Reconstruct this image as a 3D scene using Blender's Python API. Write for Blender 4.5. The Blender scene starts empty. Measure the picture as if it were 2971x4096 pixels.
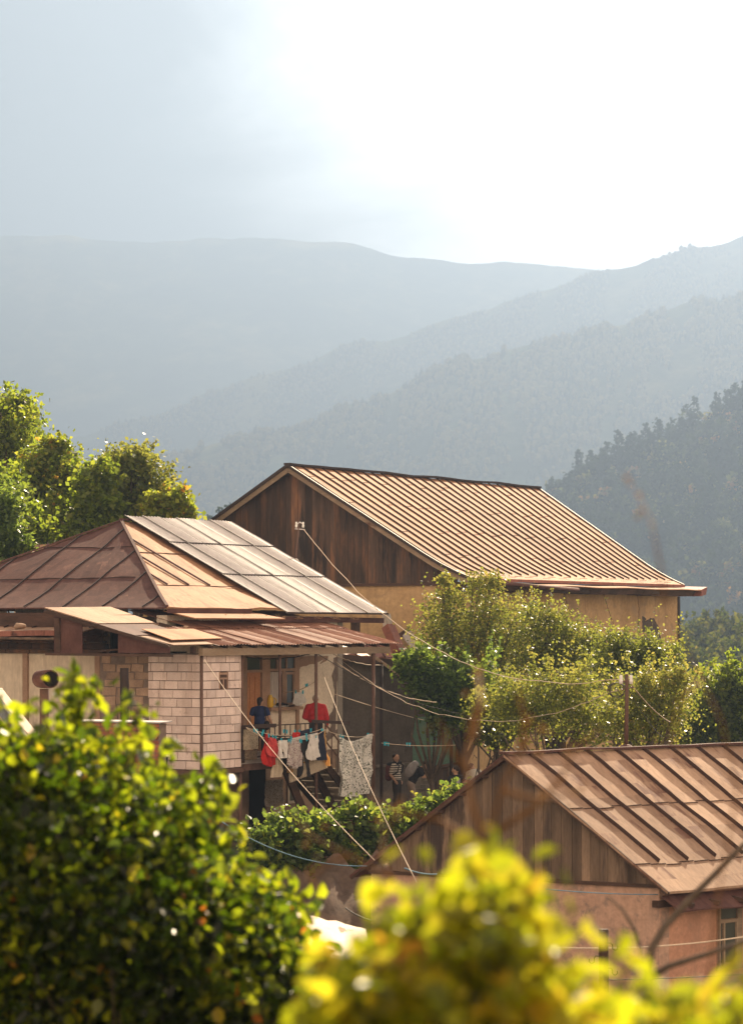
import bpy, math, random
import numpy as np
from mathutils import Vector, noise as mnoise
random.seed(7); rng = np.random.default_rng(7)
C = bpy.context.scene.collection
F = 2844.0; CX = 371.0; HY = 630.0
R = math.radians

# ---------------------------------------------------------------- geometry helpers
def P(px, py, D):
    return Vector(((px-CX)*D/F, D, (HY-py)*D/F))

class Frame:
    """a building's own axes: s runs back along the ridge, t runs to the left and back"""
    def __init__(self, ox, oy, deg, deg2=None):
        a = R(deg); b = R(deg if deg2 is None else deg2)
        self.o = (ox, oy); self.u = (math.sin(a), math.cos(a)); self.v = (-math.cos(b), math.sin(b))
    def W(self, s, t, z):
        return Vector((self.o[0]+self.u[0]*s+self.v[0]*t, self.o[1]+self.u[1]*s+self.v[1]*t, z))
    def s_at(self, px, t):
        k = (px-CX)/F; x = self.o[0]+self.v[0]*t; y = self.o[1]+self.v[1]*t
        return (k*y-x)/(self.u[0]-k*self.u[1])
    def t_at(self, px, s):
        k = (px-CX)/F; x = self.o[0]+self.u[0]*s; y = self.o[1]+self.u[1]*s
        return (k*y-x)/(self.v[0]-k*self.v[1])
    def z_at(self, py, s, t):
        return (HY-py)*self.W(s, t, 0).y/F

def fbm(p, o=3):
    return mnoise.fractal(Vector(p), 1.0, 2.0, o)

class MB:
    def __init__(self):
        self.v = []; self.f = []; self.r = []; self.sm = []; self.mi = []; self.cur = 0; self.pieces = []
    def mat(self, i):
        self._fill(); self.cur = i
    def _fill(self):
        self.mi += [self.cur]*(len(self.f)-len(self.mi))
    def face(self, pts, r=0.5, smooth=False):
        i = len(self.v); self.v.extend([tuple(p) for p in pts]); self.f.append(tuple(range(i, i+len(pts)))); self.r.append(r); self.sm.append(smooth)
    def hexa(self, b, t, r=0.5):
        """b: 4 bottom corners, t: 4 top corners"""
        i = len(self.v); self.v.extend([tuple(p) for p in list(b)+list(t)]); self.pieces.append((i, len(self.f)))
        for q in ((0,3,2,1), (4,5,6,7), (0,1,5,4), (1,2,6,5), (2,3,7,6), (3,0,4,7)):
            self.f.append(tuple(i+k for k in q)); self.r.append(r); self.sm.append(False)
    def box(self, fr, s0, s1, t0, t1, z0, z1, r=0.5):
        b = [fr.W(s0,t0,z0), fr.W(s1,t0,z0), fr.W(s1,t1,z0), fr.W(s0,t1,z0)]
        t = [fr.W(s0,t0,z1), fr.W(s1,t0,z1), fr.W(s1,t1,z1), fr.W(s0,t1,z1)]
        self.hexa(b, t, r)
    def slab(self, quad, th, r=0.5):
        q = [Vector(p) for p in quad]; n = (q[1]-q[0]).cross(q[2]-q[0]).normalized()
        if n.z < 0: n = -n
        self.hexa([p-n*th for p in q], q, r)
    def bar(self, a, b, w, h=None, r=0.5, up=(0,0,1)):
        a = Vector(a); b = Vector(b); h = h or w; d = (b-a).normalized(); upv = Vector(up)
        if abs(d.dot(upv)) > 0.98: upv = Vector((0.5,0.86,0))
        x = d.cross(upv).normalized()*w/2; y = x.cross(d).normalized()*h/2
        self.hexa([a-x-y, a+x-y, b+x-y, b-x-y], [a-x+y, a+x+y, b+x+y, b-x+y], r)
    def tube(self, pts, rad, n=6, r=0.5, cap=True):
        pts = [Vector(p) for p in pts]
        if not hasattr(rad, '__len__'): rad = [rad]*len(pts)
        i0 = len(self.v); prev = None; self.pieces.append((i0, len(self.f)))
        for k, p in enumerate(pts):
            d = (pts[min(k+1, len(pts)-1)]-pts[max(k-1, 0)])
            d = d.normalized() if d.length > 1e-9 else Vector((0,0,1))
            ref = prev if prev is not None else (Vector((1,0,0)) if abs(d.x) < 0.9 else Vector((0,1,0)))
            x = (ref-d*ref.dot(d)).normalized(); prev = x; y = d.cross(x)
            for j in range(n):
                a = 2*math.pi*j/n; self.v.append(tuple(p+(x*math.cos(a)+y*math.sin(a))*rad[k]))
        for k in range(len(pts)-1):
            for j in range(n):
                a = i0+k*n+j; b = i0+k*n+(j+1)%n
                self.f.append((a, b, b+n, a+n)); self.r.append(r); self.sm.append(True)
        if cap:
            self.f.append(tuple(i0+j for j in range(n))[::-1]); self.r.append(r); self.sm.append(False)
            e = i0+(len(pts)-1)*n
            self.f.append(tuple(e+j for j in range(n))); self.r.append(r); self.sm.append(False)
    def ell(self, c, rx, ry, rz, n=10, m=7, r=0.5, rot=None):
        c = Vector(c); i0 = len(self.v)
        for a in range(m+1):
            th = math.pi*a/m
            for b in range(n):
                ph = 2*math.pi*b/n
                p = Vector((rx*math.sin(th)*math.cos(ph), ry*math.sin(th)*math.sin(ph), rz*math.cos(th)))
                if rot is not None: p = rot @ p
                self.v.append(tuple(c+p))
        for a in range(m):
            for b in range(n):
                q = (i0+a*n+b, i0+(a+1)*n+b, i0+(a+1)*n+(b+1)%n, i0+a*n+(b+1)%n)
                self.f.append(q); self.r.append(r); self.sm.append(True)
    def grid(self, fn, nu, nv, r=0.5, smooth=True):
        i0 = len(self.v)
        for i in range(nu+1):
            for j in range(nv+1):
                self.v.append(tuple(fn(i/nu, j/nv)))
        for i in range(nu):
            for j in range(nv):
                a = i0+i*(nv+1)+j
                self.f.append((a, a+nv+1, a+nv+2, a+1)); self.r.append(r(i/nu, j/nv) if callable(r) else r); self.sm.append(smooth)
    def build(self, name, mat, parent=None, loc=None, attr=True):
        self._fill(); ob = build_mesh(name, np.array(self.v, dtype=np.float64), self.f, self.r, self.sm, mat, parent, loc)
        if any(self.mi): ob.data.polygons.foreach_set('material_index', np.array(self.mi, dtype=np.int32))
        return ob
    def build_each(self, name, mat, parent=None):
        """every box or tube added becomes a mesh of its own"""
        ps = self.pieces+[(len(self.v), len(self.f))]; out = []
        for (v0, f0), (v1, f1) in zip(ps, ps[1:]):
            out.append(build_mesh(name, np.array(self.v[v0:v1]), [tuple(i-v0 for i in f) for f in self.f[f0:f1]], self.r[f0:f1], self.sm[f0:f1], mat, parent))
        return out
    def thick_grid(self, fn, nu, nv, th=0.05, r=0.5, smooth=True):
        self.grid(fn, nu, nv, r, smooth); self.grid(lambda a, q: Vector(fn(a, q))-Vector((0, 0, th)), nu, nv, 0.2, smooth)
        for (g, n) in ((lambda k: (k, 0), nu), (lambda k: (k, 1), nu), (lambda k: (0, k), nv), (lambda k: (1, k), nv)):
            for k in range(n):
                a = Vector(fn(*g(k/n))); b = Vector(fn(*g((k+1)/n))); d = Vector((0, 0, th)); self.face([a, b, b-d, a-d], 0.3)

def auto_uv(me, co):
    """metre UVs per face: u runs level, v runs up the slope"""
    n = len(me.loops); lv = np.empty(n, dtype=np.int64); me.loops.foreach_get('vertex_index', lv)
    np_ = len(me.polygons); nor = np.empty(np_*3); me.polygons.foreach_get('normal', nor); nor = nor.reshape(-1, 3)
    ls = np.empty(np_, dtype=np.int64); me.polygons.foreach_get('loop_total', ls)
    ln = np.repeat(nor, ls, axis=0)
    flip = np.where(ln[:, 2] < 0, -1.0, 1.0)[:, None]; ln = ln*flip
    ua = np.stack([-ln[:, 1], ln[:, 0], np.zeros(len(ln))], 1); L = np.linalg.norm(ua, axis=1)
    flat = L < 0.05; ua[flat] = (0.512, 0.859, 0); L[flat] = 1; ua /= L[:, None]
    # one sense for the level axis so that textures do not flip between facets
    sg = np.where(ua[:, 0] < 0, -1.0, 1.0)[:, None]; ua = ua*sg
    va = np.cross(ln, ua); va = va*np.where(va[:, 2] < 0, -1.0, 1.0)[:, None]
    p = co[lv]
    uv = np.stack([(p*ua).sum(1), (p*va).sum(1)], 1)
    l = me.uv_layers.new(name='UVMap'); l.data.foreach_set('uv', uv.ravel())

def build_mesh(name, co, faces, rnd, sm, mat, parent=None, loc=None):
    me = bpy.data.meshes.new(name)
    co = np.asarray(co, dtype=np.float64).reshape(-1, 3)
    wco = co
    off = np.array(parent['_o'] if parent is not None else (loc if loc is not None else (0, 0, 0)), dtype=np.float64)
    lco = co-off
    if isinstance(faces, np.ndarray):
        nf, k = faces.shape; me.vertices.add(len(lco)); me.vertices.foreach_set('co', lco.ravel())
        me.loops.add(nf*k); me.loops.foreach_set('vertex_index', faces.ravel().astype(np.int32))
        me.polygons.add(nf); me.polygons.foreach_set('loop_start', np.arange(0, nf*k, k, dtype=np.int32))
        me.update(calc_edges=True)
    else:
        me.from_pydata(lco.tolist(), [], faces); me.update()
    auto_uv(me, wco)
    a = me.attributes.new('rnd', 'FLOAT', 'FACE'); a.data.foreach_set('value', np.asarray(rnd, dtype=np.float32))
    me.polygons.foreach_set('use_smooth', np.asarray(sm, dtype=bool) if hasattr(sm, '__len__') else np.full(len(me.polygons), bool(sm)))
    for m in (mat if isinstance(mat, (list, tuple)) else [mat]): me.materials.append(m)
    ob = bpy.data.objects.new(name, me); C.objects.link(ob)
    if parent is not None:
        ob.parent = parent; ob['_o'] = list(map(float, off))
    else:
        ob.location = off.tolist(); ob['_o'] = off.tolist()
    return ob

def thing(name, label, cat, loc, group=None):
    o = bpy.data.objects.new(name, None); C.objects.link(o); o.empty_display_size = 0.2
    o.location = Vector(loc); o['_o'] = [float(x) for x in loc]
    o['label'] = label; o['category'] = cat
    if group: o['group'] = group
    return o
def tag(o, label, cat, group=None):
    o['label'] = label; o['category'] = cat
    if group: o['group'] = group
    return o
def kind(o, k): o['kind'] = k; return o
def copy_tree(o, parent=None):
    c = o.copy(); C.objects.link(c)
    if parent is not None: c.parent = parent
    for ch in list(o.children): copy_tree(ch, c)
    return c

# ---------------------------------------------------------------- materials
def nodes(name):
    m = bpy.data.materials.new(name); m.use_nodes = True; nt = m.node_tree
    return m, nt, nt.nodes, nt.links, nt.nodes['Principled BSDF']
def ramp(N, stops, interp='LINEAR'):
    r = N.new('ShaderNodeValToRGB'); r.color_ramp.interpolation = interp; e = r.color_ramp.elements
    while len(e) < len(stops): e.new(0.5)
    for i, (p, c) in enumerate(stops):
        e[i].position = p; e[i].color = (*c, 1) if len(c) == 3 else c
    return r
def math_(N, L, op, a, b=None, c=None):
    n = N.new('ShaderNodeMath'); n.operation = op
    for i, x in enumerate((a, b, c)):
        if x is None: continue
        if isinstance(x, (int, float)): n.inputs[i].default_value = x
        else: L.new(x, n.inputs[i])
    return n.outputs[0]
def mix_(N, L, fac, a, b, bt='MIX'):
    n = N.new('ShaderNodeMix'); n.data_type = 'RGBA'; n.blend_type = bt
    for s, x in ((n.inputs[0], fac), (n.inputs[6], a), (n.inputs[7], b)):
        if isinstance(x, (int, float)): s.default_value = x
        elif isinstance(x, tuple): s.default_value = (*x, 1)
        else: L.new(x, s)
    return n.outputs[2]
def coords(N, L, scale=(1, 1, 1), src='UV'):
    t = N.new('ShaderNodeTexCoord'); mp = N.new('ShaderNodeMapping'); mp.inputs['Scale'].default_value = scale
    L.new(t.outputs[src], mp.inputs['Vector']); return mp.outputs[0]
def noise_(N, L, vec, scale, detail=4, rough=0.6, dist=0):
    n = N.new('ShaderNodeTexNoise'); n.inputs['Scale'].default_value = scale; n.inputs['Detail'].default_value = detail
    n.inputs['Roughness'].default_value = rough; n.inputs['Distortion'].default_value = dist
    if vec is not None: L.new(vec, n.inputs['Vector'])
    return n.outputs['Fac']
def bump_(N, L, h, strength, dist, b):
    n = N.new('ShaderNodeBump'); n.inputs['Strength'].default_value = strength; n.inputs['Distance'].default_value = dist
    L.new(h, n.inputs['Height']); L.new(n.outputs[0], b.inputs['Normal'])

def surf(name, cols, scale=1.2, stretch=(1, 1, 1), rough=0.85, fine=25, bump=0.3, rnd=0.0, stain=None, stain_scale=0.6, stain_pos=0.55, metallic=0.0, spec=0.3, bdist=0.01, src='UV', streak=None):
    """mottled surface: ramp through broad noise, a finer grain, optional per-piece tone and stains"""
    m, nt, N, L, b = nodes(name)
    vec = coords(N, L, stretch, src)
    n1 = noise_(N, L, vec, scale, 6, 0.65); n2 = noise_(N, L, vec, fine, 3, 0.6)
    k = len(cols); rp = ramp(N, [(0.3+0.4*i/max(1, k-1), c) for i, c in enumerate(cols)])
    L.new(n1, rp.inputs[0]); col = rp.outputs[0]
    g = ramp(N, [(0.25, (0.72,)*3), (0.75, (1.25,)*3)]); L.new(n2, g.inputs[0])
    col = mix_(N, L, 0.7, col, g.outputs[0], 'MULTIPLY')
    if rnd:
        a = N.new('ShaderNodeAttribute'); a.attribute_name = 'rnd'
        r2 = ramp(N, [(0, (1-rnd,)*3), (1, (1+rnd, 1+rnd*0.95, 1+rnd*0.85))]); L.new(a.outputs['Fac'], r2.inputs[0])
        col = mix_(N, L, 1.0, col, r2.outputs[0], 'MULTIPLY')
    if stain:
        n3 = noise_(N, L, vec, stain_scale, 8, 0.7, 0.3); r3 = ramp(N, [(stain_pos, (0, 0, 0)), (stain_pos+0.08, (1, 1, 1))]); L.new(n3, r3.inputs[0])
        col = mix_(N, L, r3.outputs[0], col, stain)
    if streak:
        mps = N.new('ShaderNodeMapping'); mps.inputs['Scale'].default_value = (1, 0.10, 1); L.new(vec, mps.inputs[0])
        n4 = noise_(N, L, mps.outputs[0], 2.6, 6, 0.7, 0.2); r4 = ramp(N, [(0.52, (0, 0, 0)), (0.68, (0.75, 0.75, 0.75))]); L.new(n4, r4.inputs[0]); col = mix_(N, L, r4.outputs[0], col, streak)
    L.new(col, b.inputs['Base Color'])
    b.inputs['Roughness'].default_value = rough; b.inputs['Metallic'].default_value = metallic; b.inputs['Specular IOR Level'].default_value = spec
    bump_(N, L, n2, bump, bdist, b)
    return m

def plain(name, col, rough=0.8, metallic=0, spec=0.3): 
    return surf(name, [tuple(x*0.88 for x in col), tuple(min(1, x*1.1) for x in col)], 3.0, rough=rough, metallic=metallic, spec=spec, bump=0.1)

def leaf_mat(name, stops, trans=0.5, rough=0.45, tmul=(1.5, 1.6, 0.6), spec=0.5, tstops=None):
    m, nt, N, L, b = nodes(name)
    a = N.new('ShaderNodeAttribute'); a.attribute_name = 'rnd'
    rp = ramp(N, stops); L.new(a.outputs['Fac'], rp.inputs[0])
    L.new(rp.outputs[0], b.inputs['Base Color']); b.inputs['Roughness'].default_value = rough; b.inputs['Specular IOR Level'].default_value = spec
    t = N.new('ShaderNodeBsdfTranslucent')
    if tstops: r2 = ramp(N, tstops); L.new(a.outputs['Fac'], r2.inputs[0]); L.new(r2.outputs[0], t.inputs['Color'])
    else: L.new(mix_(N, L, 1.0, rp.outputs[0], tuple(tmul), 'MULTIPLY'), t.inputs['Color'])
    mx = N.new('ShaderNodeMixShader'); mx.inputs[0].default_value = trans
    L.new(b.outputs[0], mx.inputs[1]); L.new(t.outputs[0], mx.inputs[2]); L.new(mx.outputs[0], N['Material Output'].inputs[0])
    return m

M = {}
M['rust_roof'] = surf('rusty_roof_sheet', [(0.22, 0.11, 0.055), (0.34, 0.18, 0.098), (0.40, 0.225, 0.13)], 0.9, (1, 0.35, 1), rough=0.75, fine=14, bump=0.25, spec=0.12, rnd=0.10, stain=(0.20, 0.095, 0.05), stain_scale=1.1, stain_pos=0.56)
M['seam'] = plain('shaded_seam_metal', (0.06, 0.035, 0.028), 0.8, 0, 0.1)  # the shade on the seam faces is put into this dark colour
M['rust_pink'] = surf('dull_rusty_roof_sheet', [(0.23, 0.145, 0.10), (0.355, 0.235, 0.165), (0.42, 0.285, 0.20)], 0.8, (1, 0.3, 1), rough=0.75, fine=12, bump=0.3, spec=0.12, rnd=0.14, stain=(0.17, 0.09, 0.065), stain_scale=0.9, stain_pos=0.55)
M['rust_dark_shade'] = surf('dark_and_shaded_rust', [(0.062, 0.029, 0.025), (0.10, 0.049, 0.042), (0.135, 0.07, 0.058)], 1.2, (1, 0.6, 1), rough=0.75, fine=16, bump=0.3, spec=0.12, rnd=0.1, stain=(0.17, 0.088, 0.07), stain_scale=1.6, stain_pos=0.60)  # dark rust trim; also paints shade into slopes turned from the sun
M['rust_red'] = surf('red_rust', [(0.20, 0.07, 0.05), (0.33, 0.14, 0.10)], 1.5, (1, 0.4, 1), rough=0.6, fine=18, spec=0.3, rnd=0.12, stain=(0.10, 0.04, 0.03), stain_scale=1.8)
M['rust_corr'] = surf('rusty_corrugated', [(0.15, 0.065, 0.045), (0.29, 0.145, 0.10), (0.40, 0.22, 0.15)], 0.8, (1, 0.25, 1), rough=0.6, fine=12, spec=0.3, rnd=0.14)
M['zinc'] = surf('galvanised_sheet', [(0.40, 0.375, 0.37), (0.47, 0.44, 0.435), (0.53, 0.50, 0.49)], 0.8, (1, 0.3, 1), rough=0.6, fine=9, spec=0.3, metallic=0.0, rnd=0.04)
M['wood_gable'] = surf('weathered_red_boards', [(0.030, 0.021, 0.017), (0.068, 0.043, 0.031), (0.19, 0.09, 0.045)], 2.2, (1, 0.13, 1), rough=0.85, fine=30, bump=0.5, rnd=0.45, stain=(0.026, 0.020, 0.018), stain_scale=1.7, stain_pos=0.56)
M['wood_grey'] = surf('weathered_grey_boards', [(0.075, 0.05, 0.036), (0.15, 0.105, 0.074), (0.24, 0.165, 0.115)], 2.4, (1, 0.14, 1), rough=0.85, fine=34, bump=0.5, rnd=0.40, stain=(0.05, 0.036, 0.032), stain_scale=1.3, stain_pos=0.53)
M['wood_beam'] = surf('old_beam_wood', [(0.20, 0.145, 0.10), (0.31, 0.23, 0.16)], 3, (0.2, 1, 1), rough=0.85, fine=30, bump=0.4, rnd=0.2, stain=(0.12, 0.06, 0.04), stain_scale=1.2, stain_pos=0.60)
M['wood_dark'] = surf('dark_old_wood', [(0.04, 0.026, 0.02), (0.11, 0.06, 0.042)], 3, (0.3, 1, 1), rough=0.85, fine=30, bump=0.4, rnd=0.3)
M['wood_paint'] = surf('brown_painted_wood', [(0.27, 0.165, 0.11), (0.40, 0.26, 0.18)], 3, rough=0.7, fine=30, bump=0.2, rnd=0.15)
M['door_wood'] = surf('orange_door_paint', [(0.36, 0.15, 0.06), (0.46, 0.21, 0.09)], 2, rough=0.6, fine=20, bump=0.2)
M['ochre'] = surf('ochre_plaster', [(0.36, 0.235, 0.115), (0.48, 0.32, 0.165), (0.54, 0.37, 0.20)], 0.55, rough=0.95, fine=7, bump=0.2, stain=(0.34, 0.24, 0.145), stain_scale=0.8, stain_pos=0.54, streak=(0.30, 0.20, 0.115))
M['pink'] = surf('pink_plaster', [(0.44, 0.23, 0.155), (0.56, 0.31, 0.21)], 0.9, rough=0.95, fine=9, bump=0.2, stain=(0.36, 0.22, 0.16), stain_scale=2.4, stain_pos=0.60, streak=(0.36, 0.21, 0.15))
M['pink_pale'] = surf('pale_pink_plaster', [(0.42, 0.26, 0.19), (0.54, 0.35, 0.26)], 0.9, rough=0.95, fine=9, bump=0.2, stain=(0.30, 0.21, 0.17), stain_scale=2.2, stain_pos=0.54, streak=(0.34, 0.23, 0.18))
M['cream'] = surf('cream_plaster', [(0.50, 0.42, 0.32), (0.64, 0.55, 0.43)], 0.8, (1, 0.4, 1), rough=0.95, fine=8, bump=0.2, stain=(0.34, 0.27, 0.21), stain_scale=1.0, stain_pos=0.60, streak=(0.40, 0.32, 0.25))
M['cream2'] = surf('porch_plaster', [(0.66, 0.56, 0.45), (0.78, 0.68, 0.56)], 0.9, rough=0.95, fine=12, bump=0.2, stain=(0.28, 0.18, 0.13), stain_scale=0.55, stain_pos=0.60)
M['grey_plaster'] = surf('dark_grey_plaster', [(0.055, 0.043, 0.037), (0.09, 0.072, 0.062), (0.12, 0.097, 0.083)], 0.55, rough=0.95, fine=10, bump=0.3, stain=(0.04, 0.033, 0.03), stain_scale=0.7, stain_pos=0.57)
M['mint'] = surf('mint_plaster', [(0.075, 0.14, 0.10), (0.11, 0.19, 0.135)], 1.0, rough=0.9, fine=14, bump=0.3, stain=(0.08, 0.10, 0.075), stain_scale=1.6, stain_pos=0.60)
M['block'] = surf('pink_tuff_block', [(0.62, 0.495, 0.45), (0.78, 0.65, 0.60)], 2.5, rough=0.95, fine=40, bump=0.5, rnd=0.16, stain=(0.42, 0.31, 0.27), stain_scale=3, stain_pos=0.60, streak=(0.50, 0.38, 0.33))
M['stone'] = surf('tuff_rubble', [(0.26, 0.175, 0.125), (0.40, 0.28, 0.20)], 3, rough=0.95, fine=30, bump=0.6, rnd=0.2)
M['mortar'] = surf('mortar', [(0.15, 0.11, 0.09), (0.26, 0.20, 0.165)], 4, rough=0.98, fine=40, bump=0.7)
M['brick_white'] = surf('dirty_whitewashed_brick', [(0.09, 0.075, 0.06), (0.18, 0.155, 0.13)], 3, rough=0.95, fine=30, bump=0.5, rnd=0.35)
M['brick_red'] = surf('red_brick', [(0.26, 0.09, 0.055), (0.40, 0.16, 0.10)], 3, rough=0.95, fine=30, bump=0.5, rnd=0.25)
M['metal_dark'] = plain('dark_iron', (0.045, 0.03, 0.026), 0.6, 0.3)
M['metal_rust'] = surf('rusty_iron', [(0.08, 0.045, 0.033), (0.16, 0.09, 0.065)], 5, rough=0.7, fine=40)
M['rope'] = plain('pale_rope', (0.62, 0.50, 0.38), 0.8)
M['rope_blue'] = plain('blue_rope', (0.12, 0.24, 0.34), 0.8)
M['wire_dark'] = plain('dark_cable', (0.05, 0.045, 0.04), 0.6)
M['white_cer'] = plain('white_porcelain', (0.75, 0.74, 0.70), 0.3, 0, 0.5)
M['black_void'] = plain('black_plastic_and_shade', (0.012, 0.010, 0.009), 0.95, 0, 0.1)  # black plastic; also paints the darkness inside openings and gaps
M['bark'] = surf('bark', [(0.06, 0.045, 0.035), (0.13, 0.10, 0.075)], 6, (1, 1, 0.3), rough=0.95, fine=30, bump=0.7)
M['dirt'] = surf('yard_earth', [(0.07, 0.055, 0.038), (0.14, 0.105, 0.075)], 0.5, rough=1, fine=8, bump=0.5, stain=(0.045, 0.06, 0.022), stain_scale=0.25, stain_pos=0.5, src='Object')
M['peg'] = plain('cyan_plastic', (0.03, 0.42, 0.55), 0.4)
M['skin'] = plain('skin', (0.42, 0.25, 0.17), 0.6); M['skin_dk'] = plain('tanned_skin', (0.33, 0.18, 0.12), 0.6)
M['hair'] = plain('dark_hair', (0.018, 0.012, 0.010), 0.6); M['hair_br'] = plain('auburn_hair', (0.09, 0.035, 0.02), 0.6); M['hair_gr'] = plain('grey_hair', (0.45, 0.38, 0.32), 0.7)
def glass():
    m, nt, N, L, b = nodes('dusty_glass'); b.inputs['Base Color'].default_value = (0.05, 0.055, 0.045, 1); b.inputs['Roughness'].default_value = 0.12
    b.inputs['Specular IOR Level'].default_value = 0.6; n = noise_(N, L, coords(N, L), 3); bump_(N, L, n, 0.15, 0.02, b); return m
M['glass'] = glass()
def cloth(name, cols, scale=2.0, wave=None, trans=0.25, rough=0.9):
    m, nt, N, L, b = nodes(name)
    v = coords(N, L); n = noise_(N, L, v, scale, 4)
    rp = ramp(N, [(0.3+0.4*i/max(1, len(cols)-1), c) for i, c in enumerate(cols)]); L.new(n, rp.inputs[0])
    L.new(rp.outputs[0], b.inputs['Base Color']); b.inputs['Roughness'].default_value = rough; b.inputs['Specular IOR Level'].default_value = 0.15
    t = N.new('ShaderNodeBsdfTranslucent'); L.new(rp.outputs[0], t.inputs[0])
    mx = N.new('ShaderNodeMixShader'); mx.inputs[0].default_value = trans
    L.new(b.outputs[0], mx.inputs[1]); L.new(t.outputs[0], mx.inputs[2]); L.new(mx.outputs[0], N['Material Output'].inputs[0])
    return m
def cloth1(name, c, **k): return cloth(name, [tuple(x*0.8 for x in c), c], **k)
def floral(name, base, dark, dark2, scale):
    """printed cloth: curled leaf shapes from warped cell edges"""
    m, nt, N, L, b = nodes(name); v = coords(N, L)
    w = N.new('ShaderNodeTexNoise'); w.inputs['Scale'].default_value = scale*0.6; L.new(v, w.inputs['Vector'])
    ad = N.new('ShaderNodeVectorMath'); ad.operation = 'MULTIPLY_ADD'; L.new(w.outputs['Color'], ad.inputs[0]); ad.inputs[1].default_value = (0.35, 0.35, 0.35); L.new(v, ad.inputs[2])
    vo = N.new('ShaderNodeTexVoronoi'); vo.feature = 'DISTANCE_TO_EDGE'; vo.inputs['Scale'].default_value = scale; L.new(ad.outputs[0], vo.inputs['Vector'])
    r1 = ramp(N, [(0.05, (1, 1, 1)), (0.11, (0, 0, 0))]); L.new(vo.outputs['Distance'], r1.inputs[0])
    n = noise_(N, L, ad.outputs[0], scale*1.3, 2); r2 = ramp(N, [(0.44, (0, 0, 0)), (0.49, (1, 1, 1))]); L.new(n, r2.inputs[0])
    vo2 = N.new('ShaderNodeTexVoronoi'); vo2.inputs['Scale'].default_value = scale*0.9; L.new(ad.outputs[0], vo2.inputs['Vector'])
    r3 = ramp(N, [(0.20, (1, 1, 1)), (0.27, (0, 0, 0))]); L.new(vo2.outputs['Distance'], r3.inputs[0])
    n5 = noise_(N, L, v, scale*0.9, 1.5, 0.4, 1.2); fr_ = math_(N, L, 'FRACT', math_(N, L, 'MULTIPLY', n5, 6.0)); r5 = ramp(N, [(0.30, (0, 0, 0)), (0.40, (1, 1, 1)), (0.60, (1, 1, 1)), (0.70, (0, 0, 0))]); L.new(fr_, r5.inputs[0])
    f = mix_(N, L, 1.0, r1.outputs[0], r2.outputs[0], 'LIGHTEN'); f = mix_(N, L, 1.0, r5.outputs[0], r2.outputs[0], 'MULTIPLY')
    col = mix_(N, L, f, base, dark); col = mix_(N, L, mix_(N, L, 1.0, r3.outputs[0], r2.outputs[0], 'MULTIPLY'), col, dark2)
    L.new(col, b.inputs['Base Color']); b.inputs['Roughness'].default_value = 0.9
    t = N.new('ShaderNodeBsdfTranslucent'); L.new(col, t.inputs[0]); mx = N.new('ShaderNodeMixShader'); mx.inputs[0].default_value = 0.3
    L.new(b.outputs[0], mx.inputs[1]); L.new(t.outputs[0], mx.inputs[2]); L.new(mx.outputs[0], N['Material Output'].inputs[0]); return m

# ---------------------------------------------------------------- leaves
def leaf_mesh(pts, size, rnd, simple=False, droop=0.3, width=0.36, up=0.35):
    """many single leaves: each a folded blade (two quads) or a plain diamond"""
    n = len(pts); pts = np.asarray(pts)
    d = rng.normal(size=(n, 3)); d[:, 2] -= droop; d /= np.linalg.norm(d, axis=1)[:, None]
    nn = rng.normal(size=(n, 3)); nn[:, 2] += up*2.0; nn -= (nn*d).sum(1)[:, None]*d; nn /= np.linalg.norm(nn, axis=1)[:, None]
    x = np.cross(d, nn); s = np.asarray(size)[:, None]
    if simple:
        v = np.stack([pts, pts+s*(d*0.45+x*width), pts+s*d, pts+s*(d*0.45-x*width)], 1).reshape(-1, 3)
        f = np.arange(n*4).reshape(n, 4); return v, f, rnd
    fold = 0.16
    v = np.stack([pts, pts+s*(d*0.30+x*width*0.95+nn*fold), pts+s*(d*0.68+x*width*0.85+nn*fold*0.9), pts+s*(d*1.0-nn*0.10),
                  pts+s*(d*0.68-x*width*0.85+nn*fold*0.9), pts+s*(d*0.30-x*width*0.95+nn*fold)], 1).reshape(-1, 3)
    b = (np.arange(n)*6)[:, None]
    f = np.concatenate([b+np.array([[0, 1, 2, 3]]), b+np.array([[0, 3, 4, 5]])], 1).reshape(-1, 4)
    return v, f, np.repeat(rnd, 2)

def clumps(blobs, nclump, per, spread, shell=0.55):
    """leaf positions in clumps spread through ellipsoid blobs, denser towards their skins"""
    vol = np.array([b[3]*b[4]*b[5] for b in blobs])**0.8; vol /= vol.sum(); out = []; cr = []
    idx = rng.choice(len(blobs), nclump, p=vol)
    for i in idx:
        b = blobs[i]; d = rng.normal(size=3); d /= np.linalg.norm(d); r = shell+(1-shell)*rng.random()**0.7
        if rng.random() < 0.25: r *= rng.random()
        c = np.array(b[:3])+d*r*np.array(b[3:6])
        k = max(3, int(per*(0.5+rng.random())))
        q = rng.normal(size=(k, 3))*spread*(0.6+0.8*rng.random())*np.array([1, 1, 0.8])
        out.append(c+q); cr.append(np.full(k, rng.random()))
    return np.concatenate(out), np.concatenate(cr)

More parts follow.
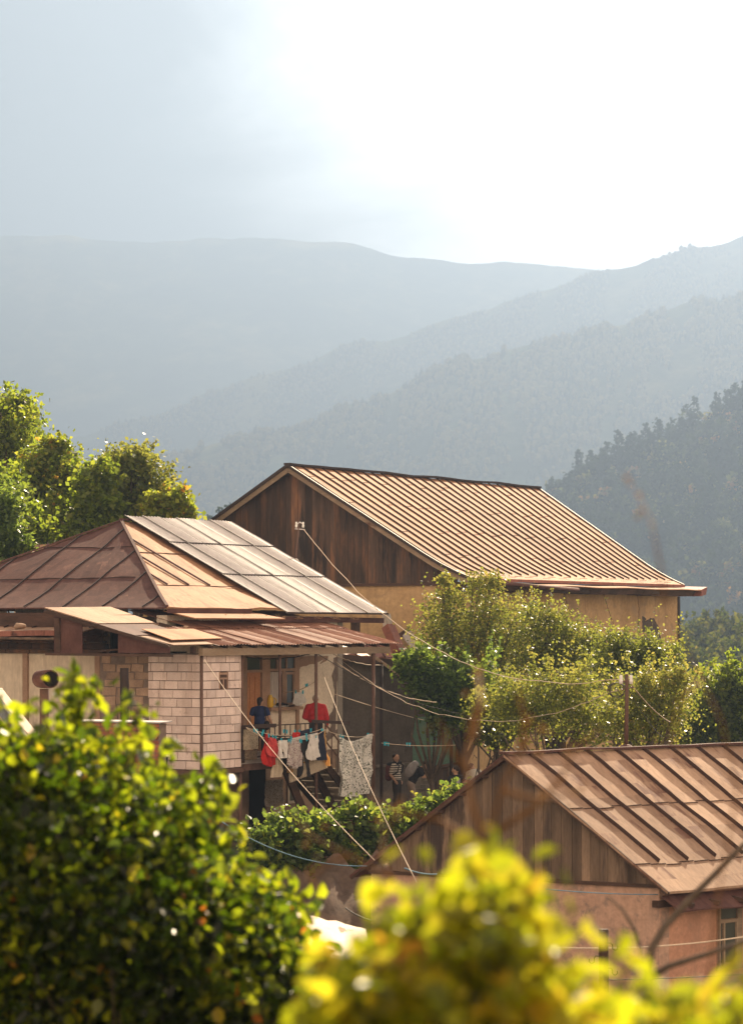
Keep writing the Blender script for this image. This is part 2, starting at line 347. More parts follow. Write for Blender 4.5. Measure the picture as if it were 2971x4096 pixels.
def crown(name, mat, parent, blobs, nclump, per, spread, size, simple=True, hue=(0.0, 1.0), shell=0.55, **k):
    shoots = k.pop('shoots', 0); p, cr = clumps(blobs, nclump, per, spread, shell)
    ex, ec = [], []
    for _ in range(shoots):
        b = blobs[random.randrange(len(blobs))]; d = rng.normal(size=3); d[2] = abs(d[2])*1.1+0.2; d /= np.linalg.norm(d); R0 = np.array(b[3:6]); c = np.array(b[:3])
        a = c+d*R0*0.75; e = a+(d+np.array([0, 0, 0.7]))*min(R0)*random.uniform(0.6, 1.5); m_ = random.randint(16, 46); f = rng.random(m_)[:, None]
        ex.append(a*(1-f)+e*f+rng.normal(size=(m_, 3))*spread*0.35*(1.2-f)); ec.append(np.full(m_, 0.4+0.6*rng.random()))
    if ex: p = np.concatenate([p]+ex); cr = np.concatenate([cr]+ec)
    n = len(p)
    rnd = hue[0]+(hue[1]-hue[0])*np.clip(cr*0.6+rng.random(n)*0.4+rng.normal(size=n)*0.05, 0, 1)
    s = size*(0.6+0.8*rng.random(n))
    v, f, r = leaf_mesh(p, s, rnd, simple, **k)
    return build_mesh(name, v, f, r, False, mat, parent)

def PB(px, py, D, rx, ry, rd=None):
    """blob from an apparent place and size at distance D"""
    c = P(px, py, D); k = D/F
    return (c.x, c.y, c.z, rx*k, (rd if rd is not None else (rx+ry)/2)*k, ry*k)

def limbs(mb, base, tips, r0, fork=0.45, wob=0.15):
    base = Vector(base)
    mid = base.lerp(sum((Vector(t) for t in tips), Vector())/len(tips), fork); mid.x = base.x*0.6+mid.x*0.4
    L = (mid-base).length
    mb.tube([base, base.lerp(mid, 0.5)+Vector((random.uniform(-wob, wob)*L*0.3, 0, 0)), mid], [r0, r0*0.8, r0*0.62], 7)
    for t in tips:
        t = Vector(t); st = base.lerp(mid, random.uniform(0.55, 1.0)); d = t-st
        a = st+d*0.4+Vector((random.uniform(-1, 1), random.uniform(-1, 1), random.uniform(0, 1)))*d.length*0.12
        mb.tube([st, a, st+d*0.75, t], [r0*0.6, r0*0.45, r0*0.28, r0*0.08], 5)
        for _ in range(3):
            q = a.lerp(t, random.random()); e = q+Vector((random.uniform(-1, 1), random.uniform(-1, 1), random.uniform(-0.2, 1)))*min(0.4, d.length*0.15)
            mb.tube([q, q.lerp(e, 0.5)+Vector((0, 0, 0.05*d.length)), e], [r0*0.18, r0*0.12, r0*0.03], 4)

def tree(name, label, cat, base, blobs, nclump, per, spread, size, mat, r0=0.12, group=None, hue=(0, 1), simple=True, ntips=7, shoots=130, shell=0.25, **k):
    k['shell'] = shell
    t = thing(name, label, cat, base, group)
    tr = MB(); tips = []
    for i in range(ntips):
        b = blobs[i % len(blobs)]; d = rng.normal(size=3); d /= np.linalg.norm(d)
        tips.append(np.array(b[:3])+d*np.array(b[3:6])*0.8)
    limbs(tr, base, tips, r0); tr.build('trunk', M['bark'], t)
    crown('crown', mat, t, blobs, nclump, per, spread, size, simple, hue, shoots=shoots, **k)
    return t
# ---------------------------------------------------------------- camera, light, air
sc = bpy.context.scene
cam = bpy.data.cameras.new('camera'); co = bpy.data.objects.new('camera', cam); C.objects.link(co); sc.camera = co
cam.sensor_fit = 'VERTICAL'; cam.sensor_height = 36; cam.lens = 100; cam.shift_y = (HY-512)/1024
cam.clip_start = 0.3; cam.clip_end = 60000; co.location = (0, 0, 0); co.rotation_euler = (R(90), 0, 0)
cam.dof.use_dof = True; cam.dof.focus_distance = 86; cam.dof.aperture_fstop = 2.4; cam.dof.aperture_blades = 0
SUN_AZ, SUN_EL = 17.0, 33.5
sl = bpy.data.lights.new('sun', 'SUN'); sl.energy = 4.2; sl.angle = R(0.53); sl.color = (1.0, 0.80, 0.55)
so = bpy.data.objects.new('sun', sl); C.objects.link(so)
sd = Vector((math.sin(R(SUN_AZ))*math.cos(R(SUN_EL)), math.cos(R(SUN_AZ))*math.cos(R(SUN_EL)), math.sin(R(SUN_EL))))
so.rotation_euler = sd.to_track_quat('Z', 'Y').to_euler()
w = bpy.data.worlds.new('World'); sc.world = w; w.use_nodes = True; N = w.node_tree.nodes; L = w.node_tree.links
bg = N['Background']; sky = N.new('ShaderNodeTexSky'); sky.sky_type = 'NISHITA'; sky.sun_disc = False
sky.sun_elevation = R(SUN_EL); sky.sun_rotation = R(SUN_AZ); sky.air_density = 1.2; sky.dust_density = 2.0
tc = N.new('ShaderNodeTexCoord')
def dotdir(az, el):
    n = N.new('ShaderNodeVectorMath'); n.operation = 'DOT_PRODUCT'; L.new(tc.outputs['Generated'], n.inputs[0])
    n.inputs[1].default_value = (math.sin(R(az))*math.cos(R(el)), math.cos(R(az))*math.cos(R(el)), math.sin(R(el))); return n.outputs['Value']
def smooth(v, a, b):
    n = N.new('ShaderNodeMapRange'); n.interpolation_type = 'SMOOTHSTEP'; L.new(v, n.inputs['Value'])
    n.inputs['From Min'].default_value = a; n.inputs['From Max'].default_value = b; return n.outputs[0]
mp = N.new('ShaderNodeMapping'); mp.inputs['Scale'].default_value = (3.2, 1, 7.0); mp.inputs['Rotation'].default_value = (0, R(22), 0); L.new(tc.outputs['Generated'], mp.inputs[0])
cl = noise_(N, L, mp.outputs[0], 1.7, 7, 0.55, 0.4)
# cloud deck: grey blue, broken by a bright opening round the hidden sun
ang = math_(N, L, 'MULTIPLY', math_(N, L, 'ARCCOSINE', dotdir(10.3, 11.0)), 180/math.pi)
ang = math_(N, L, 'ADD', ang, math_(N, L, 'MULTIPLY', math_(N, L, 'SUBTRACT', cl, 0.5), -13.0))
glow = smooth(ang, 15.0, -1.0)
ang2 = math_(N, L, 'MULTIPLY', math_(N, L, 'ARCCOSINE', dotdir(SUN_AZ, SUN_EL)), 180/math.pi)
halo = smooth(ang2, 27.0, 4.0)
warm = mix_(N, L, cl, (0.62, 0.45, 0.31), (0.90, 0.68, 0.48))
low = math_(N, L, 'MULTIPLY', smooth(dotdir(165, 4), -0.1, 0.75), smooth(dotdir(0, 90), 0.75, 0.15))
warm = mix_(N, L, low, warm, (2.3, 1.70, 1.20)); blue = mix_(N, L, cl, (0.02, 0.03, 0.04), (0.13, 0.16, 0.19))
ang3 = math_(N, L, 'MULTIPLY', math_(N, L, 'ARCCOSINE', dotdir(-6, 6)), 180/math.pi)
deck = mix_(N, L, smooth(ang3, 32.0, 12.0), warm, blue)
hz = mix_(N, L, halo, deck, (1.7, 1.65, 1.5))
hz = mix_(N, L, glow, hz, (9.0, 8.9, 8.6))
skyc = mix_(N, L, 0.965, sky.outputs[0], mix_(N, L, 1.0, hz, (2.7, 2.7, 2.7), 'MULTIPLY'))
L.new(skyc, bg.inputs[0]); bg.inputs['Strength'].default_value = 0.12
sc.view_settings.view_transform = 'Standard'; sc.view_settings.look = 'None'; sc.view_settings.exposure = 2.1; sc.view_settings.gamma = 1
cy = sc.cycles; cy.use_denoising = True; cy.max_bounces = 6; cy.diffuse_bounces = 3; cy.transmission_bounces = 4; cy.volume_bounces = 0
cy.use_adaptive_sampling = True; cy.adaptive_threshold = 0.01; cy.sample_clamp_indirect = 4

def haze():
    m = bpy.data.materials.new('haze_air'); m.use_nodes = True; nt = m.node_tree; nt.nodes.clear()
    o = nt.nodes.new('ShaderNodeOutputMaterial'); v = nt.nodes.new('ShaderNodeVolumePrincipled')
    v.inputs['Color'].default_value = (0.192, 0.267, 0.405, 1); v.inputs['Density'].default_value = 0.00045; v.inputs['Anisotropy'].default_value = 0.62
    nt.links.new(v.outputs[0], o.inputs['Volume'])
    mb = MB(); x0, x1, y0, y1, z0, z1 = -5000, 5000, -200, 6700, -160, 790
    b = [(x0,y0,z0),(x1,y0,z0),(x1,y1,z0),(x0,y1,z0)]; t = [(x,y,z1) for x, y, z in b]
    mb.hexa(b, t); o = mb.build('haze', m, loc=(0, 3000, z0)); kind(o, 'stuff')
haze()

# ---------------------------------------------------------------- ground and hills
GY = [(-60, -1.6), (0, -1.8), (8, -3.0), (20, -5.2), (40, -8.4), (64, -8.6), (71, -7.6), (77, -5.9), (112, -5.8), (130, -9), (300, -55), (900, -110), (3000, -120), (12000, -130)]
def gz(x, y):
    for (a, za), (b, zb) in zip(GY, GY[1:]):
        if y <= b: 
            k = (y-a)/(b-a); return za+(zb-za)*k
    return GY[-1][1]
def ground():
    ys = [-50]; 
    while ys[-1] < 6500: ys.append(ys[-1]+max(1.0, abs(ys[-1])*0.035))
    nx = 60; v = []
    for y in ys:
        wd = 60+max(0, y)*0.62
        for i in range(nx+1):
            x = (i/nx*2-1)*wd; v.append((x, y, gz(x, y)+fbm((x*0.12, y*0.12, 0))*(0.16 if y < 130 else min(10, y*0.01))))
    f = [(r*(nx+1)+i, r*(nx+1)+i+1, (r+1)*(nx+1)+i+1, (r+1)*(nx+1)+i) for r in range(len(ys)-1) for i in range(nx)]
    o = build_mesh('ground', np.array(v), f, np.full(len(f), 0.5), True, M['dirt'], loc=(0, 0, 0)); kind(o, 'structure')
ground()
M['forest_far'] = surf('far_forest', [(0.02, 0.035, 0.02), (0.06, 0.085, 0.04), (0.20, 0.19, 0.08)], 0.009, rough=1, fine=0.06, bump=0.5, bdist=4, spec=0.0, src='Object')
M['forest_near'] = surf('near_forest_floor', [(0.03, 0.045, 0.02), (0.05, 0.07, 0.03)], 0.02, rough=1, fine=0.1, bump=0.5, bdist=3, spec=0.0)
def interp(pts, x):
    if x <= pts[0][0]: (a, ya), (b, yb) = pts[0], pts[1]
    elif x >= pts[-1][0]: (a, ya), (b, yb) = pts[-2], pts[-1]
    else:
        for (a, ya), (b, yb) in zip(pts, pts[1:]):
            if a <= x <= b: break
    return ya+(yb-ya)*(x-a)/(b-a)
def hill(name, D, pts, foot, mat, rough, x0=-420, x1=1160, nx=260, ny=50, slant=0.0):
    """a ridge: slopes down towards the valley in front and falls away behind; returns its surface function"""
    def S(i, r):
        px = x0+(x1-x0)*i; y = interp(pts, min(max(px, pts[0][0]-260), pts[-1][0]+260)); Dl = D*(1+slant*(px-CX)/F)
        top = (HY-y)*Dl/F; X = (px-CX)*Dl/F
        gul = fbm((X/D*9, r*2.2, D*0.001))*0.5+fbm((X/D*30, r*6, D*0.001))*0.2
        if r <= 1:
            yy = Dl*(foot+(1-foot)*r); z = -125+(top+125)*(r**1.15)
            z += gul*rough*math.sin(math.pi*min(1, r))*1.0+fbm((X/D*60, r*14, 5))*rough*0.10
        else:
            yy = Dl*(1+(r-1)*0.5); z = top-(r-1)*(top+125)*0.9
        return (X*(yy/Dl), yy, z)
    v = [S(i/nx, j/ny*1.3) for i in range(nx+1) for j in range(ny+1)]
    f = [(i*(ny+1)+j, (i+1)*(ny+1)+j, (i+1)*(ny+1)+j+1, i*(ny+1)+j+1) for i in range(nx) for j in range(ny)]
    o = build_mesh(name, np.array(v), f, np.full(len(f), 0.5), True, mat, loc=(0, D, -125)); kind(o, 'structure'); return S
far_pts = [(0, 232), (60, 230), (120, 237), (200, 233), (290, 234), (350, 241), (400, 250), (460, 259), (500, 256), (560, 262), (640, 272), (742, 290)]
mid2_pts = [(0, 462), (40, 447), (100, 427), (160, 409), (200, 392), (240, 380), (300, 361), (380, 336), (440, 319), (500, 298), (560, 281), (600, 267), (640, 256), (700, 241), (742, 231)]
mid1_pts = [(0, 505), (60, 485), (150, 457), (200, 445), (240, 435), (290, 427), (330, 412), (370, 399), (400, 382), (450, 360), (500, 347), (560, 335), (600, 324), (640, 314), (690, 299), (742, 289)]
near_pts = [(300, 690), (420, 620), (500, 560), (545, 522), (572, 500), (595, 486), (640, 466), (680, 452), (700, 440), (742, 418), (900, 350)]
S_far = hill('far_mountain', 5200, far_pts, 0.72, M['forest_far'], 60)
S_mid2 = hill('wooded_mountain_behind', 4000, mid2_pts, 0.70, M['forest_far'], 90)
S_mid1 = hill('wooded_mountain', 3050, mid1_pts, 0.68, M['forest_far'], 60)
S_near = hill('forest_hill', 1450, near_pts, 0.55, M['forest_near'], 22, x0=120, x1=1160, nx=160)

M['conifer'] = leaf_mat('conifer_needles', [(0, (0.018, 0.032, 0.016)), (0.5, (0.05, 0.07, 0.025)), (1, (0.22, 0.19, 0.05))], 0.15, 0.9, spec=0.05)
def cone_forest(name, S, n, h0, h1, x0, x1, ybias, decid=0.25):
    """a wooded slope seen kilometres away: tiered crowns massed over it"""
    V = []; Fc = []; rr = []
    for _ in range(n):
        i = rng.random(); r = 0.985-abs(rng.normal())*ybias
        if r < 0.15: continue
        px = x0+(x1-x0)*i; gap_ = fbm((px*0.03, r*9, n*0.01))
        if gap_ < -0.22: continue
        X, Y, Z = S((px+420)/1580 if S is not S_near else (px-120)/1040, r)
        h = h0+(h1-h0)*rng.random()**2; b = len(V)//1; con = rng.random() > decid; k = 6; a0 = rng.random()*6
        wd = h*(0.22 if con else 0.42)
        prof = [(0.0, 0.7), (0.35, 1.0), (0.75, 0.45), (1.0, 0.02)] if con else [(0.0, 0.5), (0.4, 1.0), (0.8, 0.75), (1.0, 0.1)]
        base = len(V)
        for zz, ww in prof:
            for q in range(k):
                a = a0+q*6.283/k; g = wd*ww*(0.75+0.5*rng.random()); V.append((X+g*math.cos(a), Y+g*math.sin(a), Z-h*0.08+h*zz+rng.normal()*h*0.02))
        for l in range(3):
            for q in range(k):
                Fc.append((base+l*k+q, base+l*k+(q+1)%k, base+(l+1)*k+(q+1)%k, base+(l+1)*k+q))
                rr.append((0.05+0.5*rng.random()) if con else (0.6+0.4*rng.random()))
    o = build_mesh(name, np.array(V), np.array(Fc), np.array(rr), False, M['conifer'], loc=S(0.5, 0.9)); kind(o, 'stuff')
cone_forest('mountain_wood', S_mid1, 13000, 4, 12, 100, 800, 0.20, 0.6)
cone_forest('distant_wood', S_mid2, 11000, 4, 9, -30, 800, 0.13, 0.5)

M['forest_leaf'] = leaf_mat('forest_leaf', [(0, (0.016, 0.028, 0.014)), (0.45, (0.035, 0.05, 0.02)), (0.75, (0.08, 0.10, 0.03)), (0.93, (0.22, 0.20, 0.05)), (1, (0.30, 0.16, 0.05))], 0.3, 0.9, spec=0.05)
def forest_tree_pts(X, Y, Z, h, con, dens):
    """leaf clump positions of one forest tree"""
    n = int(dens*(130 if con else 110))
    if con:
        q = rng.random(n)**0.8; tier = 0.75+0.25*np.sin(q*h*2.2+rng.random()*6); w_ = h*0.23*(1.02-q)**0.5*tier+0.25
        a = rng.random(n)*6.283; rad = w_*(0.35+0.65*rng.random(n)**0.5)
        p = np.stack([X+rad*np.cos(a), Y+rad*np.sin(a), Z+h*(0.12+0.88*q)+rng.normal(size=n)*0.25], 1)
    else:
        bl = [(X+rng.normal()*h*0.12, Y+rng.normal()*h*0.12, Z+h*(0.45+0.45*rng.random()), h*0.19, h*0.19, h*0.15) for _ in range(6)]
        p, _ = clumps(bl, n//6+1, 6, h*0.04, 0.6)
    return p
def near_forest():
    P_, R_, S_ = [], [], []
    for _ in range(760):
        px = 535+rng.random()*265; r = 1-abs(rng.normal())*0.26
        if r < 0.2: continue
        X, Y, Z = S_near((px-120)/1040, r); con = rng.random() < 0.42; h = (15+9*rng.random()) if con else (11+7*rng.random())
        p = forest_tree_pts(X, Y, Z, h, con, 0.8); tone = (0.0+0.3*rng.random()) if con else (0.35+0.65*rng.random()**1.6)
        P_.append(p); R_.append(np.clip(tone+rng.normal(size=len(p))*0.07, 0, 1)); S_.append(np.full(len(p), 2.0 if con else 2.2)*(0.7+0.6*rng.random(len(p))))
    p = np.concatenate(P_); v, f, r = leaf_mesh(p, np.concatenate(S_), np.concatenate(R_), True, 0.2, 0.5)
    o = build_mesh('forest', v, f, r, False, M['forest_leaf'], loc=S_near(0.55, 0.9)); kind(o, 'stuff')
near_forest()
def skyline_trees():
    spec = [(554, 484, 12, 0, 0.95), (578, 452, 22, 1, 0.15), (592, 464, 14, 0, 0.7), (602, 448, 19, 1, 0.25), (617, 431, 25, 1, 0.1), (630, 433, 22, 1, 0.2), (645, 424, 24, 1, 0.1), (657, 419, 25, 1, 0.15),
            (668, 430, 17, 1, 0.3), (680, 419, 22, 1, 0.2), (693, 413, 22, 1, 0.3), (703, 412, 19, 0, 0.6), (716, 394, 26, 1, 0.1), (727, 390, 24, 1, 0.2), (734, 384, 27, 1, 0.05), (741, 389, 24, 1, 0.2), (664, 445, 14, 0, 0.95), (648, 455, 13, 0, 0.97)]
    desc = ['pale bushy tree at the low left end of the forest skyline', 'dark broad pine first above the barn roof end', 'light green tree between two pines low on the skyline', 'small dark pine beside the light green skyline tree',
            'tall pine left of the notch in the forest skyline', 'flat topped pine in the middle of the forest skyline', 'rounded dark pine near the middle of the skyline', 'pointed tall pine topping the middle of the skyline',
            'short pine just right of the pointed tall one', 'pine standing alone on the skyline with gap beside', 'ragged pine left of the upper tall group', 'leafy tree on the skyline below the tall group', 'tall pine leading the upper right group', 'pine in the upper right group, second', 'highest spire shaped pine at the upper right edge', 'pine cut by the right edge of the photo', 'yellow green tree inside the forest below the skyline', 'yellow crowned tree in the middle of the forest slope']
    for (px, py, h, con, tone), lab in zip(spec, desc):
        D = 1440; top = P(px, py, D); t = thing('pine_tree' if con else 'leafy_tree', lab, 'tree', (top.x, top.y, top.z-h), 'trees on the forest skyline')
        p = forest_tree_pts(top.x, top.y, top.z-h, h, con, 2.2); rn = np.clip(tone+rng.normal(size=len(p))*0.06, 0, 1)
        v, f, r = leaf_mesh(p, np.full(len(p), 1.5)*(0.7+0.6*rng.random(len(p))), rn, True, 0.2, 0.5); build_mesh('crown', v, f, r, False, M['forest_leaf'], t)
        mb = MB(); mb.tube([(top.x, top.y, top.z-h-3), (top.x, top.y, top.z-h*0.15)], [0.35, 0.1], 5); mb.build('trunk', M['bark'], t)
skyline_trees()
# small conifers peeping out left of the barn gable
for i, (px, py, h) in enumerate([(209, 516, 9), (222, 508, 11), (231, 503, 10), (201, 524, 7)]):
    D = 620; top = P(px, py, D); t = thing('conifer', ['dark conifer left of the barn gable, low', 'dark conifer left of the barn gable, broad one', 'dark conifer touching the barn roof slope', 'smallest conifer in the row left of the barn'][i], 'tree', (top.x, top.y, top.z-h), 'conifers beyond the barn')
    p = forest_tree_pts(top.x, top.y, top.z-h, h, True, 1.6); v, f, r = leaf_mesh(p, np.full(len(p), 0.8), np.clip(0.1+rng.normal(size=len(p))*0.06, 0, 1), True, 0.2, 0.5); build_mesh('crown', v, f, r, False, M['forest_leaf'], t)
    mb = MB(); mb.tube([(top.x, top.y, top.z-h*3), (top.x, top.y, top.z-h*0.2)], [0.3, 0.08], 5); mb.build('trunk', M['bark'], t)
# ---------------------------------------------------------------- shared building pieces
def roof_sheet(fr, s0, s1, edge, prof, nseg, th=0.05, sag=0.03, r=0.5, seed=0, skew=0.0):
    """a roof plane running down from t=edge(top) ; prof(q)->(t,z) for q 0..1 (ridge to eave)"""
    mb = MB(); ns = max(8, int((s1-s0)/0.35))
    def fn(a, q):
        s = s0+(s1-s0-skew*q)*a; t, z = prof(q); return fr.W(s, t, z+fbm((s*0.5, q*4, seed))*sag)
    mb.thick_grid(fn, ns, nseg, th, r=lambda a, q: 0.5+0.5*math.sin(int(a*(s1-s0)/0.62)*12.9+int(q*3.99)*5.1), smooth=True)
    return mb, fn
def seam_line(mb, fn, a, q0, q1, w=0.05, h=0.07, fr=None, n=14, r=0.4):
    pts = [Vector(fn(a, q0+(q1-q0)*k/n)) for k in range(n+1)]
    for p, q in zip(pts, pts[1:]):
        d = (q-p).normalized(); x = Vector((fr.u[0], fr.u[1], 0)); x = (x-d*x.dot(d)).normalized()*w/2; up = x.cross(d).normalized(); up = up if up.z > 0 else -up
        lift = up*h; b0 = up*-0.01
        mb.hexa([p-x+b0, p+x+b0, q+x+b0, q-x+b0], [p-x*0.15+lift, p+x*0.15+lift, q+x*0.15+lift, q-x*0.15+lift], r)
def plank_gable(fr, s, ts, zb, top, mat_r, gap=0.012, th=0.03, side=-1, wjit=0.25):
    """vertical boards between t=ts[0]..ts[1]; top(t) gives height; front face at s"""
    mb = MB(); t = ts[0]; 
    while t < ts[1]-0.02:
        w_ = mat_r*(1-wjit+2*wjit*random.random()); t1 = min(t+w_, ts[1]); off = random.uniform(0, 0.014)
        a, b = t+gap/2, t1-gap/2; za, zb_ = top(a), top(b); zl = zb-random.uniform(0, 0.03)
        r = random.random(); tm = (a+b)/2; zm = top(tm)
        fa = [fr.W(s-off, a, zl), fr.W(s-off, b, zl), fr.W(s-off, b, max(zl+.01, zb_)), fr.W(s-off, tm, max(zl+.01, zm)), fr.W(s-off, a, max(zl+.01, za))]
        bk = [fr.W(s+th, a, zl), fr.W(s+th, b, zl), fr.W(s+th, b, max(zl+.01, zb_)), fr.W(s+th, tm, max(zl+.01, zm)), fr.W(s+th, a, max(zl+.01, za))]
        mb.face(fa[::-1], r)
        for k in range(5):
            mb.face([fa[k], fa[(k+1) % 5], bk[(k+1) % 5], bk[k]], r)
        t = t1
    return mb
def corr_sheet(fr, prof, s0, s1, pitch=0.10, amp=0.018, nq=10, r0=0.5, lift=0.0, skew=0.0, wav=0.012, seed=0):
    mb = MB(); n = int((s1-s0)/pitch*4)
    def fn(a, q):
        s = s0+(s1-s0)*a; t, z = prof(q); return fr.W(s+skew*q, t, z+lift+amp*math.sin(2*math.pi*s/pitch)+fbm((s*0.8, q*3, seed))*wav)
    mb.grid(fn, n, nq, r=r0, smooth=False); return mb

# ================================================================= BARN  (big gabled house behind)
B = Frame(3.0, 98.0, 30.8)
BW = 6.69; BZE = 1.96; BZR = 5.85; BL = 18.75
def b_prof(q, side=1):
    """q 0 ridge .. 1 eave on the right side, with the flattened foot"""
    d = q*(BW+0.75)
    z = BZR-d*(BZR-BZE)/BW
    k = max(0, d-(BW-1.2)); z += k*k*0.06
    return (BW-d, z)
def b_prof_left(q):
    d = q*(BW+0.5); return (BW+d, BZR-d*(BZR-BZE)/BW)
barn = thing('barn', 'tall ochre house with dark board gable and long ribbed rust roof', 'house', B.W(0, BW, -6))
m = MB()
BLW = BL-0.8
m.box(B, 0.0, BLW, 0.0, 0.35, -6.4, BZE-0.30); m.box(B, 0.0, 0.35, 0.35, 2*BW-0.35, -6.4, BZE-0.30); m.box(B, BLW-0.35, BLW, 0.35, 2*BW-0.35, -6.4, BZE-0.3); m.box(B, 0, BLW, 2*BW-0.35, 2*BW, -6.4, BZE-0.3)
ochre_wall = m.build('wall', M['ochre'], barn)
mb, fnr = roof_sheet(B, -0.45, BL+0.05, 0, b_prof, 16, sag=0.022, seed=3, skew=1.9)
sm = mb; sm.mat(1); nse = 27
for k in range(nse+1):
    a = (k+0.02)/nse*0.985+0.008; seam_line(sm, fnr, a, 0.0, 0.93+random.uniform(-0.006, 0.006), 0.05, 0.055, B, 18, r=0.3)
for q in (0.09, 0.31, 0.53, 0.74, 0.94):
    for k in range(nse):
        if random.random() < (0.55 if q < 0.9 else 1): 
            qq = q+0.02*(k % 2)+random.uniform(-0.006, 0.006)
            p0 = Vector(fnr((k+0.02)/nse, qq)); p1 = Vector(fnr((k+0.98)/nse, qq)); sm.bar(p0+Vector((0, 0, .004)), p1+Vector((0, 0, .004)), 0.018, 0.014, r=0.1)
sm.build('roof', [M['rust_roof'], M['seam']], barn)
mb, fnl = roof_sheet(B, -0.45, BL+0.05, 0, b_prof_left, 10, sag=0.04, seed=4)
mb.build('roof', M['rust_dark_shade'], barn)
sm = MB(); pts = [B.W(-0.5+(BL+0.6)*k/20, BW, BZR+0.05+fbm((k*.4, 1, 2))*0.04) for k in range(21)]
for p, q in zip(pts, pts[1:]): sm.bar(p, q, 0.26, 0.07)
sm.build('ridge_cap', M['metal_dark'], barn)
# gable boards
def b_top(t): return BZR-abs(t-BW)*(BZR-BZE)/BW-0.14
def b_top2(t):
    z = b_top(t); d = BW-t; k = max(0, d-(BW-1.2)); return z+k*k*0.06 if t < BW else z
plank_gable(B, -0.05, (0.02, 2*BW-0.02), BZE-0.32, b_top2, 0.27).build('gable_boards', M['wood_gable'], barn)
sm = MB(); sm.box(B, -0.10, 0.0, -0.1, 2*BW, BZE-0.42, BZE-0.33); sm.build('gable_sill', M['wood_dark'], barn)
# barge boards
for prof in (b_prof, b_prof_left):
    sm = MB()
    for k in range(10):
        q0, q1 = k/10, (k+1)/10; (t0, z0), (t1, z1) = prof(q0), prof(q1)
        sm.bar(B.W(-0.40, t0, z0-0.14), B.W(-0.40, t1, z1-0.14), 0.05, 0.19, r=random.random())
        sm.bar(B.W(-0.22, t0, z0-0.085), B.W(-0.22, t1, z1-0.085), 0.3, 0.02, r=0.2)
    sm.build('barge_board', M['wood_beam'], barn)
for prof in (b_prof, b_prof_left):
    for se, sk in ((-0.46, 0), (BL+0.06, 1.9 if prof is b_prof else 0)):
        sm = MB()
        for k in range(12):
            q0, q1 = k/12, (k+1)/12; (t0, z0), (t1, z1) = prof(q0), prof(q1); sm.bar(B.W(se-sk*q0, t0, z0+0.0), B.W(se-sk*q1, t1, z1+0.0), 0.07, 0.10, r=0.1)
        sm.build('verge_trim', M['metal_dark'], barn)
# box cornice and gutter under the right eave
te = b_prof(1)[0]; ze = b_prof(1)[1]
sm = MB(); nb = 24
for k in range(nb):
    s0 = -0.1+(BL-0.85)*k/nb; s1 = s0+(BL-0.85)/nb-0.01; dz = 0.02*math.sin(k*0.9)
    sm.hexa([B.W(s0, 0.0, ze-0.40+dz), B.W(s1, 0.0, ze-0.40+dz), B.W(s1, te-0.25, ze-0.42+dz), B.W(s0, te-0.25, ze-0.42+dz)][::-1],
            [B.W(s0, 0.0, ze-0.12), B.W(s1, 0.0, ze-0.12), B.W(s1, te-0.40, ze-0.20+dz), B.W(s0, te-0.40, ze-0.20+dz)][::-1], random.random())
sm.build('eave_box', M['wood_dark'], barn)
sm = MB()
def lower(a, q):
    s = 0.4+(BL-1.9)*a; return B.W(s, te+0.35-0.95*q, ze-0.06-0.12*q+0.015*math.sin(s*1.3))
sm.thick_grid(lower, 40, 2, 0.03, r=lambda a, q: random.random()); sm.build('eave_flashing', M['rust_roof'], barn)
sm = MB(); sm.bar(B.W(-0.3, te-0.02, ze-0.02), B.W(BL-1.9, te-0.02, ze-0.02), 0.09, 0.10); sm.build('eave_edge', M['rust_red'], barn)
sm = MB(); sm.tube([B.W(0.3, te-0.72, ze-0.14), B.W(3.0, te-0.72, ze-0.22), B.W(6.2, te-0.72, ze-0.30)], 0.07, 8); sm.build('gutter', M['rust_dark_shade'], barn)
sm = MB()
sm.hexa([B.W(BL-1.5, te-0.6, ze-0.42), B.W(BL-0.85, te-0.5, ze-0.35), B.W(BL-0.85, te+0.3, ze-0.35), B.W(BL-1.5, te+0.6, ze-0.42)],
        [B.W(BL-1.5, te-0.6, ze-0.16), B.W(BL-0.95, te-0.6, ze-0.05), B.W(BL-0.95, te+0.3, ze-0.02), B.W(BL-1.5, te+0.6, ze-0.12)]); sm.build('torn_eave_end', M['rust_red'], barn)
# dark corner strip, downpipe at the far corner, crack strip near the front corner
sm = MB(); sm.box(B, BLW-0.02, BLW+0.16, -0.04, 0.3, -6.4, ze-0.42); sm.build('dark_corner_strip', M['metal_dark'], barn)
sm = MB(); sm.tube([B.W(0.12, -0.10, ze-0.4), B.W(0.12, -0.10, -2.5)], 0.05, 8); sm.build('downpipe', M['metal_rust'], barn)
# upper window, mostly behind the orchard
s0, s1 = B.s_at(621, 0), B.s_at(649, 0); zt = B.z_at(640, (s0+s1)/2, 0)
win = MB(); win.box(B, s0, s1, -0.03, 0.12, zt-1.5, zt); wob = win.build('window', M['wood_dark'], barn)
sm = MB(); sm.box(B, s0+0.1, s1-0.1, -0.05, -0.032, zt-1.4, zt-0.35); sm.build('pane', M['glass'], wob)
sm = MB(); sm.box(B, s0-0.05, s1+0.05, -0.09, -0.035, zt-0.16, zt-0.07); sm.box(B, (s0+s1)/2-0.04, (s0+s1)/2+0.04, -0.08, -0.052, zt-1.4, zt-0.16); sm.build('frame', M['wood_beam'], wob)
def crack(pts):
    m_ = MB(); q_ = []
    for (x0, y0), (x1, y1) in zip(pts, pts[1:]):
        for k in range(6): px = x0+(x1-x0)*k/6+0.5*fbm((x0*.3, y0*.1+k*.7, 2)); py = y0+(y1-y0)*k/6; s = B.s_at(px, 0); q_.append(B.W(s, -0.004, B.z_at(py, s, 0)))
    m_.tube(q_, 0.012, 4); m_.build('plaster_crack', M['wood_dark'], barn)
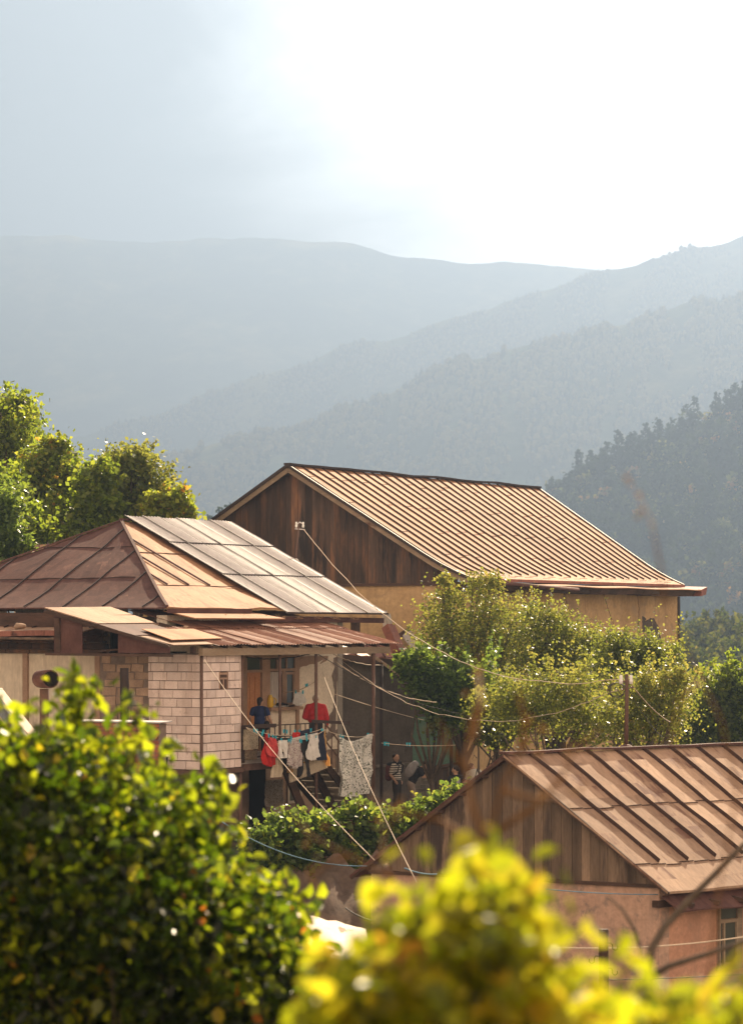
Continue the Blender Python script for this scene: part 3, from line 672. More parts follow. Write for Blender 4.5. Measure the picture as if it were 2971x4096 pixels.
crack([(602, 592), (608, 612), (616, 634)]); crack([(562, 590), (566, 604), (572, 622)]); crack([(636, 590), (638, 612), (637, 632)]); crack([(506, 587), (510, 594)])
# fallen plaster patches: slightly recessed-looking grey coats with ragged outline
def patch(name, fr, pts_px, t, mat, parent, prd=-0.006, plane='s'):
    """ragged patch of another coat on a wall, outline given on the wall"""
    fb = []
    for px, py in pts_px:
        s = fr.s_at(px, t); fb.append(fr.W(s, t+prd, fr.z_at(py, s, t)))
    out = []
    for a, b in zip(fb, fb[1:]+fb[:1]):
        for k in range(4):
            p = a.lerp(b, k/4); out.append(p+Vector((fbm((p.x*7, p.z*7, 1))*0.05, 0, fbm((p.x*7, p.z*7, 9))*0.07)) if k else p)
    c = sum(out, Vector())/len(out); mb = MB()
    bm_i = len(mb.v); mb.face(out, 0.4)
    return mb.build(name, mat, parent)
patch('bare_plaster_patch', B, [(641, 616), (645, 619), (653, 618), (655, 622), (658, 628), (660, 640), (657, 647), (654, 640), (652, 634), (647, 631), (641, 632)], 0, M['grey_plaster'], barn)
patch('bare_plaster_patch', B, [(611, 637), (617, 636), (649, 636), (651, 641), (655, 650), (611, 649)], 0, M['grey_plaster'], barn)
patch('bare_plaster_patch', B, [(523, 598), (525, 597), (526, 604), (523, 612), (521, 607)], 0, M['grey_plaster'], barn)

# ================================================================= HOUSE  (hip roofed, with porch)
A = Frame(-4.66, 77.5, 30.8)
AZE, AZR, AH = 0.59, 3.37, 5.59
T1 = 2.2; S1 = 1.58   # eave lines of the hip roof in this frame
house = thing('village_house', 'block and plaster house with hip roof, laundry balcony and corrugated porch roof', 'house', A.W(5, 5, -6))
def a_rightz(d, s=0): 
    k = max(0, 1.3-d); return AZE+(AZR-AZE)*d/AH+k*k*0.05-0.03
LEN = 11.77
apex = (S1+5.55, T1+AH)
# right slope, rust part: triangle-ish from the front corner to the apex
def right_fn(a, q):   # a along the eave 0..1 over [S1, S1+5.8], q eave->ridge clipped by the hip
    s_hip = S1+5.55*q; d = AH*q; s_ = s_hip+(S1+6.4-s_hip)*a
    return A.W(s_, T1+d, a_rightz(d)+fbm((s_*0.5, d*0.6, 2))*0.05)
mbr = MB(); mbr.thick_grid(right_fn, 16, 14, 0.04, r=lambda a, q: 0.5+0.5*math.sin(int(q*3)*7.7+int(a*6)*3.3))
def front_fn(a, q):   # front hip: t from T1 to T1+2AH narrowing to apex
    t0 = T1+AH*q; t1 = T1+2*AH-AH*q; s = S1+5.55*q; d = AH*q; t = t0+(t1-t0)*a
    k = max(0, 1.2-d); return A.W(s, t, a_rightz(d)+fbm((t*0.5, d*0.6, 8))*0.05)
mbf = MB(); mbf.thick_grid(front_fn, 26, 14, 0.04, r=lambda a, q: 0.5+0.5*math.sin(int(q*3)*7.7+int((a*(1-q)+q*.5)*9)*3.3))
def left_fn(a, q):
    s = S1+5.55*q; s_ = s+(S1+LEN-s)*a; return A.W(s_, T1+2*AH-AH*q, a_rightz(AH*q))
mb = MB(); mb.thick_grid(left_fn, 10, 6, 0.04); mb.build('roof_slope', M['rust_dark_shade'], house)
# standing seams: front slope (along u) and right slope (along v)
sm = mbf; sm.mat(1)
for k in range(1, 11):
    t = T1+k*1.40-0.55; d = min(t-T1, T1+2*AH-t); 
    if d < 0.3: continue
    n = 12; pts = [A.W(S1+5.55*(dd/AH), t, a_rightz(dd)+0.015+fbm((t*0.5, dd*0.6, 8))*0.05) for dd in [d*j/n for j in range(n+1)]]
    for p, q in zip(pts, pts[1:]): sm.bar(p+Vector((0, 0, 0.02)), q+Vector((0, 0, 0.015)), 0.028, 0.035, r=0.2)
for dd in (1.9, 3.9):
    q = dd/AH
    for j in range(14):
        if random.random() < 0.93: 
            p0 = Vector(front_fn(j/14, q)); p1 = Vector(front_fn((j+1)/14, q)); sm.bar(p0+Vector((0, 0, .012)), p1+Vector((0, 0, .012)), 0.03, 0.02, r=0.1)
sm.build('roof_slope', [M['rust_dark_shade'], M['metal_dark']], house)  # this slope's shade is painted in with the darker rust
sm = mbr; sm.mat(1)
for k, dtop in ((1.05, 0.9), (2.1, 1.95), (3.2, 3.0), (4.3, 3.95)):
    s = S1+k; n = 10; d0 = 1.45; d1 = min(AH, k/5.55*AH)
    if d1 <= d0: continue
    pts = [A.W(s, T1+dd, a_rightz(dd)+0.03) for dd in [d0+(d1-d0)*j/n for j in range(n+1)]]
    for p, q in zip(pts, pts[1:]): sm.bar(p+Vector((0, 0, 0.02)), q+Vector((0, 0, 0.02)), 0.04, 0.05, r=0.3)
for dd in (1.45, 3.5):
    s_h = S1+5.55*dd/AH; sm.bar(A.W(s_h, T1+dd, a_rightz(dd)+0.02), A.W(S1+6.0, T1+dd, a_rightz(dd)+0.02), 0.03, 0.02, r=0.1)
sm.build('roof_slope', [M['rust_roof'], M['rust_dark_shade']], house)
# hip and ridge caps
sm = MB()
for (sa, ta), (sb, tb) in (((S1, T1), apex), ((S1, T1+2*AH), apex)):
    pts = [A.W(sa+(sb-sa)*k/12, ta+(tb-ta)*k/12, a_rightz(AH*k/12)+0.04) for k in range(13)]
    for p, q in zip(pts, pts[1:]): sm.bar(p, q, 0.09, 0.05)
sm.bar(A.W(apex[0], apex[1], AZR+0.04), A.W(S1+LEN, apex[1], AZR+0.04), 0.16, 0.06); sm.build('ridge_cap', M['rust_dark_shade'], house)
# grey corrugated sheets over the right half, three overlapping courses
seam = MB()
def zprof(d0, d1, lift):
    return lambda q: (T1+d1-(d1-d0)*q, AZE+(AZR-AZE)*(d1-(d1-d0)*q)/AH+lift)
xs = [5.35, 6.25, 7.2, 8.15, 9.1, 10.1, 11.1, LEN+S1]
for ci, (d0, d1, lift, sb) in enumerate(((-0.25, 2.25, 0.07, 0.0), (2.05, 4.2, 0.10, 0.9), (4.0, AH+0.06, 0.13, 2.1))):
    for k in range(9):
        sa = S1+5.8+k*0.93; sb_ = min(sa+0.98, S1+LEN+0.05-(0.0 if ci == 0 else 0.0))
        if sa > S1+LEN-0.1: break
        corr_sheet(A, zprof(d0-(0.05 if k % 2 else 0), d1, lift+(k % 2)*0.022), sa, sb_, 0.16, 0.020, 6, r0=0.3+0.4*random.random(), seed=k).build('corrugated_sheet', M['zinc'], house)
        pf = zprof(d0-(0.05 if k % 2 else 0), d1, lift+(k % 2)*0.022+0.02); (ta, za), (tb_, zb2) = pf(0), pf(1); lapm = MB(); lapm.bar(A.W(sa+0.02, ta, za), A.W(sa+0.02, tb_, zb2), 0.022, 0.022); lapm.bar(A.W(sa, tb_-0.01, zb2-0.045), A.W(sb_, tb_-0.01, zb2-0.045), 0.03, 0.05); lapm.build('sheet_lap', M['metal_dark'], house)
# small rust flap roof under the right eave, front part
sm = MB(); sm.slab([A.W(S1+0.3, T1-0.75, 0.34), A.W(S1+5.0, T1-0.75, 0.34), A.W(S1+4.6, T1+0.35, 0.56), A.W(S1+0.3, T1+0.35, 0.56)], 0.03); sm.build('eave_flap', M['rust_roof'], house)
sm = MB(); sm.bar(A.W(S1+0.0, T1-0.02, 0.54), A.W(S1+4.3, T1-0.02, 0.56), 0.05, 0.13); sm.bar(A.W(S1+3.6, T1-0.1, 0.34), A.W(S1+LEN+0.3, T1+0.1, 0.30), 0.10, 0.16); sm.build('eave_board', M['rust_dark_shade'], house)
sm = MB(); sm.box(A, S1+LEN-1.3, S1+LEN-1.08, T1+0.1, T1+0.32, -0.6, 0.25); sm.build('roof_post', M['wood_dark'], house)
# walls of the main house
TW = 2.5; SE = A.s_at(337, TW)
m = MB(); m.box(A, 2.0, SE, TW, TW+0.35, -3.7, 0.42); m.box(A, SE-0.35, SE, TW+0.35, 13.2, -6.3, 0.42); m.box(A, 2.0, SE, 12.9, 13.2, -6.3, 0.42)
m.build('wall', M['cream2'], house)
sm = MB(); sm.box(A, SE, SE+0.28, TW-0.02, TW+0.3, -6.1, 0.3); sm.build('corner_post', surf('grey_render', [(0.26, 0.23, 0.20), (0.36, 0.32, 0.28)], 2, rough=0.95), house)
m = MB(); m.box(A, 0.4, SE-0.02, TW+0.05, TW+0.35, -6.3, -3.72, 0.4); m.box(A, 0.4, 0.7, TW+0.35, 13.1, -6.3, -0.62); m.build('basement_wall', M['stone'], house)
# --- front plane: plastered panels, stone panel, block annex
tA = A.t_at(148, 0); tB = A.t_at(99, 0.1)
ZT, ZB = -0.66, -3.82
def panel(t0, t1, s, mat, nm='wall_panel', z0=-6.2, z1=ZT): 
    mm = MB(); mm.box(A, s, s+0.25, t0, t1, z0, z1); return mm.build(nm, mat, house)
panel(tA, tB, 0.14, M['mortar'], 'stone_panel')
sm = MB(); z = -5.6; row = 0
while z < ZT-0.25:
    t = tA+0.02+(0.22 if row % 2 else 0); hh = random.uniform(0.2, 0.27)
    while t < tB-0.2:
        w_ = random.uniform(0.3, 0.55)
        if random.random() < 0.85 and t+w_ < tB: 
            j = [random.uniform(-0.02, 0.02) for _ in range(8)]
            q = [A.W(0.14, t+0.02+j[0], z+j[1]), A.W(0.14, t+w_-0.03+j[2], z+j[3]), A.W(0.14, t+w_-0.03+j[4], z+hh-0.03+j[5]), A.W(0.14, t+0.02+j[6], z+hh-0.03+j[7])]
            f = [p+Vector((-A.u[0], -A.u[1], 0))*0.025 for p in q]; sm.hexa(q, f, random.random())
        t += w_
    z += hh; row += 1
sm.build('rubble_stone', M['stone'], house)
panel(tB+0.16, 6.0, 0.20, M['cream'], 'plaster_panel'); panel(6.2, 13.2, 0.20, M['cream'], 'plaster_panel')
sm = MB()
for tt in (tB+0.0, 6.0, 8.9): sm.box(A, 0.12, 0.24, tt, tt+0.17, -5.5, ZT+0.02, random.random())
sm.build_each('timber_stud', M['wood_paint'], house)
sm = MB(); sm.tube([A.W(0.10, tA+0.0, ZT), A.W(0.10, tA+0.0, -5.5)], 0.03, 6); sm.build('pale_pipe', M['cream'], house)
sm = MB()
for k, (z0, z1, so2) in enumerate(((ZT+0.0, ZT+0.12, 0.10), (ZT+0.12, ZT+0.30, 0.22), (ZT+0.30, ZT+0.36, 0.12))):
    for j in range(12): sm.box(A, so2, so2+0.2, tB-0.1+j*0.85, tB-0.1+j*0.85+0.83, z0, z1-0.01, random.random())
sm.build('wall_plate', M['wood_gable'], house)
# lower pent roof in front of the hip roof
def pent(a, q):
    t = tB+0.15+10.5*a; s = S1+0.30-q*2.35; return A.W(s, t, 0.42-q*0.46-0.03*math.sin(q*3)+fbm((t*0.6, q*2, 4))*0.03)
sm = MB(); sm.thick_grid(pent, 24, 6, 0.04, r=lambda a, q: 0.5+0.5*math.sin(int(a*9)*4.4)); sm.mat(1)
for k in range(11):
    t = tB+0.35+k*1.0
    pts = [Vector(pent((t-tB-0.15)/10.5, q/8)) for q in range(7)]
    for p, q in zip(pts, pts[1:]): sm.bar(p+Vector((0, 0, 0.03)), q+Vector((0, 0, 0.03)), 0.035, 0.04)
sm.build('pent_roof', [M['rust_pink'], M['metal_dark']], house)
sm = MB()
for k in range(14): sm.bar(A.W(-0.78, tB+0.05+k*0.76, -0.10+0.02*math.sin(k)), A.W(-0.78, tB+0.80+k*0.76, -0.10+0.02*math.sin(k+1)), 0.06, 0.15, r=random.random())
sm.build('pent_fascia', M['rust_red'], house)
sm = MB(); sm.tube([A.W(-0.80, tB-0.2, -0.27), A.W(-0.82, 7, -0.22), A.W(-0.8, 13, -0.2)], 0.04, 6); sm.build('eave_pole', M['wood_grey'], house)
sm = MB()
for tt in [tB+0.1+k*0.9 for k in range(11)]: sm.bar(A.W(-0.74, tt, -0.27), A.W(0.6, tt, -0.10), 0.09, 0.10, r=random.random())
sm.box(A, S1-0.2, S1-0.1, tB, 13.2, 0.36, 0.50); sm.build('rafter', M['wood_dark'], house)
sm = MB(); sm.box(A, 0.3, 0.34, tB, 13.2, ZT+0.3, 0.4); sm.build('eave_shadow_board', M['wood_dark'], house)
# --- block annex, every block laid on a mortar core
SAx = A.s_at(241, 0)
sm = MB(); sm.box(A, 0.03, SAx-0.03, 0.03, tA, ZB, ZT); 
sm.box(A, 0.35, SAx-0.03, tA, 2.5, ZB, ZT)
sm.build('annex_wall', M['mortar'], house)
bl = MB(); nrow = 13; rh = (ZT-ZB)/nrow
w0, w1 = A.s_at(218.5, 0), A.s_at(228, 0); wz0 = A.z_at(689, w0, 0); wz1 = A.z_at(671.5, w0, 0)
for i in range(nrow):
    z0 = ZB+i*rh+0.012+random.uniform(-.006, .006); z1 = ZB+(i+1)*rh-0.012+random.uniform(-.006, .006); dzs = 0.02*math.sin(i*1.7)
    t = 0.0; first = (0.28 if i % 2 else 0.46)
    while t < tA-0.02:
        wd = first if t == 0 else (0.47+random.uniform(-0.02, 0.02) if random.random() < 0.85 else 0.16); t1 = min(t+wd, tA)
        if t1-t > 0.05: bl.box(A, -random.uniform(0.0, 0.012), 0.05, t+0.011, t1-0.011, z0, z1, random.random())
        t = t1
    s = 0.06; first = (0.46 if i % 2 else 0.24)
    while s < SAx-0.02:
        wd = first if s == 0.06 else (0.47+random.uniform(-0.02, 0.02)); s1_ = min(s+wd, SAx)
        parts = [(s+0.013, s1_-0.013)]
        if z1 > wz0 and z0 < wz1:
            parts = [(a, b) for a, b in ((s+0.009, min(s1_-0.009, w0)), (max(s+0.009, w1), s1_-0.009)) if b-a > 0.04]
        dz = 0.0
        for a, b in parts: bl.box(A, a, b, -random.uniform(0.0, 0.012), 0.04, z0+dz, z1+dz, random.random())
        s = s1_
bl.build('blocks', M['block'], house)
sm = MB(); sm.box(A, w0, w1, 0.005, 0.025, wz0, wz1); wo = sm.build('window', M['wood_dark'], house)
sm = MB()
for a, b, c, d in ((w0, w0+0.06, wz0, wz1), (w1-0.06, w1, wz0, wz1), (w0+.06, w1-.06, wz1-0.09, wz1-0.03), (w0+.06, w1-.06, wz1-0.22, wz1-0.17), ((w0+w1)/2-0.02, (w0+w1)/2+0.02, wz0, wz1-.22)): sm.box(A, a, b, -0.004, 0.004, c, d, random.random())
sm.build('frame', M['wood_paint'], wo)
sm = MB(); sm.tube([A.W(0.02, -0.03, ZT+0.05), A.W(0.02, -0.03, -6.0)], 0.045, 8); sm.tube([A.W(SAx+0.02, -0.02, ZT+0.0), A.W(SAx+0.02, -0.02, -3.6)], 0.035, 8); sm.build_each('corner_angle_iron', M['metal_rust'], house)
sm = MB(); sm.box(A, -0.05, SAx+0.05, -0.06, 0.1, ZB-0.14, ZB-0.01); sm.box(A, -0.06, 0.05, 0.1, tA+0.1, ZB-0.14, ZB-0.01); sm.build('floor_girder', M['metal_rust'], house)
# --- porch floor, wall openings
PE = A.s_at(325, 0)
sm = MB(); sm.box(A, SAx+0.05, PE+0.1, 0.0, TW, -3.76, -3.62); sm.build('porch_floor', surf('floor_concrete', [(0.30, 0.27, 0.24), (0.42, 0.38, 0.34)], 2), house)
sm = MB(); sm.box(A, SAx+0.06, PE+0.2, -0.08, -0.005, -3.92, -3.74); sm.build('floor_girder', M['metal_rust'], house)
def opening(px0, px1, py0, py1, nm, mat, prd=0.03, zbot=None):
    s0, s1 = A.s_at(px0, TW), A.s_at(px1, TW); zt = A.z_at(py0, s0, TW); zb = zbot if zbot is not None else A.z_at(py1, s0, TW)
    mm = MB(); mm.box(A, s0, s1, TW-prd, TW+0.02, zb, zt); return s0, s1, zb, zt, mm.build(nm, mat, house)
s0, s1, zb, zt, dr = opening(244.5, 259.5, 657, 760, 'door', M['wood_paint'], 0.02, -3.6)
zd = A.z_at(672, s0, TW)
sm = MB(); sm.box(A, s0+0.08, s1-0.05, TW-0.045, TW-0.021, -3.58, zd-0.02)
for a, b in ((0.15, 0.5), (0.58, 0.93)):
    for c, d in ((0.06, 0.40), (0.46, 0.95)):
        sa, sb = s0+0.08+(s1-s0-0.13)*a, s0+0.08+(s1-s0-0.13)*b; za, zb2 = -3.58+(zd+3.56)*c, -3.58+(zd+3.56)*d; sm.box(A, sa, sb, TW-0.06, TW-0.0455, za, zb2, 0.7)
dl = sm.build('door_leaf', M['door_wood'], dr)
sm = MB(); sm.box(A, s0+0.08, s1-0.05, TW-0.04, TW-0.021, zd+0.06, zt-0.02); sm.build('fanlight', M['glass'], dr)
sm = MB()
for sa, sb, za, zb2 in ((s0-0.22, s0, -3.6, zt+0.05), (s1, s1+0.42, -3.6, zt+0.05), (s0, s1, zd-0.02, zd+0.06), (s0-0.02, s1+0.02, zt-0.01, zt+0.08)): sm.box(A, sa, sb, TW-0.09, TW-0.021, za, zb2, random.random())
sm.build('door_frame', M['wood_paint'], dr)
# window with curtains and an open casement
s0, s1, zb, zt, wn = opening(266.5, 294, 657, 707.5, 'window', M['black_void'], 0.01)  # black backing paints the dark room behind the window
wz = A.z_at(670.5, s0, TW)
sm = MB(); sm.box(A, s0+0.05, s1-0.05, TW-0.03, TW-0.012, wz+0.04, zt-0.04); sm.box(A, s0+(s1-s0)*0.60, s1-0.08, TW-0.03, TW-0.012, zb+0.08, wz-0.04); sm.build('pane', M['glass'], wn)
sm = MB(); W_ = s1-s0
for a, b, za, zb2 in ((-0.06, 0.05, zb, zt+.04), (0.95, 1.03, zb, zt+0.04), (0.05, 0.95, wz-0.03, wz+0.05), (0.05, 0.95, zt-0.03, zt+0.05), (0.30, 0.33, wz+.05, zt-.03), (0.64, 0.67, wz+.05, zt-.03), (0.50, 0.60, zb, wz-0.03), (0.605, 0.65, zb+0.06, wz-0.05), (0.90, 0.945, zb+0.06, wz-0.05), (0.65, 0.90, zb+0.04, zb+0.12), (0.65, 0.90, wz-0.13, wz-0.06)):
    sm.box(A, s0+W_*a, s0+W_*b, TW-0.075, TW-0.031, za, zb2, random.random())
sm.build('frame', M['wood_paint'], wn)
M['curtain'] = cloth1('curtain', (0.62, 0.56, 0.52))
sm = MB(); sm.grid(lambda a, q: A.W(s0+W_*(0.07+0.42*a*(1-0.12*math.sin(q*3))), TW-0.05+0.03*math.sin(a*26), wz-0.05+(zb+0.05-wz)*q), 40, 8); sm.build('curtain', M['curtain'], wn)
sm = MB(); sm.box(A, s0-0.15, s1+0.12, TW-0.26, TW-0.01, zb-0.09, zb-0.0); sm.build('sill', M['wood_paint'], wn)
sill_z = zb; sill_s0 = s0
sm = MB(); sm.box(A, s1+W_*0.035, s1+W_*0.13, TW-0.06, TW-0.005, -3.6, zt+0.1); sm.build('shutter_board', M['wood_paint'], house)
patch('bare_plaster_patch', A, [(296, 656), (328, 656), (326, 661), (320, 664), (311, 664), (300, 668), (296, 668)], TW, M['wood_paint'], house)
patch('bare_plaster_patch', A, [(337.5, 656), (337.5, 733), (326, 742), (325, 736), (331, 725), (327, 718), (333, 708), (334, 690), (331, 676), (334, 668), (333, 658)], TW, M['mortar'], house)
patch('bare_plaster_patch', A, [(270, 711), (272, 714), (272, 720), (270, 725), (266.5, 720), (266, 714), (268, 711)], TW, M['mortar'], house)
# --- porch roof: purlins, beam, rusty corrugated sheets, flat sheets
def pz(t): return 0.55-(3.9-t)/4.2*0.95
def pprof(q): 
    t = 3.9-q*4.25; return (t, pz(t)+0.0)
SR0, SR1 = -1.75, 10.35
for k in range(13):
    sa = 0.4+k*0.78; sb = min(sa+0.84, SR1)
    if sa > SR1-0.1: break
    t_top = 3.9 if k > 1 else (2.3 if k == 1 else 1.4)
    for (qa, qb, lf) in ((0.0, 0.55, 0.03), (0.50, 1.0, 0.0)):
        if k <= 1 and qa == 0: continue
        corr_sheet(A, (lambda qa, qb: (lambda q: pprof(qa+(qb-qa)*q)))(qa, qb+random.uniform(-0.006, 0.006)), sa, sb, 0.15, 0.020, 5, r0=random.random(), lift=lf+(k % 2)*0.018, seed=k).build('corrugated_sheet', M['rust_corr'], house)
sm = MB()
sm.slab([A.W(-1.75, 2.1, pz(2.1)+0.03), A.W(0.9, 2.0, pz(2.0)+0.05), A.W(1.3, 3.95, pz(3.95)+0.10), A.W(-1.75, 3.95, pz(3.95)+0.06)], 0.03, 0.8)
sm.slab([A.W(-1.8, 0.95, pz(.95)-0.02), A.W(0.6, 0.9, pz(0.9)+0.02), A.W(0.6, 2.25, pz(2.25)+0.05), A.W(-1.8, 2.2, pz(2.2)+0.02)], 0.03, 0.5)
sm.slab([A.W(-1.2, 0.1, pz(.1)+0.05), A.W(1.35, 0.15, pz(0.15)+0.075), A.W(1.5, 1.25, pz(1.25)+0.085), A.W(-0.9, 1.3, pz(1.3)+0.07)], 0.02, 0.9)
sm.slab([A.W(-1.5, -0.15, pz(-.15)-0.03), A.W(0.45, -0.15, pz(-0.15)-0.01), A.W(0.45, 0.95, pz(.95)-0.02), A.W(-1.5, 0.95, pz(.95)-0.04)], 0.02, 0.3)
for ob_, mt_ in zip(sm.build_each('flat_roof_sheet', M['rust_roof'], house), ('rust_pink', 'rust_dark_shade', 'rust_roof', 'rust_pink')): ob_.data.materials[0] = M[mt_]
sm = MB()
sm.bar(A.W(-1.7, 3.1, pz(3.1)-.01), A.W(1.1, 3.0, pz(3.0)+.06), 0.04, 0.06); sm.bar(A.W(-1.78, 2.12, pz(2.12)+.0), A.W(0.9, 2.05, pz(2.05)+.04), 0.05, 0.07); sm.bar(A.W(-1.78, 3.95, pz(3.95)-.04), A.W(-1.78, -0.15, pz(-.15)-.06), 0.05, 0.09, r=0.2)
sm.build('sheet_edge', M['wood_dark'], house)
# fascia panels below the left edge
sm = MB()
def fpan(t0, t1, zb0, zb1, s=-1.66, dz=0.0): sm.hexa([A.W(s, t0, zb0), A.W(s+0.03, t0, zb0), A.W(s+0.03, t1, zb1), A.W(s, t1, zb1)], [A.W(s, t0, pz(t0)-0.05+dz), A.W(s+0.03, t0, pz(t0)-0.05+dz), A.W(s+0.03, t1, pz(t1)-0.05+dz), A.W(s, t1, pz(t1)-0.05+dz)], random.random())
fpan(2.75, 3.70, -0.66, -0.64); fpan(-0.15, 1.55, -0.62, -0.62, dz=-0.02)
sm.build_each('fascia_panel', M['rust_dark_shade'], house)
sm = MB(); sm.bar(A.W(-1.70, 3.55, 0.33), A.W(-1.62, 3.55, -0.6), 0.16, 0.12); sm.bar(A.W(-1.70, 2.75, 0.20), A.W(-1.72, 1.5, -0.06), 0.05, 0.10, r=0.9); sm.bar(A.W(-1.62, 4.0, -0.66), A.W(-1.62, -0.2, -0.68), 0.10, 0.07); sm.bar(A.W(-1.0, 3.0, -0.60), A.W(-1.0, 1.2, -0.48), 0.05, 0.05)
sm.build_each('roof_timber', M['wood_dark'], house)
sm = MB(); sm.box(A, -0.2, 1.4, 1.4, 2.9, -0.64, -0.60); sm.build('loft_shade_floor', M['black_void'], house)  # black sheet paints the shade in the space under the porch roof
sm = MB(); sm.box(A, -0.1, 1.2, 2.9, 2.94, -0.6, 0.25); sm.build('loft_shade_back', M['black_void'], house)  # upright black sheet, shade painted at the back of that space
sm = MB(); a = A.W(-0.15, -0.12, -0.60); b = A.W(9.9, -0.12, -0.60)
n = 4
for k in range(n): sm.bar(a.lerp(b, k/n), a.lerp(b, (k+0.998)/n), 0.14, 0.20, r=[0.9, 0.8, 0.6, 0.05][k])
bm_ = sm.build('porch_beam', M['wood_beam'], house)
sm = MB()
for k in range(14): sm.bar(A.W(0.3+k*0.73, -0.2, pz(-.2)-0.09), A.W(0.3+k*0.73, 2.6, pz(2.6)-0.09), 0.08, 0.10, r=random.random())
sm.bar(A.W(-0.2, 0.1, -0.64), A.W(-0.2, 0.1, -0.45), 0.12, 0.12)
sm.build('rafter', M['wood_dark'], house)
sm = MB()
for px, t, zb, r_ in ((279.5, -0.05, -3.7, 0.04), (315.7, -0.05, -6.1, 0.045), (372.8, -0.1, -6.1, 0.06), (239.6, 0.05, -6.1, 0.06)):
    s = A.s_at(px, t); zt_ = -0.7 if px != 239.6 else -3.9
    pm = MB(); pm.tube([A.W(s, t, zt_), A.W(s+0.01, t, zb)], r_, 8); pm.build('post', M['metal_rust'], house)
# --- balcony railing
rz = -2.70
sm = MB(); sm.bar(A.W(SAx, -0.04, rz), A.W(PE, -0.04, rz), 0.03, 0.03); sm.bar(A.W(SAx, -0.04, rz-0.32), A.W(PE, -0.04, rz-0.32), 0.03, 0.05); sm.bar(A.W(SAx, -0.04, -3.56), A.W(PE, -0.04, -3.56), 0.03, 0.05)
k = SAx+0.05
while k < PE: sm.bar(A.W(k, -0.04, rz), A.W(k, -0.04, -3.56), 0.022, 0.022); k += 0.27
sm.box(A, SAx-0.02, SAx+0.06, -0.08, 0.0, -3.7, rz+0.03)
sm.build('balcony_railing', M['metal_dark'], house)
sm = MB()
a = A.s_at(243, -0.1); b = A.s_at(270.5, -0.3); sm.bar(A.W(a, -0.1, rz+0.0), A.W(b, -0.45, rz+0.02), 0.10, 0.10)
a = A.s_at(313, -0.1); b = A.s_at(349.5, -0.9); sm.bar(A.W(a, -0.05, rz+0.06), A.W(b, -0.9, rz-0.0), 0.08, 0.09)
sm.build_each('line_arm', M['metal_dark'], house)
# --- stairs down to the yard
SS0, SS1 = PE-0.1, PE+3.0; nst = 10; stair = MB()
for k in range(nst):
    s = PE+0.1+k*0.29; z = -3.66-(k+1)*0.205; stair.box(A, s, s+0.36, 0.1, 1.5, z-0.07, z, random.random()); stair.box(A, s+0.31, s+0.34, 0.12, 1.48, z-0.2, z-0.072, 0.5)
st = stair.build('staircase', surf('stair_stone', [(0.36, 0.29, 0.22), (0.52, 0.43, 0.34)], 3), house)
sm = MB()
for t in (0.05, 1.52): sm.bar(A.W(PE-0.2, t, -3.75), A.W(PE+3.05, t, -3.75-10*0.222), 0.06, 0.24)
sm.build_each('stringer', M['wood_dark'], st)
sm = MB()
for dz in (0.95, 0.45): sm.bar(A.W(PE, 0.03, -3.66+dz), A.W(PE+2.9, 0.03, -3.66-2.05+dz), 0.035, 0.035)
for k in range(9): sm.bar(A.W(PE+0.05+k*0.35, 0.03, -3.7-k*0.247), A.W(PE+0.05+k*0.35, 0.03, -2.71-k*0.247), 0.025, 0.025)
sm.build('handrail', M['metal_rust'], st)
# second stair flight seen below the laundry: dark stringers under the balcony
sm = MB(); sm.bar(A.W(A.s_at(284, 0.6), 0.6, -3.95), A.W(A.s_at(312, 0.6), 0.6, -5.95), 0.08, 0.30); sm.bar(A.W(A.s_at(310, 0.6), 0.6, -3.95), A.W(A.s_at(344, 0.6), 0.6, -5.95), 0.08, 0.30)
sm.build_each('stair_brace', M['wood_dark'], house)
# clutter in the dark undercroft, kept as house parts: door opening and a small window
sm = MB(); sm.box(A, A.s_at(250, TW), A.s_at(266, TW), TW+0.02, TW+0.045, -6.0, -4.1); sm.build('cellar_opening', M['black_void'], house)  # black sheet against the wall paints the dark of the opening
s0 = A.s_at(288, TW); s1 = A.s_at(300, TW); sm = MB(); sm.box(A, s0, s1, TW+0.0, TW+0.045, -5.2, -4.2); cw = sm.build('window', M['glass'], house)
sm = MB(); 
for a, b, c, d in ((s0-.05, s0+.03, -5.25, -4.15), (s1-.03, s1+.05, -5.25, -4.15), (s0+.03, s1-.03, -4.23, -4.15), (s0+.03, s1-.03, -5.25, -5.17)): sm.box(A, a, b, TW-0.03, TW+0.0, c, d)
sm.build('frame', M['cream'], cw)

# ================================================================= COTTAGE (lower right)
Cc = Frame(5.05*1.16, 50*1.16, 48.0, 31.0)
CZE, CZR, CW = -4.36*1.16, -2.27*1.16+0.02, 2.95*1.16
CLN = 13.0
cot = thing('cottage', 'pink plastered cottage with grey board gable and wide seamed rust roof', 'house', Cc.W(0, CW, -8.5))
def c_prof(q):
    d = q*(CW+0.35); return (CW-d, CZR-d*(CZR-CZE)/CW)
def c_profl(q):
    d = q*(CW+0.35); return (CW+d, CZR-d*(CZR-CZE)/CW)
mb, cfn = roof_sheet(Cc, -0.22, CLN, 0, c_prof, 12, sag=0.03, seed=11); cmb = mb
mb, cfl = roof_sheet(Cc, -0.22, CLN, 0, c_profl, 8, sag=0.03, seed=12); mb.build('roof', M['rust_dark_shade'], cot)
sm = cmb; sm.mat(1); npan = 15
for k in range(npan):
    a = (k+0.85)/npan
    if a < 1: seam_line(sm, cfn, a, 0.0, 0.80+random.uniform(-0.006, 0.006), 0.06, 0.075, Cc, 14)
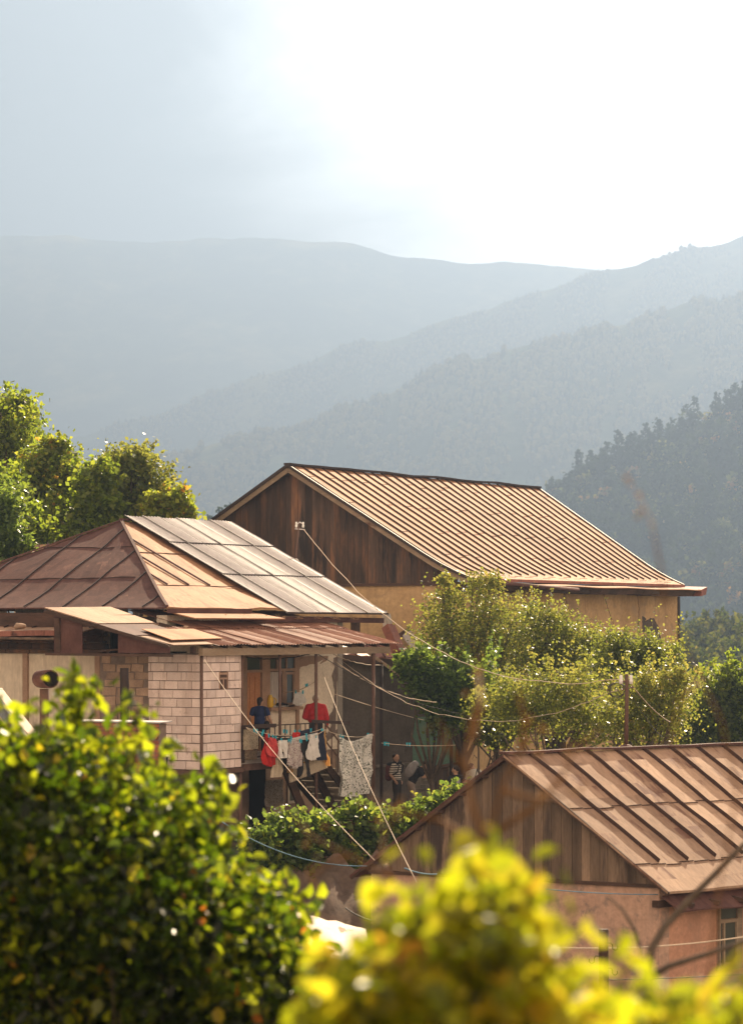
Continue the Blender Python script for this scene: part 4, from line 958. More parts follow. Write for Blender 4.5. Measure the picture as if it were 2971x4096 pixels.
for q in (0.40, 0.81):
    for k in range(npan*2):
        a0, a1 = k/(npan*2), (k+1)/(npan*2); sm.bar(Vector(cfn(a0, q+0.006*(k % 3)))+Vector((0, 0, .01)), Vector(cfn(a1, q+0.006*(k % 3)))+Vector((0, 0, .01)), 0.02, 0.018, r=0.1)
sm.build('roof', [M['rust_pink'], M['seam']], cot)
sm = MB(); pts = [Cc.W(-0.25+(CLN+0.25)*k/16, CW, CZR+0.04+fbm((k*.5, 3, 3))*0.03) for k in range(17)]
for p, q in zip(pts, pts[1:]): sm.bar(p, q, 0.18, 0.05)
sm.build('ridge_cap', M['rust_dark_shade'], cot)
sm = MB(); tC, zC = c_prof(1)
def cl2(a, q): return Cc.W(-0.1+(CLN)*a, tC+0.22-0.42*q, zC-0.10-0.30*q+0.02*math.sin(a*30))
sm.thick_grid(cl2, 40, 2, 0.03, r=lambda a, q: 0.5+0.5*math.sin(int(a*9)*7)); sm.build('lower_eave_sheet', M['rust_dark_shade'], cot)
sm = MB(); sm.bar(Cc.W(-0.1, 0.02, zC-0.28), Cc.W(CLN, 0.02, zC-0.28), 0.16, 0.14); 
for k in range(16): sm.bar(Cc.W(0.3+k*0.8, -0.55, zC-0.30), Cc.W(0.3+k*0.8, 0.4, zC-0.16), 0.08, 0.09, r=random.random())
sm.build('rafter', M['wood_dark'], cot)
def c_top(t): return CZR-abs(t-CW)*(CZR-CZE)/CW-0.07
plank_gable(Cc, -0.03, (0.02, 2*CW-0.02), CZE-0.12, c_top, 0.24).build('gable_boards', M['wood_grey'], cot)
sm = MB(); sm.box(Cc, -0.08, 0.0, -0.05, 2*CW, CZE-0.20, CZE-0.13); sm.build('gable_sill', M['wood_dark'], cot)
for prof in (c_prof, c_profl):
    sm = MB()
    for k in range(14):
        (t0, z0), (t1, z1) = prof(k/14), prof((k+1)/14); sm.bar(Cc.W(-0.19, t0, z0-0.05), Cc.W(-0.19, t1, z1-0.05), 0.05, 0.09, r=random.random()); 
        if k % 2 == 0: sm.bar(Cc.W(-0.2, t0, z0-0.09), Cc.W(0.0, t0, z0-0.09), 0.07, 0.07, r=random.random())
    sm.build('barge_board', M['wood_dark'], cot)
m = MB(); m.box(Cc, 0, 0.3, 0.0, 2*CW, -9.0, CZE-0.2); m.build('gable_wall', M['pink_pale'], cot)
m = MB(); m.box(Cc, 0.302, CLN-0.2, 0.001, 0.3, -9.0, CZE-0.12); m.box(Cc, 0.3, CLN-0.2, 2*CW-0.3, 2*CW-0.001, -9, CZE-0.12); m.build('side_wall', M['pink'], cot)
s0, s1 = Cc.s_at(715.5, 0), Cc.s_at(736, 0); zt, zb = Cc.z_at(900, s0, 0), Cc.z_at(967, s0, 0)
sm = MB(); sm.box(Cc, s0, s1, -0.02, 0.06, zb, zt); wn = sm.build('window', M['wood_paint'], cot)
zm = zb+(zt-zb)*0.68; sw = s1-s0
sm = MB(); sm.box(Cc, s0+sw*0.08, s1-sw*0.12, -0.03, -0.021, zm+0.04, zt-0.06); sm.box(Cc, s0+sw*0.30, s1-sw*0.15, -0.03, -0.021, zb+0.08, zm-0.05); sm.box(Cc, s0+sw*0.06, s0+sw*0.2, -0.03, -0.021, zb+0.08, zm-0.05); sm.build('pane', M['glass'], wn)
sm = MB()
for a, b, c, d in ((0, 0.07, zb, zt), (0.90, 1.12, zb, zt+.02), (0.07, 0.90, zt-0.05, zt+0.02), (0.07, 0.90, zm-0.04, zm+0.03), (0.21, 0.28, zb, zm-.04), (0.84, 0.90, zb, zm-.04), (-0.1, 1.2, zb-0.07, zb-0.0)): sm.box(Cc, s0+sw*a, s0+sw*b, -0.07, -0.031, c, d, random.random())
sm.build('frame', M['wood_beam'], wn)
# ---------------------------------------------------------------- annex between house and barn
def frame_at(px, D, deg): 
    return Frame((px-CX)*D/F, D, deg)
X = frame_at(336, 91.0, 30.8)
ann = thing('annex_shed', 'dark grey and mint plastered shed wall with brick footing and rusty lean-to roof', 'shed', X.W(4, 1, -5.9))
se = X.s_at(412, 0); s2 = X.s_at(455, 0)
zc = lambda py, s: X.z_at(py, s, 0)
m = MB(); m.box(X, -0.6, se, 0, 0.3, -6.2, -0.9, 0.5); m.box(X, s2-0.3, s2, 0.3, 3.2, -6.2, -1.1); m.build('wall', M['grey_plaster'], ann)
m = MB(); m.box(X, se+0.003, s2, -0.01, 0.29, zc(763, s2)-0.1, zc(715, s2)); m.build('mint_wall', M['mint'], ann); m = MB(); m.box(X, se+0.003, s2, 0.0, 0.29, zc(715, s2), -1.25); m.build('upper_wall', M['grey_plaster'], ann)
def bricks(fr, s0, s1, t, z0, z1, mat, parent, skip=(), bw=0.30, bh=0.125, nm='brick_footing'):
    core = MB(); core.box(fr, s0, s1, t, t+0.2, z0, z1)
    core.mat(1); i = 0; z = z0
    while z < z1-bh*0.5:
        s = s0-(bw/2 if i % 2 else 0)
        while s < s1:
            a, b = max(s0, s)+0.008, min(s1, s+bw+random.uniform(-.02, .02))-0.008
            if b-a > 0.05 and random.random() < 0.97 and not any(k0 < (a+b)/2 < k1 for k0, k1 in skip): core.box(fr, a, b, t-random.uniform(0.008, 0.03), t+0.02, z+0.008, min(z1, z+bh)-0.006, random.random())
            s += bw
        z += bh; i += 1
    return core.build(nm, [M['mortar'], mat], parent)
d0, d1 = X.s_at(430.5, -0.02), X.s_at(446, -0.02)
bricks(X, se, s2, -0.04, -6.2, zc(764, s2), M['brick_white'], ann, [(d0, d1)])
bricks(X, 1.2, se, -0.05, -4.5, zc(762, se), M['brick_white'], ann)
m = MB(); m.box(X, d0, d1, -0.09, -0.065, -6.1, zc(768, d0)); dd = m.build('door', M['wood_dark'], ann)
m = MB(); 
for k in range(6): m.box(X, d0+0.12+k*0.14*(d1-d0)/1.05, d0+0.12+(k*0.14+0.13)*(d1-d0)/1.05, -0.11, -0.0905, -6.1, zc(769, d0)-.06, random.random())
m.build('door_boards', M['wood_gable'], dd)
m = MB(); m.bar(X.W(d0-0.1, -0.12, zc(767, d0)), X.W(s2, -0.12, zc(765, d0)), 0.1, 0.07); m.build('lintel', M['wood_dark'], ann)
m = MB(); m.tube([X.W(s2+0.1, -0.15, -6.2), X.W(s2+0.05, -0.15, -1.4)], 0.09, 8); m.build('timber_post', M['wood_dark'], ann)
# lean-to roof, rust sheets lapping down to the right
RP = [P(334, 627, 95.5), P(424, 655, 99.5), P(446, 665, 97.0), P(334, 652, 90.6)]
def rfn(a, q):
    top = RP[0].lerp(RP[1], a); bot = RP[3].lerp(RP[2], a); p = top.lerp(bot, q); p.z += fbm((a*6, q*4, 3))*0.06+0.03*math.sin(a*50)*q; return p
m = MB(); m.thick_grid(rfn, 40, 8, 0.05, r=lambda a, q: 0.5+0.5*math.sin(int(a*7)*5)); m.mat(1)
for k in range(8):
    a = 0.06+k*0.125; pts = [Vector(rfn(a, q/6)) for q in range(7)]
    for p, q in zip(pts, pts[1:]): m.bar(p, q, 0.05, 0.07)
m.build('roof', [M['rust_red'], M['rust_dark_shade']], ann)
m = MB(); m.bar(P(336, 657, 90.6), P(446, 669, 96.8), 0.08, 0.22); m.build('eave_board', M['wood_dark'], ann)
m = MB(); m.bar(P(350, 640, 89.5), P(412, 684, 90.5), 0.06, 0.09); m.build('roof_prop', M['wood_beam'], ann)
M['grey_weathered'] = surf('grey_weathered_wood', [(0.30, 0.27, 0.24), (0.52, 0.48, 0.43)], 4, rough=0.9, fine=30, bump=0.5)
ch = thing('wooden_duct', 'leaning red sheet-covered wooden duct with bare grey top', 'duct', P(394, 640, 93.5))
m = MB(); a, b, c = P(385.5, 612, 93.5), P(387.5, 626, 93.5), P(399, 653, 93.2); m.bar(b, P(391, 634, 93.4), 0.36, 0.3); m.bar(P(391, 634, 93.4), c, 0.36, 0.3); m.build('duct_casing', M['rust_red'], ch)
m = MB(); m.bar(P(383.6, 611, 93.5), P(385.6, 627, 93.5), 0.13, 0.16); m.bar(P(387, 614, 93.5), P(389.5, 627, 93.5), 0.13, 0.16); m.build('bare_board', M['grey_weathered'], ch)
sc_ = thing('sheet_metal_scrap', 'crumpled blue-grey sheet metal lying on the lean-to roof', 'scrap metal', P(410, 640, 98))
m = MB(); m.slab([P(401, 634, 97.5), P(409, 629, 99), P(424, 640, 99.5), P(413, 650, 97.5)], 0.04); m.build('bent_sheet', M['zinc'], sc_)
m = MB(); m.slab([P(401, 633, 97.4), P(408.5, 628, 98.9), P(409, 631, 98.9), P(402, 637, 97.4)], 0.10); m.build('rolled_edge', M['wood_dark'], sc_)

# ---------------------------------------------------------------- service mast, poles, wires
mast = thing('service_mast', 'thin leaning wire mast with white insulators on the zinc roof', 'mast', P(295.6, 563, 92.0))
m = MB(); m.tube([P(295.2, 566, 92), P(296.2, 550, 92), P(298.3, 527, 92)], [0.035, 0.028, 0.022], 8); m.build('pole', M['metal_rust'], mast)
m = MB(); m.tube([P(296, 528, 92), P(297, 524, 92), P(299.5, 522.2, 92), P(302.5, 524, 92), P(303.3, 528, 92)], 0.02, 6); m.bar(P(294.5, 528.8, 92), P(304.5, 529.5, 92), 0.03, 0.03); m.build('bracket', M['zinc'], mast)
for px, py in ((296.0, 524.6), (302.8, 524.8)):
    m = MB(); c = P(px, py, 92); m.tube([c+Vector((0, 0, -0.09)), c+Vector((0, 0, -0.02)), c+Vector((0, 0, 0.0)), c+Vector((0, 0, 0.06)), c+Vector((0, 0, 0.09))], [0.035, 0.042, 0.026, 0.034, 0.022], 8); m.build('insulator', M['white_cer'], mast)
m = MB(); m.ell(P(295.6, 562, 91.9), 0.1, 0.1, 0.12); m.build('foot', M['grey_weathered'], mast)
pole = thing('wire_pole', 'thin rusty pole on the cottage ridge carrying two white insulators', 'pole', P(625.3, 748, 66))
zb_ = P(625.3, 748, 66)
m = MB(); m.tube([P(625.3, 750, 66), P(625.9, 700, 66), P(626.0, 674, 66)], [0.05, 0.045, 0.04], 8); m.build('pole', M['metal_rust'], pole)
m = MB(); m.bar(P(619, 681.5, 66), P(632, 681, 66), 0.04, 0.04); m.bar(P(620, 690, 66), P(633, 687, 66), 0.03, 0.03); m.build('crossarm', M['metal_rust'], pole)
for px in (620, 630):
    m = MB(); c = P(px, 679.5, 66); m.tube([c+Vector((0, 0, -0.1)), c+Vector((0, 0, -0.02)), c, c+Vector((0, 0, 0.07)), c+Vector((0, 0, 0.1))], [0.045, 0.052, 0.032, 0.042, 0.026], 8); m.build('insulator', M['white_cer'], pole)
m = MB(); c = P(616, 690, 66)
for k in range(3): m.tube([c+Vector((math.cos(a*0.52)*(0.16+0.03*k), 0.02*k, math.sin(a*0.52)*0.17)) for a in range(13)], 0.010, 5, cap=False)
m.build('coiled_cable', M['wire_dark'], pole)
m = MB(); m.ell(P(625.3, 747.5, 65.9), 0.16, 0.16, 0.08); m.build('flashing', M['rust_dark_shade'], pole)

def wire(label, a, b, sag, mat, rad=0.012, n=24, name='wire', wob=0.0, cat='wire', mid=None):
    a = Vector(a); b = Vector(b); pts = []
    for k in range(n+1):
        q = k/n; p = a.lerp(b, q); p.z -= sag*4*q*(1-q)
        if wob and 0 < k < n: p.z += fbm((q*14, sag, 1))*wob; p.x += fbm((q*14, sag, 5))*wob
        pts.append(p)
    m = MB(); m.tube(pts, rad, 6); return tag(m.build(name, mat, loc=a), label, cat)
wire('long pale service cable from the roof mast to the ridge pole', P(303.5, 529.5, 92), P(620, 679.5, 66), 1.6, M['rope'], 0.010, 40, wob=0.05)
wire('sagging thin line through the orchard to the pole coil', P(337, 657, 86), P(616, 690, 66), 1.25, M['rope'], 0.008, 40, wob=0.05)
wire('twisted pale cable from porch corner to thin yard pole', A.W(A.s_at(333, 0.3), 0.3, A.z_at(654, A.s_at(333, 0.3), 0.3)), P(381, 665, 88), 0.1, M['rope'], 0.013, 20, wob=0.02)
wire('pale wire crossing the grey wall from the porch corner', A.W(A.s_at(336, 0.3), 0.3, A.z_at(662, 8, 0.3)), P(436, 702, 84), 0.25, M['rope'], 0.012, wob=0.03)
wire('dark cable drooping from porch post across the grey wall', A.W(A.s_at(316, -0.1), -0.1, A.z_at(653, 6, 0)), P(470, 716, 84), 0.25, M['wire_dark'], 0.011, wob=0.05)
wire('low pale line crossing behind the tall porch post', A.W(A.s_at(334, 1), 1, A.z_at(695, 7, 1)), P(440, 724, 90), 0.05, M['rope'], 0.010)
wire('dark cable looped under the porch beam', A.W(A.s_at(246, 2.2), 2.2, A.z_at(658, 3, 2.2)), A.W(A.s_at(317, -0.1), -0.1, A.z_at(651.5, 6, 0)), 0.12, M['wire_dark'], 0.018, wob=0.02)
wire('taut white rope from block wall corner down to the bushes', A.W(0.0, -0.08, -0.74), P(374, 860, 52), 0.25, M['rope'], 0.008, name='rope', cat='rope')
wire('taut white rope from the porch down past the floral sheet', A.W(A.s_at(322, 0), 0.0, A.z_at(672, 6, 0)), P(416, 882, 50), 0.2, M['rope'], 0.007, name='rope', cat='rope')
wire('sagging blue rope in front of the vines', P(222, 822, 60), P(366, 866, 56), 0.25, M['rope_blue'], 0.010, name='rope', cat='rope')
wire('blue rope end beside the cottage gable foot', P(404, 868, 54), P(436, 874, 55), 0.04, M['rope_blue'], 0.013, name='rope', cat='rope')
wire('blue line strung along the cottage wall under the eave', P(545, 889, 56), P(760, 888, 60), 0.12, M['rope_blue'], 0.010)
wire('white wire strung low across the cottage wall', P(540, 947, 46), P(760, 934, 48), 0.10, M['rope'], 0.013)
wire('dark wire low under the cottage window', P(600, 980, 50), P(760, 973, 52), 0.02, M['wire_dark'], 0.010)
wire('thin dark line above the pale low roof', P(345, 883+25, 50), P(372, 921, 50), 0.03, M['wire_dark'], 0.012)
wire('stay wire from the ridge pole down to the right', P(629, 682, 66), P(669, 722, 72), 0.1, M['rope'], 0.010)
wire('second stay wire from the ridge pole, steeper one', P(628, 690, 66), P(662, 738, 72), 0.1, M['wire_dark'], 0.010)
yp = thing('yard_pole', 'thin dark pole standing behind the tall porch post', 'pole', P(381, 810, 88)); m = MB(); m.tube([P(381, 812, 88), P(380.8, 664, 88)], 0.05, 8); m.build('pole_shaft', M['metal_dark'], yp)
m = MB(); m.tube([P(380.8, 664, 88), P(380.8, 661, 88)], [0.06, 0.03], 8); m.build('pole_cap', M['metal_rust'], yp)
yp = thing('yard_pole', 'dark pole in front of the mint wall and shed door', 'pole', P(450.5, 806, 92)); m = MB(); m.tube([P(450.5, 806, 92), P(450.8, 738, 92)], 0.055, 8); m.build('pole_shaft', M['metal_dark'], yp)
m = MB(); m.tube([P(450.8, 738, 92), P(450.8, 735, 92)], [0.065, 0.03], 8); m.build('pole_cap', M['metal_rust'], yp)
# hooked post
hp = thing('hooked_post', 'short weathered wooden post with iron hooks before the cottage wall', 'post', P(602, 1010, 46))
m = MB(); c0 = P(602.5, 1030, 46); c1 = P(602.8, 929, 46); m.tube([c0, c0.lerp(c1, 0.4)+Vector((0.01, 0, 0)), c0.lerp(c1, 0.75), c1+Vector((0, 0, -0.02)), c1], [0.085, 0.082, 0.080, 0.080, 0.075], 10); m.build('shaft', M['wood_dark'], hp)
def hook(px, py, sgn):
    c = P(px, py, 45.9); m = MB(); m.tube([c, c+Vector((sgn*0.07, 0, 0.0)), c+Vector((sgn*0.09, 0, -0.03)), c+Vector((sgn*0.09, 0, -0.09)), c+Vector((sgn*0.13, 0, -0.12)), c+Vector((sgn*0.17, 0, -0.09)), c+Vector((sgn*0.17, 0, -0.04))], 0.011, 6); m.build('hook', M['metal_dark'], hp)
hook(599, 956, -1); hook(606, 943, 1); hook(606, 968, 1)

# ---------------------------------------------------------------- things at the left
pr = thing('brick_oven_wall', 'low red brick wall with zigzag course and sheet cap beside the block annex', 'wall', P(122, 800, 70))
Q = frame_at(159, 70.0, 30.8)
q0 = Q.t_at(80, 0)
m = MB(); 
zt_ = Q.z_at(722, 0, 0); core = MB(); core.box(Q, 0, 0.3, 0, q0, -6.6, zt_-0.04)
core.mat(1); z = -6.6; i = 0
while z < zt_-0.1:
    t = -(0.12 if i % 2 else 0); top = z+0.10
    for j in range(12):
        a, b = max(0, t)+0.006, min(q0, t+0.25)-0.006
        if b-a > 0.04:
            if i == int((zt_-0.36+6.6)/0.105): 
                core.hexa([Q.W(-0.05, (a+b)/2-0.005, z+0.01), Q.W(0.02, (a+b)/2-0.005, z+0.01), Q.W(0.02, (a+b)/2+0.005, z+0.01), Q.W(-0.05, (a+b)/2+0.005, z+0.01)], [Q.W(-0.05, a, top), Q.W(0.02, a, top), Q.W(0.02, b, top), Q.W(-0.05, b, top)], random.random())
            else: core.box(Q, -random.uniform(0.01, 0.025)-(0.03 if z > zt_-0.26 else 0), 0.02, a, b, z+0.006, min(top-0.004, zt_-0.042), random.random())
        t += 0.25
    z += 0.105; i += 1
core.build('brickwork', [M['mortar'], M['brick_red']], pr)
m = MB(); m.slab([Q.W(-0.12, -0.1, zt_), Q.W(0.42, -0.1, zt_+0.02), Q.W(0.42, q0+0.1, zt_+0.02), Q.W(-0.12, q0+0.1, zt_)], 0.03); m.build('sheet_cap', M['zinc'], pr)
sp = thing('stovepipe', 'dark upright stovepipe before the rubble stone panel', 'pipe', P(124.5, 722, 75)); m = MB(); m.tube([P(124.6, 730, 75), P(124.2, 668, 75)], 0.115, 14, cap=False); m.build('pipe', M['metal_dark'], sp)
m = MB(); m.tube([P(124.6, 724, 75), P(124.6, 721, 75)], 0.135, 14); m.build('collar', M['metal_dark'], sp)
bk = thing('bucket', 'black plastic bucket hung beside the block wall', 'bucket', P(160.5, 771, 72)); m = MB(); m.tube([P(160.5, 775, 72), P(160.5, 757, 72)], [0.13, 0.20], 14); m.build('body', M['black_void'], bk)
m = MB(); m.tube([P(160.5, 757.3, 72), P(160.5, 756.5, 72)], [0.215, 0.215], 14); m.build('rim', M['metal_dark'], bk)
cc = thing('chimney_cowl', 'rusty curved chimney cowl above the walnut leaves', 'chimney', P(44, 740, 60))
c0_ = P(38.5, 679, 60.2); c1_ = P(50.5, 679, 59.6); m = MB(); m.tube([c0_, c0_.lerp(c1_, 0.15), c1_], [0.15, 0.19, 0.195], 16, cap=True); m.build('cowl', M['rust_dark_shade'], cc)
d_ = (c1_-c0_).normalized(); m = MB(); m.tube([c1_+d_*0.004, c1_+d_*0.012], [0.165, 0.165], 16); m.build('mouth', M['black_void'], cc)  # black disc paints the dark inside of the cowl
xx = (c0_.x+c1_.x)/2; m = MB(); m.hexa([(xx-.09, 59.8, c0_.z-2.2), (xx+.09, 59.8, c0_.z-2.2), (xx+.09, 60.0, c0_.z-2.2), (xx-.09, 60.0, c0_.z-2.2)], [(xx-.09, 59.8, c0_.z-.2), (xx+.09, 59.8, c0_.z-.2), (xx+.09, 60.0, c0_.z-.2), (xx-.09, 60.0, c0_.z-.2)]); m.build('stack', M['metal_rust'], cc)
sr = thing('shed_roof', 'pale sheet shed roof peak at the left edge', 'shed', P(0, 790, 58))
m = MB(); pk = P(-12, 688, 58)
m.slab([pk, P(2, 688, 62), P(52, 752, 62), P(36, 756, 57)], 0.04); m.slab([pk, P(2, 688, 62), P(-50, 752, 62), P(-60, 756, 57)], 0.04); m.build_each('roof_slope', M['cream'], sr)
m = MB(); m.bar(pk, P(34, 757, 57), 0.08, 0.22); m.build('barge_board', surf('grey_painted_board', [(0.16, 0.18, 0.19), (0.26, 0.28, 0.29)], 3), sr)
m = MB(); m.hexa([P(-55, 830, 57.3), P(30, 830, 57.3), P(36, 830, 61), P(-50, 830, 61)], [P(-55, 756, 57.3), P(30, 757, 57.3), P(36, 753, 61), P(-50, 753, 61)]); m.build('wall', M['stone'], sr)
fr_ = thing('neighbour_roof', 'small rusty roof glimpsed behind the hip roof at left', 'house', P(40, 620, 94))
m = MB(); Rq = [P(20, 546, 95), P(66, 543, 97), P(70, 575, 92), P(12, 578, 90)]
def nf(a, q): return Rq[0].lerp(Rq[1], a).lerp(Rq[3].lerp(Rq[2], a), q)
m.thick_grid(nf, 8, 4, 0.08); m.mat(1)
for k in range(6): m.bar(nf(k/5, 0), nf(k/5, 1), 0.06, 0.10)
m.build('roof_slope', [M['rust_roof'], M['rust_dark_shade']], fr_)
m = MB(); m.slab([P(20, 546, 95), P(66, 543, 97), P(60, 553, 99.0), P(12, 556, 98.0)], 0.05); m.build('roof_slope', M['rust_dark_shade'], fr_)
m = MB(); m.hexa([P(16, 640, 90.5), P(68, 640, 92.5), P(64, 640, 97), P(14, 640, 95)], [P(16, 579, 90.5), P(68, 577, 92.5), P(64, 577, 97), P(14, 579, 95)]); m.build('wall', M['cream'], fr_)
lr = thing('low_roof', 'pale dusty sheet roof between the two front bushes', 'roof', P(320, 950, 42))
m = MB(); Lq = [P(282, 908, 46), P(365, 929, 45), P(372, 960, 40), P(270, 945, 40)]
def lf(a, q): p = Lq[0].lerp(Lq[1], a).lerp(Lq[3].lerp(Lq[2], a), q); p.z += fbm((a*5, q*5, 2))*0.03; return p
m.thick_grid(lf, 20, 6, 0.05); m.build('roof_sheet', M['cream2'], lr)
m = MB(); m.hexa([P(284, 1030, 45.5), P(364, 1030, 44.5), P(366, 1030, 41), P(276, 1030, 41)], [P(284, 912, 45.5), P(364, 932, 44.5), P(366, 955, 41), P(276, 942, 41)]); m.build('wall', M['stone'], lr)
# stones on the roofs
for lab, fr1, s, t, z, r_ in (('grey stone weighing down the lower pent roof', A, -0.55, 5.75, 0.10, 0.17), ('small stone lying on the rusty corrugated porch roof', A, 1.5, 1.5, pz(1.5)+0.08, 0.09)):
    m = MB(); c = fr1.W(s, t, z); m.ell(c, r_, r_*0.8, r_*0.6, 12, 8)
    m.v = [(x+fbm((x*4, y*4, z_*4))*0.06, y, z_+fbm((x*4, y*4, z_*4+7))*0.05) for x, y, z_ in m.v]; tag(m.build('stone', M['stone'], loc=c), lab, 'stone')
# weeds growing along the eave above the porch roof
wd = MB()
for k in range(9):
    s = 3.0+k*1.05; 
    for j in range(10):
        b_ = A.W(s+random.uniform(-.2, .2), 2.0, 0.33); wd.tube([b_, b_+Vector((random.uniform(-.2, .2), -0.02, random.uniform(0.0, 0.16)))], 0.008, 3)
tag(wd.build('dry_weeds', plain('dry_straw', (0.36, 0.24, 0.14)), loc=A.W(7, 2, .33)), 'dry straw tufts caught under the zinc roof edge', 'weeds'); bpy.data.objects['dry_weeds']['kind'] = 'stuff'

# ---------------------------------------------------------------- laundry
fr_line = -0.75
def LN(px, py, t=fr_line):
    s = A.s_at(px, t); return A.W(s, t, A.z_at(py, s, t))
def line(label, p0, p1, sag, t0, t1, mat='rope', n=20):
    a = LN(p0[0], p0[1], t0); b = LN(p1[0], p1[1], t1); return wire(label, a, b, sag, M[mat], 0.009, n, 'clothesline', cat='clothesline'), a, b
line('front clothesline holding the coral shirt and white shorts', (247, 728.5), (325, 729.5), 0.38, -0.45, -0.95)
line('back clothesline behind the black trousers and singlet', (246, 727.5), (324, 728), 0.22, -0.30, -0.60)
line('short clothesline from the balcony arm to the tall post', (325, 730), (372.6, 735), 0.12, -0.7, -0.3)
line('clothesline with spare pegs along the grey wall', (381, 743), (455, 745), 0.05, -1.2, -3.0)
line('short line of towel across the porch window', (283, 692), (316, 680.5), 0.10, 1.9, 0.0)

def garment(name, label, cat, px0, px1, py0, py1, t, prof, mat, folds=4, depth=0.05, ny=24, nx=28, group=None, skew=0.0, top=None, seed=0, thick=0.012):
    """hung cloth: prof = list of (v, [(x0, x1), ...]) strips across its width, v 0 top .. 1 hem"""
    sa, sb = A.s_at(px0, t), A.s_at(px1, t); z0 = A.z_at(py0, sa, t); z1 = A.z_at(py1, sa, t); mb = MB()
    nstrip = max(len(p[1]) for p in prof)
    def iv(v, k):
        for (v0, s0), (v1, s1) in zip(prof, prof[1:]):
            if v0 <= v <= v1:
                q = (v-v0)/(v1-v0+1e-9); a = s0[min(k, len(s0)-1)]; b = s1[min(k, len(s1)-1)]; return (a[0]+(b[0]-a[0])*q, a[1]+(b[1]-a[1])*q)
    for k in range(nstrip):
        n0 = max(4, nx//nstrip)
        def fn(a, v, k=k, off=0.0):
            x0, x1 = iv(min(max(v, prof[0][0]), prof[-1][0]), k); x = x0+(x1-x0)*a
            s = sa+(sb-sa)*x; z = z0+(z1-z0)*v + ((top(x) if top else 0))*(1-v*0.6)
            w_ = depth*(0.3+0.9*v)*math.sin(2*math.pi*folds*x+seed+1.5*math.sin(v*3+seed))+depth*0.6*fbm((x*4, v*4, seed*3.1))
            return A.W(s, t+w_+off, z+skew*x)
        mb.grid(fn, n0, ny, r=0.5); mb.grid(lambda a, v, k=k: fn(a, v, k, -thick), n0, ny, r=0.5)
    loc = A.W((sa+sb)/2, t, z0); return tag(mb.build(name, mat, loc=loc), label, cat, group)
STR = [(0, [(0, 1)]), (1, [(0, 1)])]
TRO = [(0, [(0.12, 0.88)]), (0.30, [(0.08, 0.5), (0.5, 0.92)]), (0.31, [(0.08, 0.49), (0.51, 0.92)]), (1, [(0.0, 0.36), (0.56, 1.0)])]
TRO = [(v, s if len(s) == 2 else [(s[0][0], 0.5), (0.5, s[0][1])]) for v, s in TRO]
SHO = [(0, [(0.12, 0.5), (0.5, 0.88)]), (0.45, [(0.04, 0.5), (0.5, 0.96)]), (0.47, [(0.04, 0.48), (0.52, 0.96)]), (1, [(0.0, 0.46), (0.55, 1.0)])]
c1 = cloth1
M['c_red'] = c1('red_cloth', (0.62, 0.035, 0.03)); M['c_coral'] = c1('coral_cloth', (0.72, 0.10, 0.10)); M['c_white'] = c1('white_cloth', (0.86, 0.83, 0.80)); M['c_cream'] = c1('cream_cloth', (0.66, 0.56, 0.43)); M['c_black'] = c1('black_cloth', (0.028, 0.025, 0.026), trans=0.05); M['c_navy'] = c1('navy_cloth', (0.03, 0.035, 0.06), trans=0.05); M['c_grey'] = c1('pale_grey_cloth', (0.74, 0.72, 0.69)); M['c_tan'] = c1('tan_cloth', (0.45, 0.27, 0.12)); M['c_amber'] = c1('amber_cloth', (0.75, 0.46, 0.17), trans=0.4)
M['c_print'] = floral('leaf_print', (0.56, 0.50, 0.47), (0.26, 0.15, 0.17), (0.34, 0.28, 0.24), 5.0); M['c_floral'] = floral('floral_sheet_print', (0.74, 0.73, 0.70), (0.07, 0.09, 0.07), (0.16, 0.19, 0.16), 2.6); M['c_rug'] = floral('rug_pattern', (0.50, 0.42, 0.30), (0.20, 0.16, 0.12), (0.30, 0.22, 0.15), 7.0); M['c_lace'] = floral('lace_curtain', (0.36, 0.31, 0.26), (0.16, 0.13, 0.11), (0.22, 0.18, 0.15), 6.0)
G = 'laundry hung out below the balcony'
garment('wall_rug', 'patterned beige rug hung over the balcony railing', 'rug', 243.2, 257, 729.5, 750, -0.10, STR, M['c_rug'], 1.5, 0.015, thick=0.02)
garment('wall_rug', 'darker patterned rug hanging lower behind the beige one', 'rug', 243.4, 256.5, 750.5, 760, -0.06, STR, floral('dark_rug_pattern', (0.30, 0.22, 0.14), (0.06, 0.05, 0.04), (0.15, 0.1, 0.07), 7.0), 2, 0.012, thick=0.02)
garment('laundry_cloth', 'deep red knitted cloth in a looped pouch, leftmost laundry', 'garment', 262, 274, 734, 767, -0.62, [(0, [(0.20, 0.36)]), (0.25, [(0.12, 0.55)]), (0.55, [(0.04, 0.85)]), (0.85, [(0.0, 0.95)]), (0.96, [(0.2, 0.9)]), (1, [(0.45, 0.8)])], M['c_red'], 3, 0.06, seed=1)
garment('laundry_shirt', 'coral shirt pegged beside the deep red cloth', 'shirt', 266.8, 277.8, 736.5, 755.5, -0.74, [(0, [(0.15, 0.72)]), (0.3, [(0.05, 0.98)]), (0.7, [(0.0, 1.0)]), (1, [(0.15, 0.95)])], M['c_coral'], 3, 0.05, seed=2, skew=-0.10)
garment('laundry_dress', 'long cream skirt hanging low under the coral shirt', 'skirt', 270.5, 282.2, 748, 777.5, -0.55, [(0, [(0.3, 0.8)]), (0.5, [(0.15, 0.85)]), (1, [(0.0, 1.0)])], M['c_cream'], 3, 0.05, seed=3, top=lambda x: -0.0)
garment('laundry_shorts', 'white shorts with small dark mark pegged on the front line', 'shorts', 276.8, 288, 740.5, 758.5, -0.82, SHO, M['c_white'], 4, 0.04, seed=4)
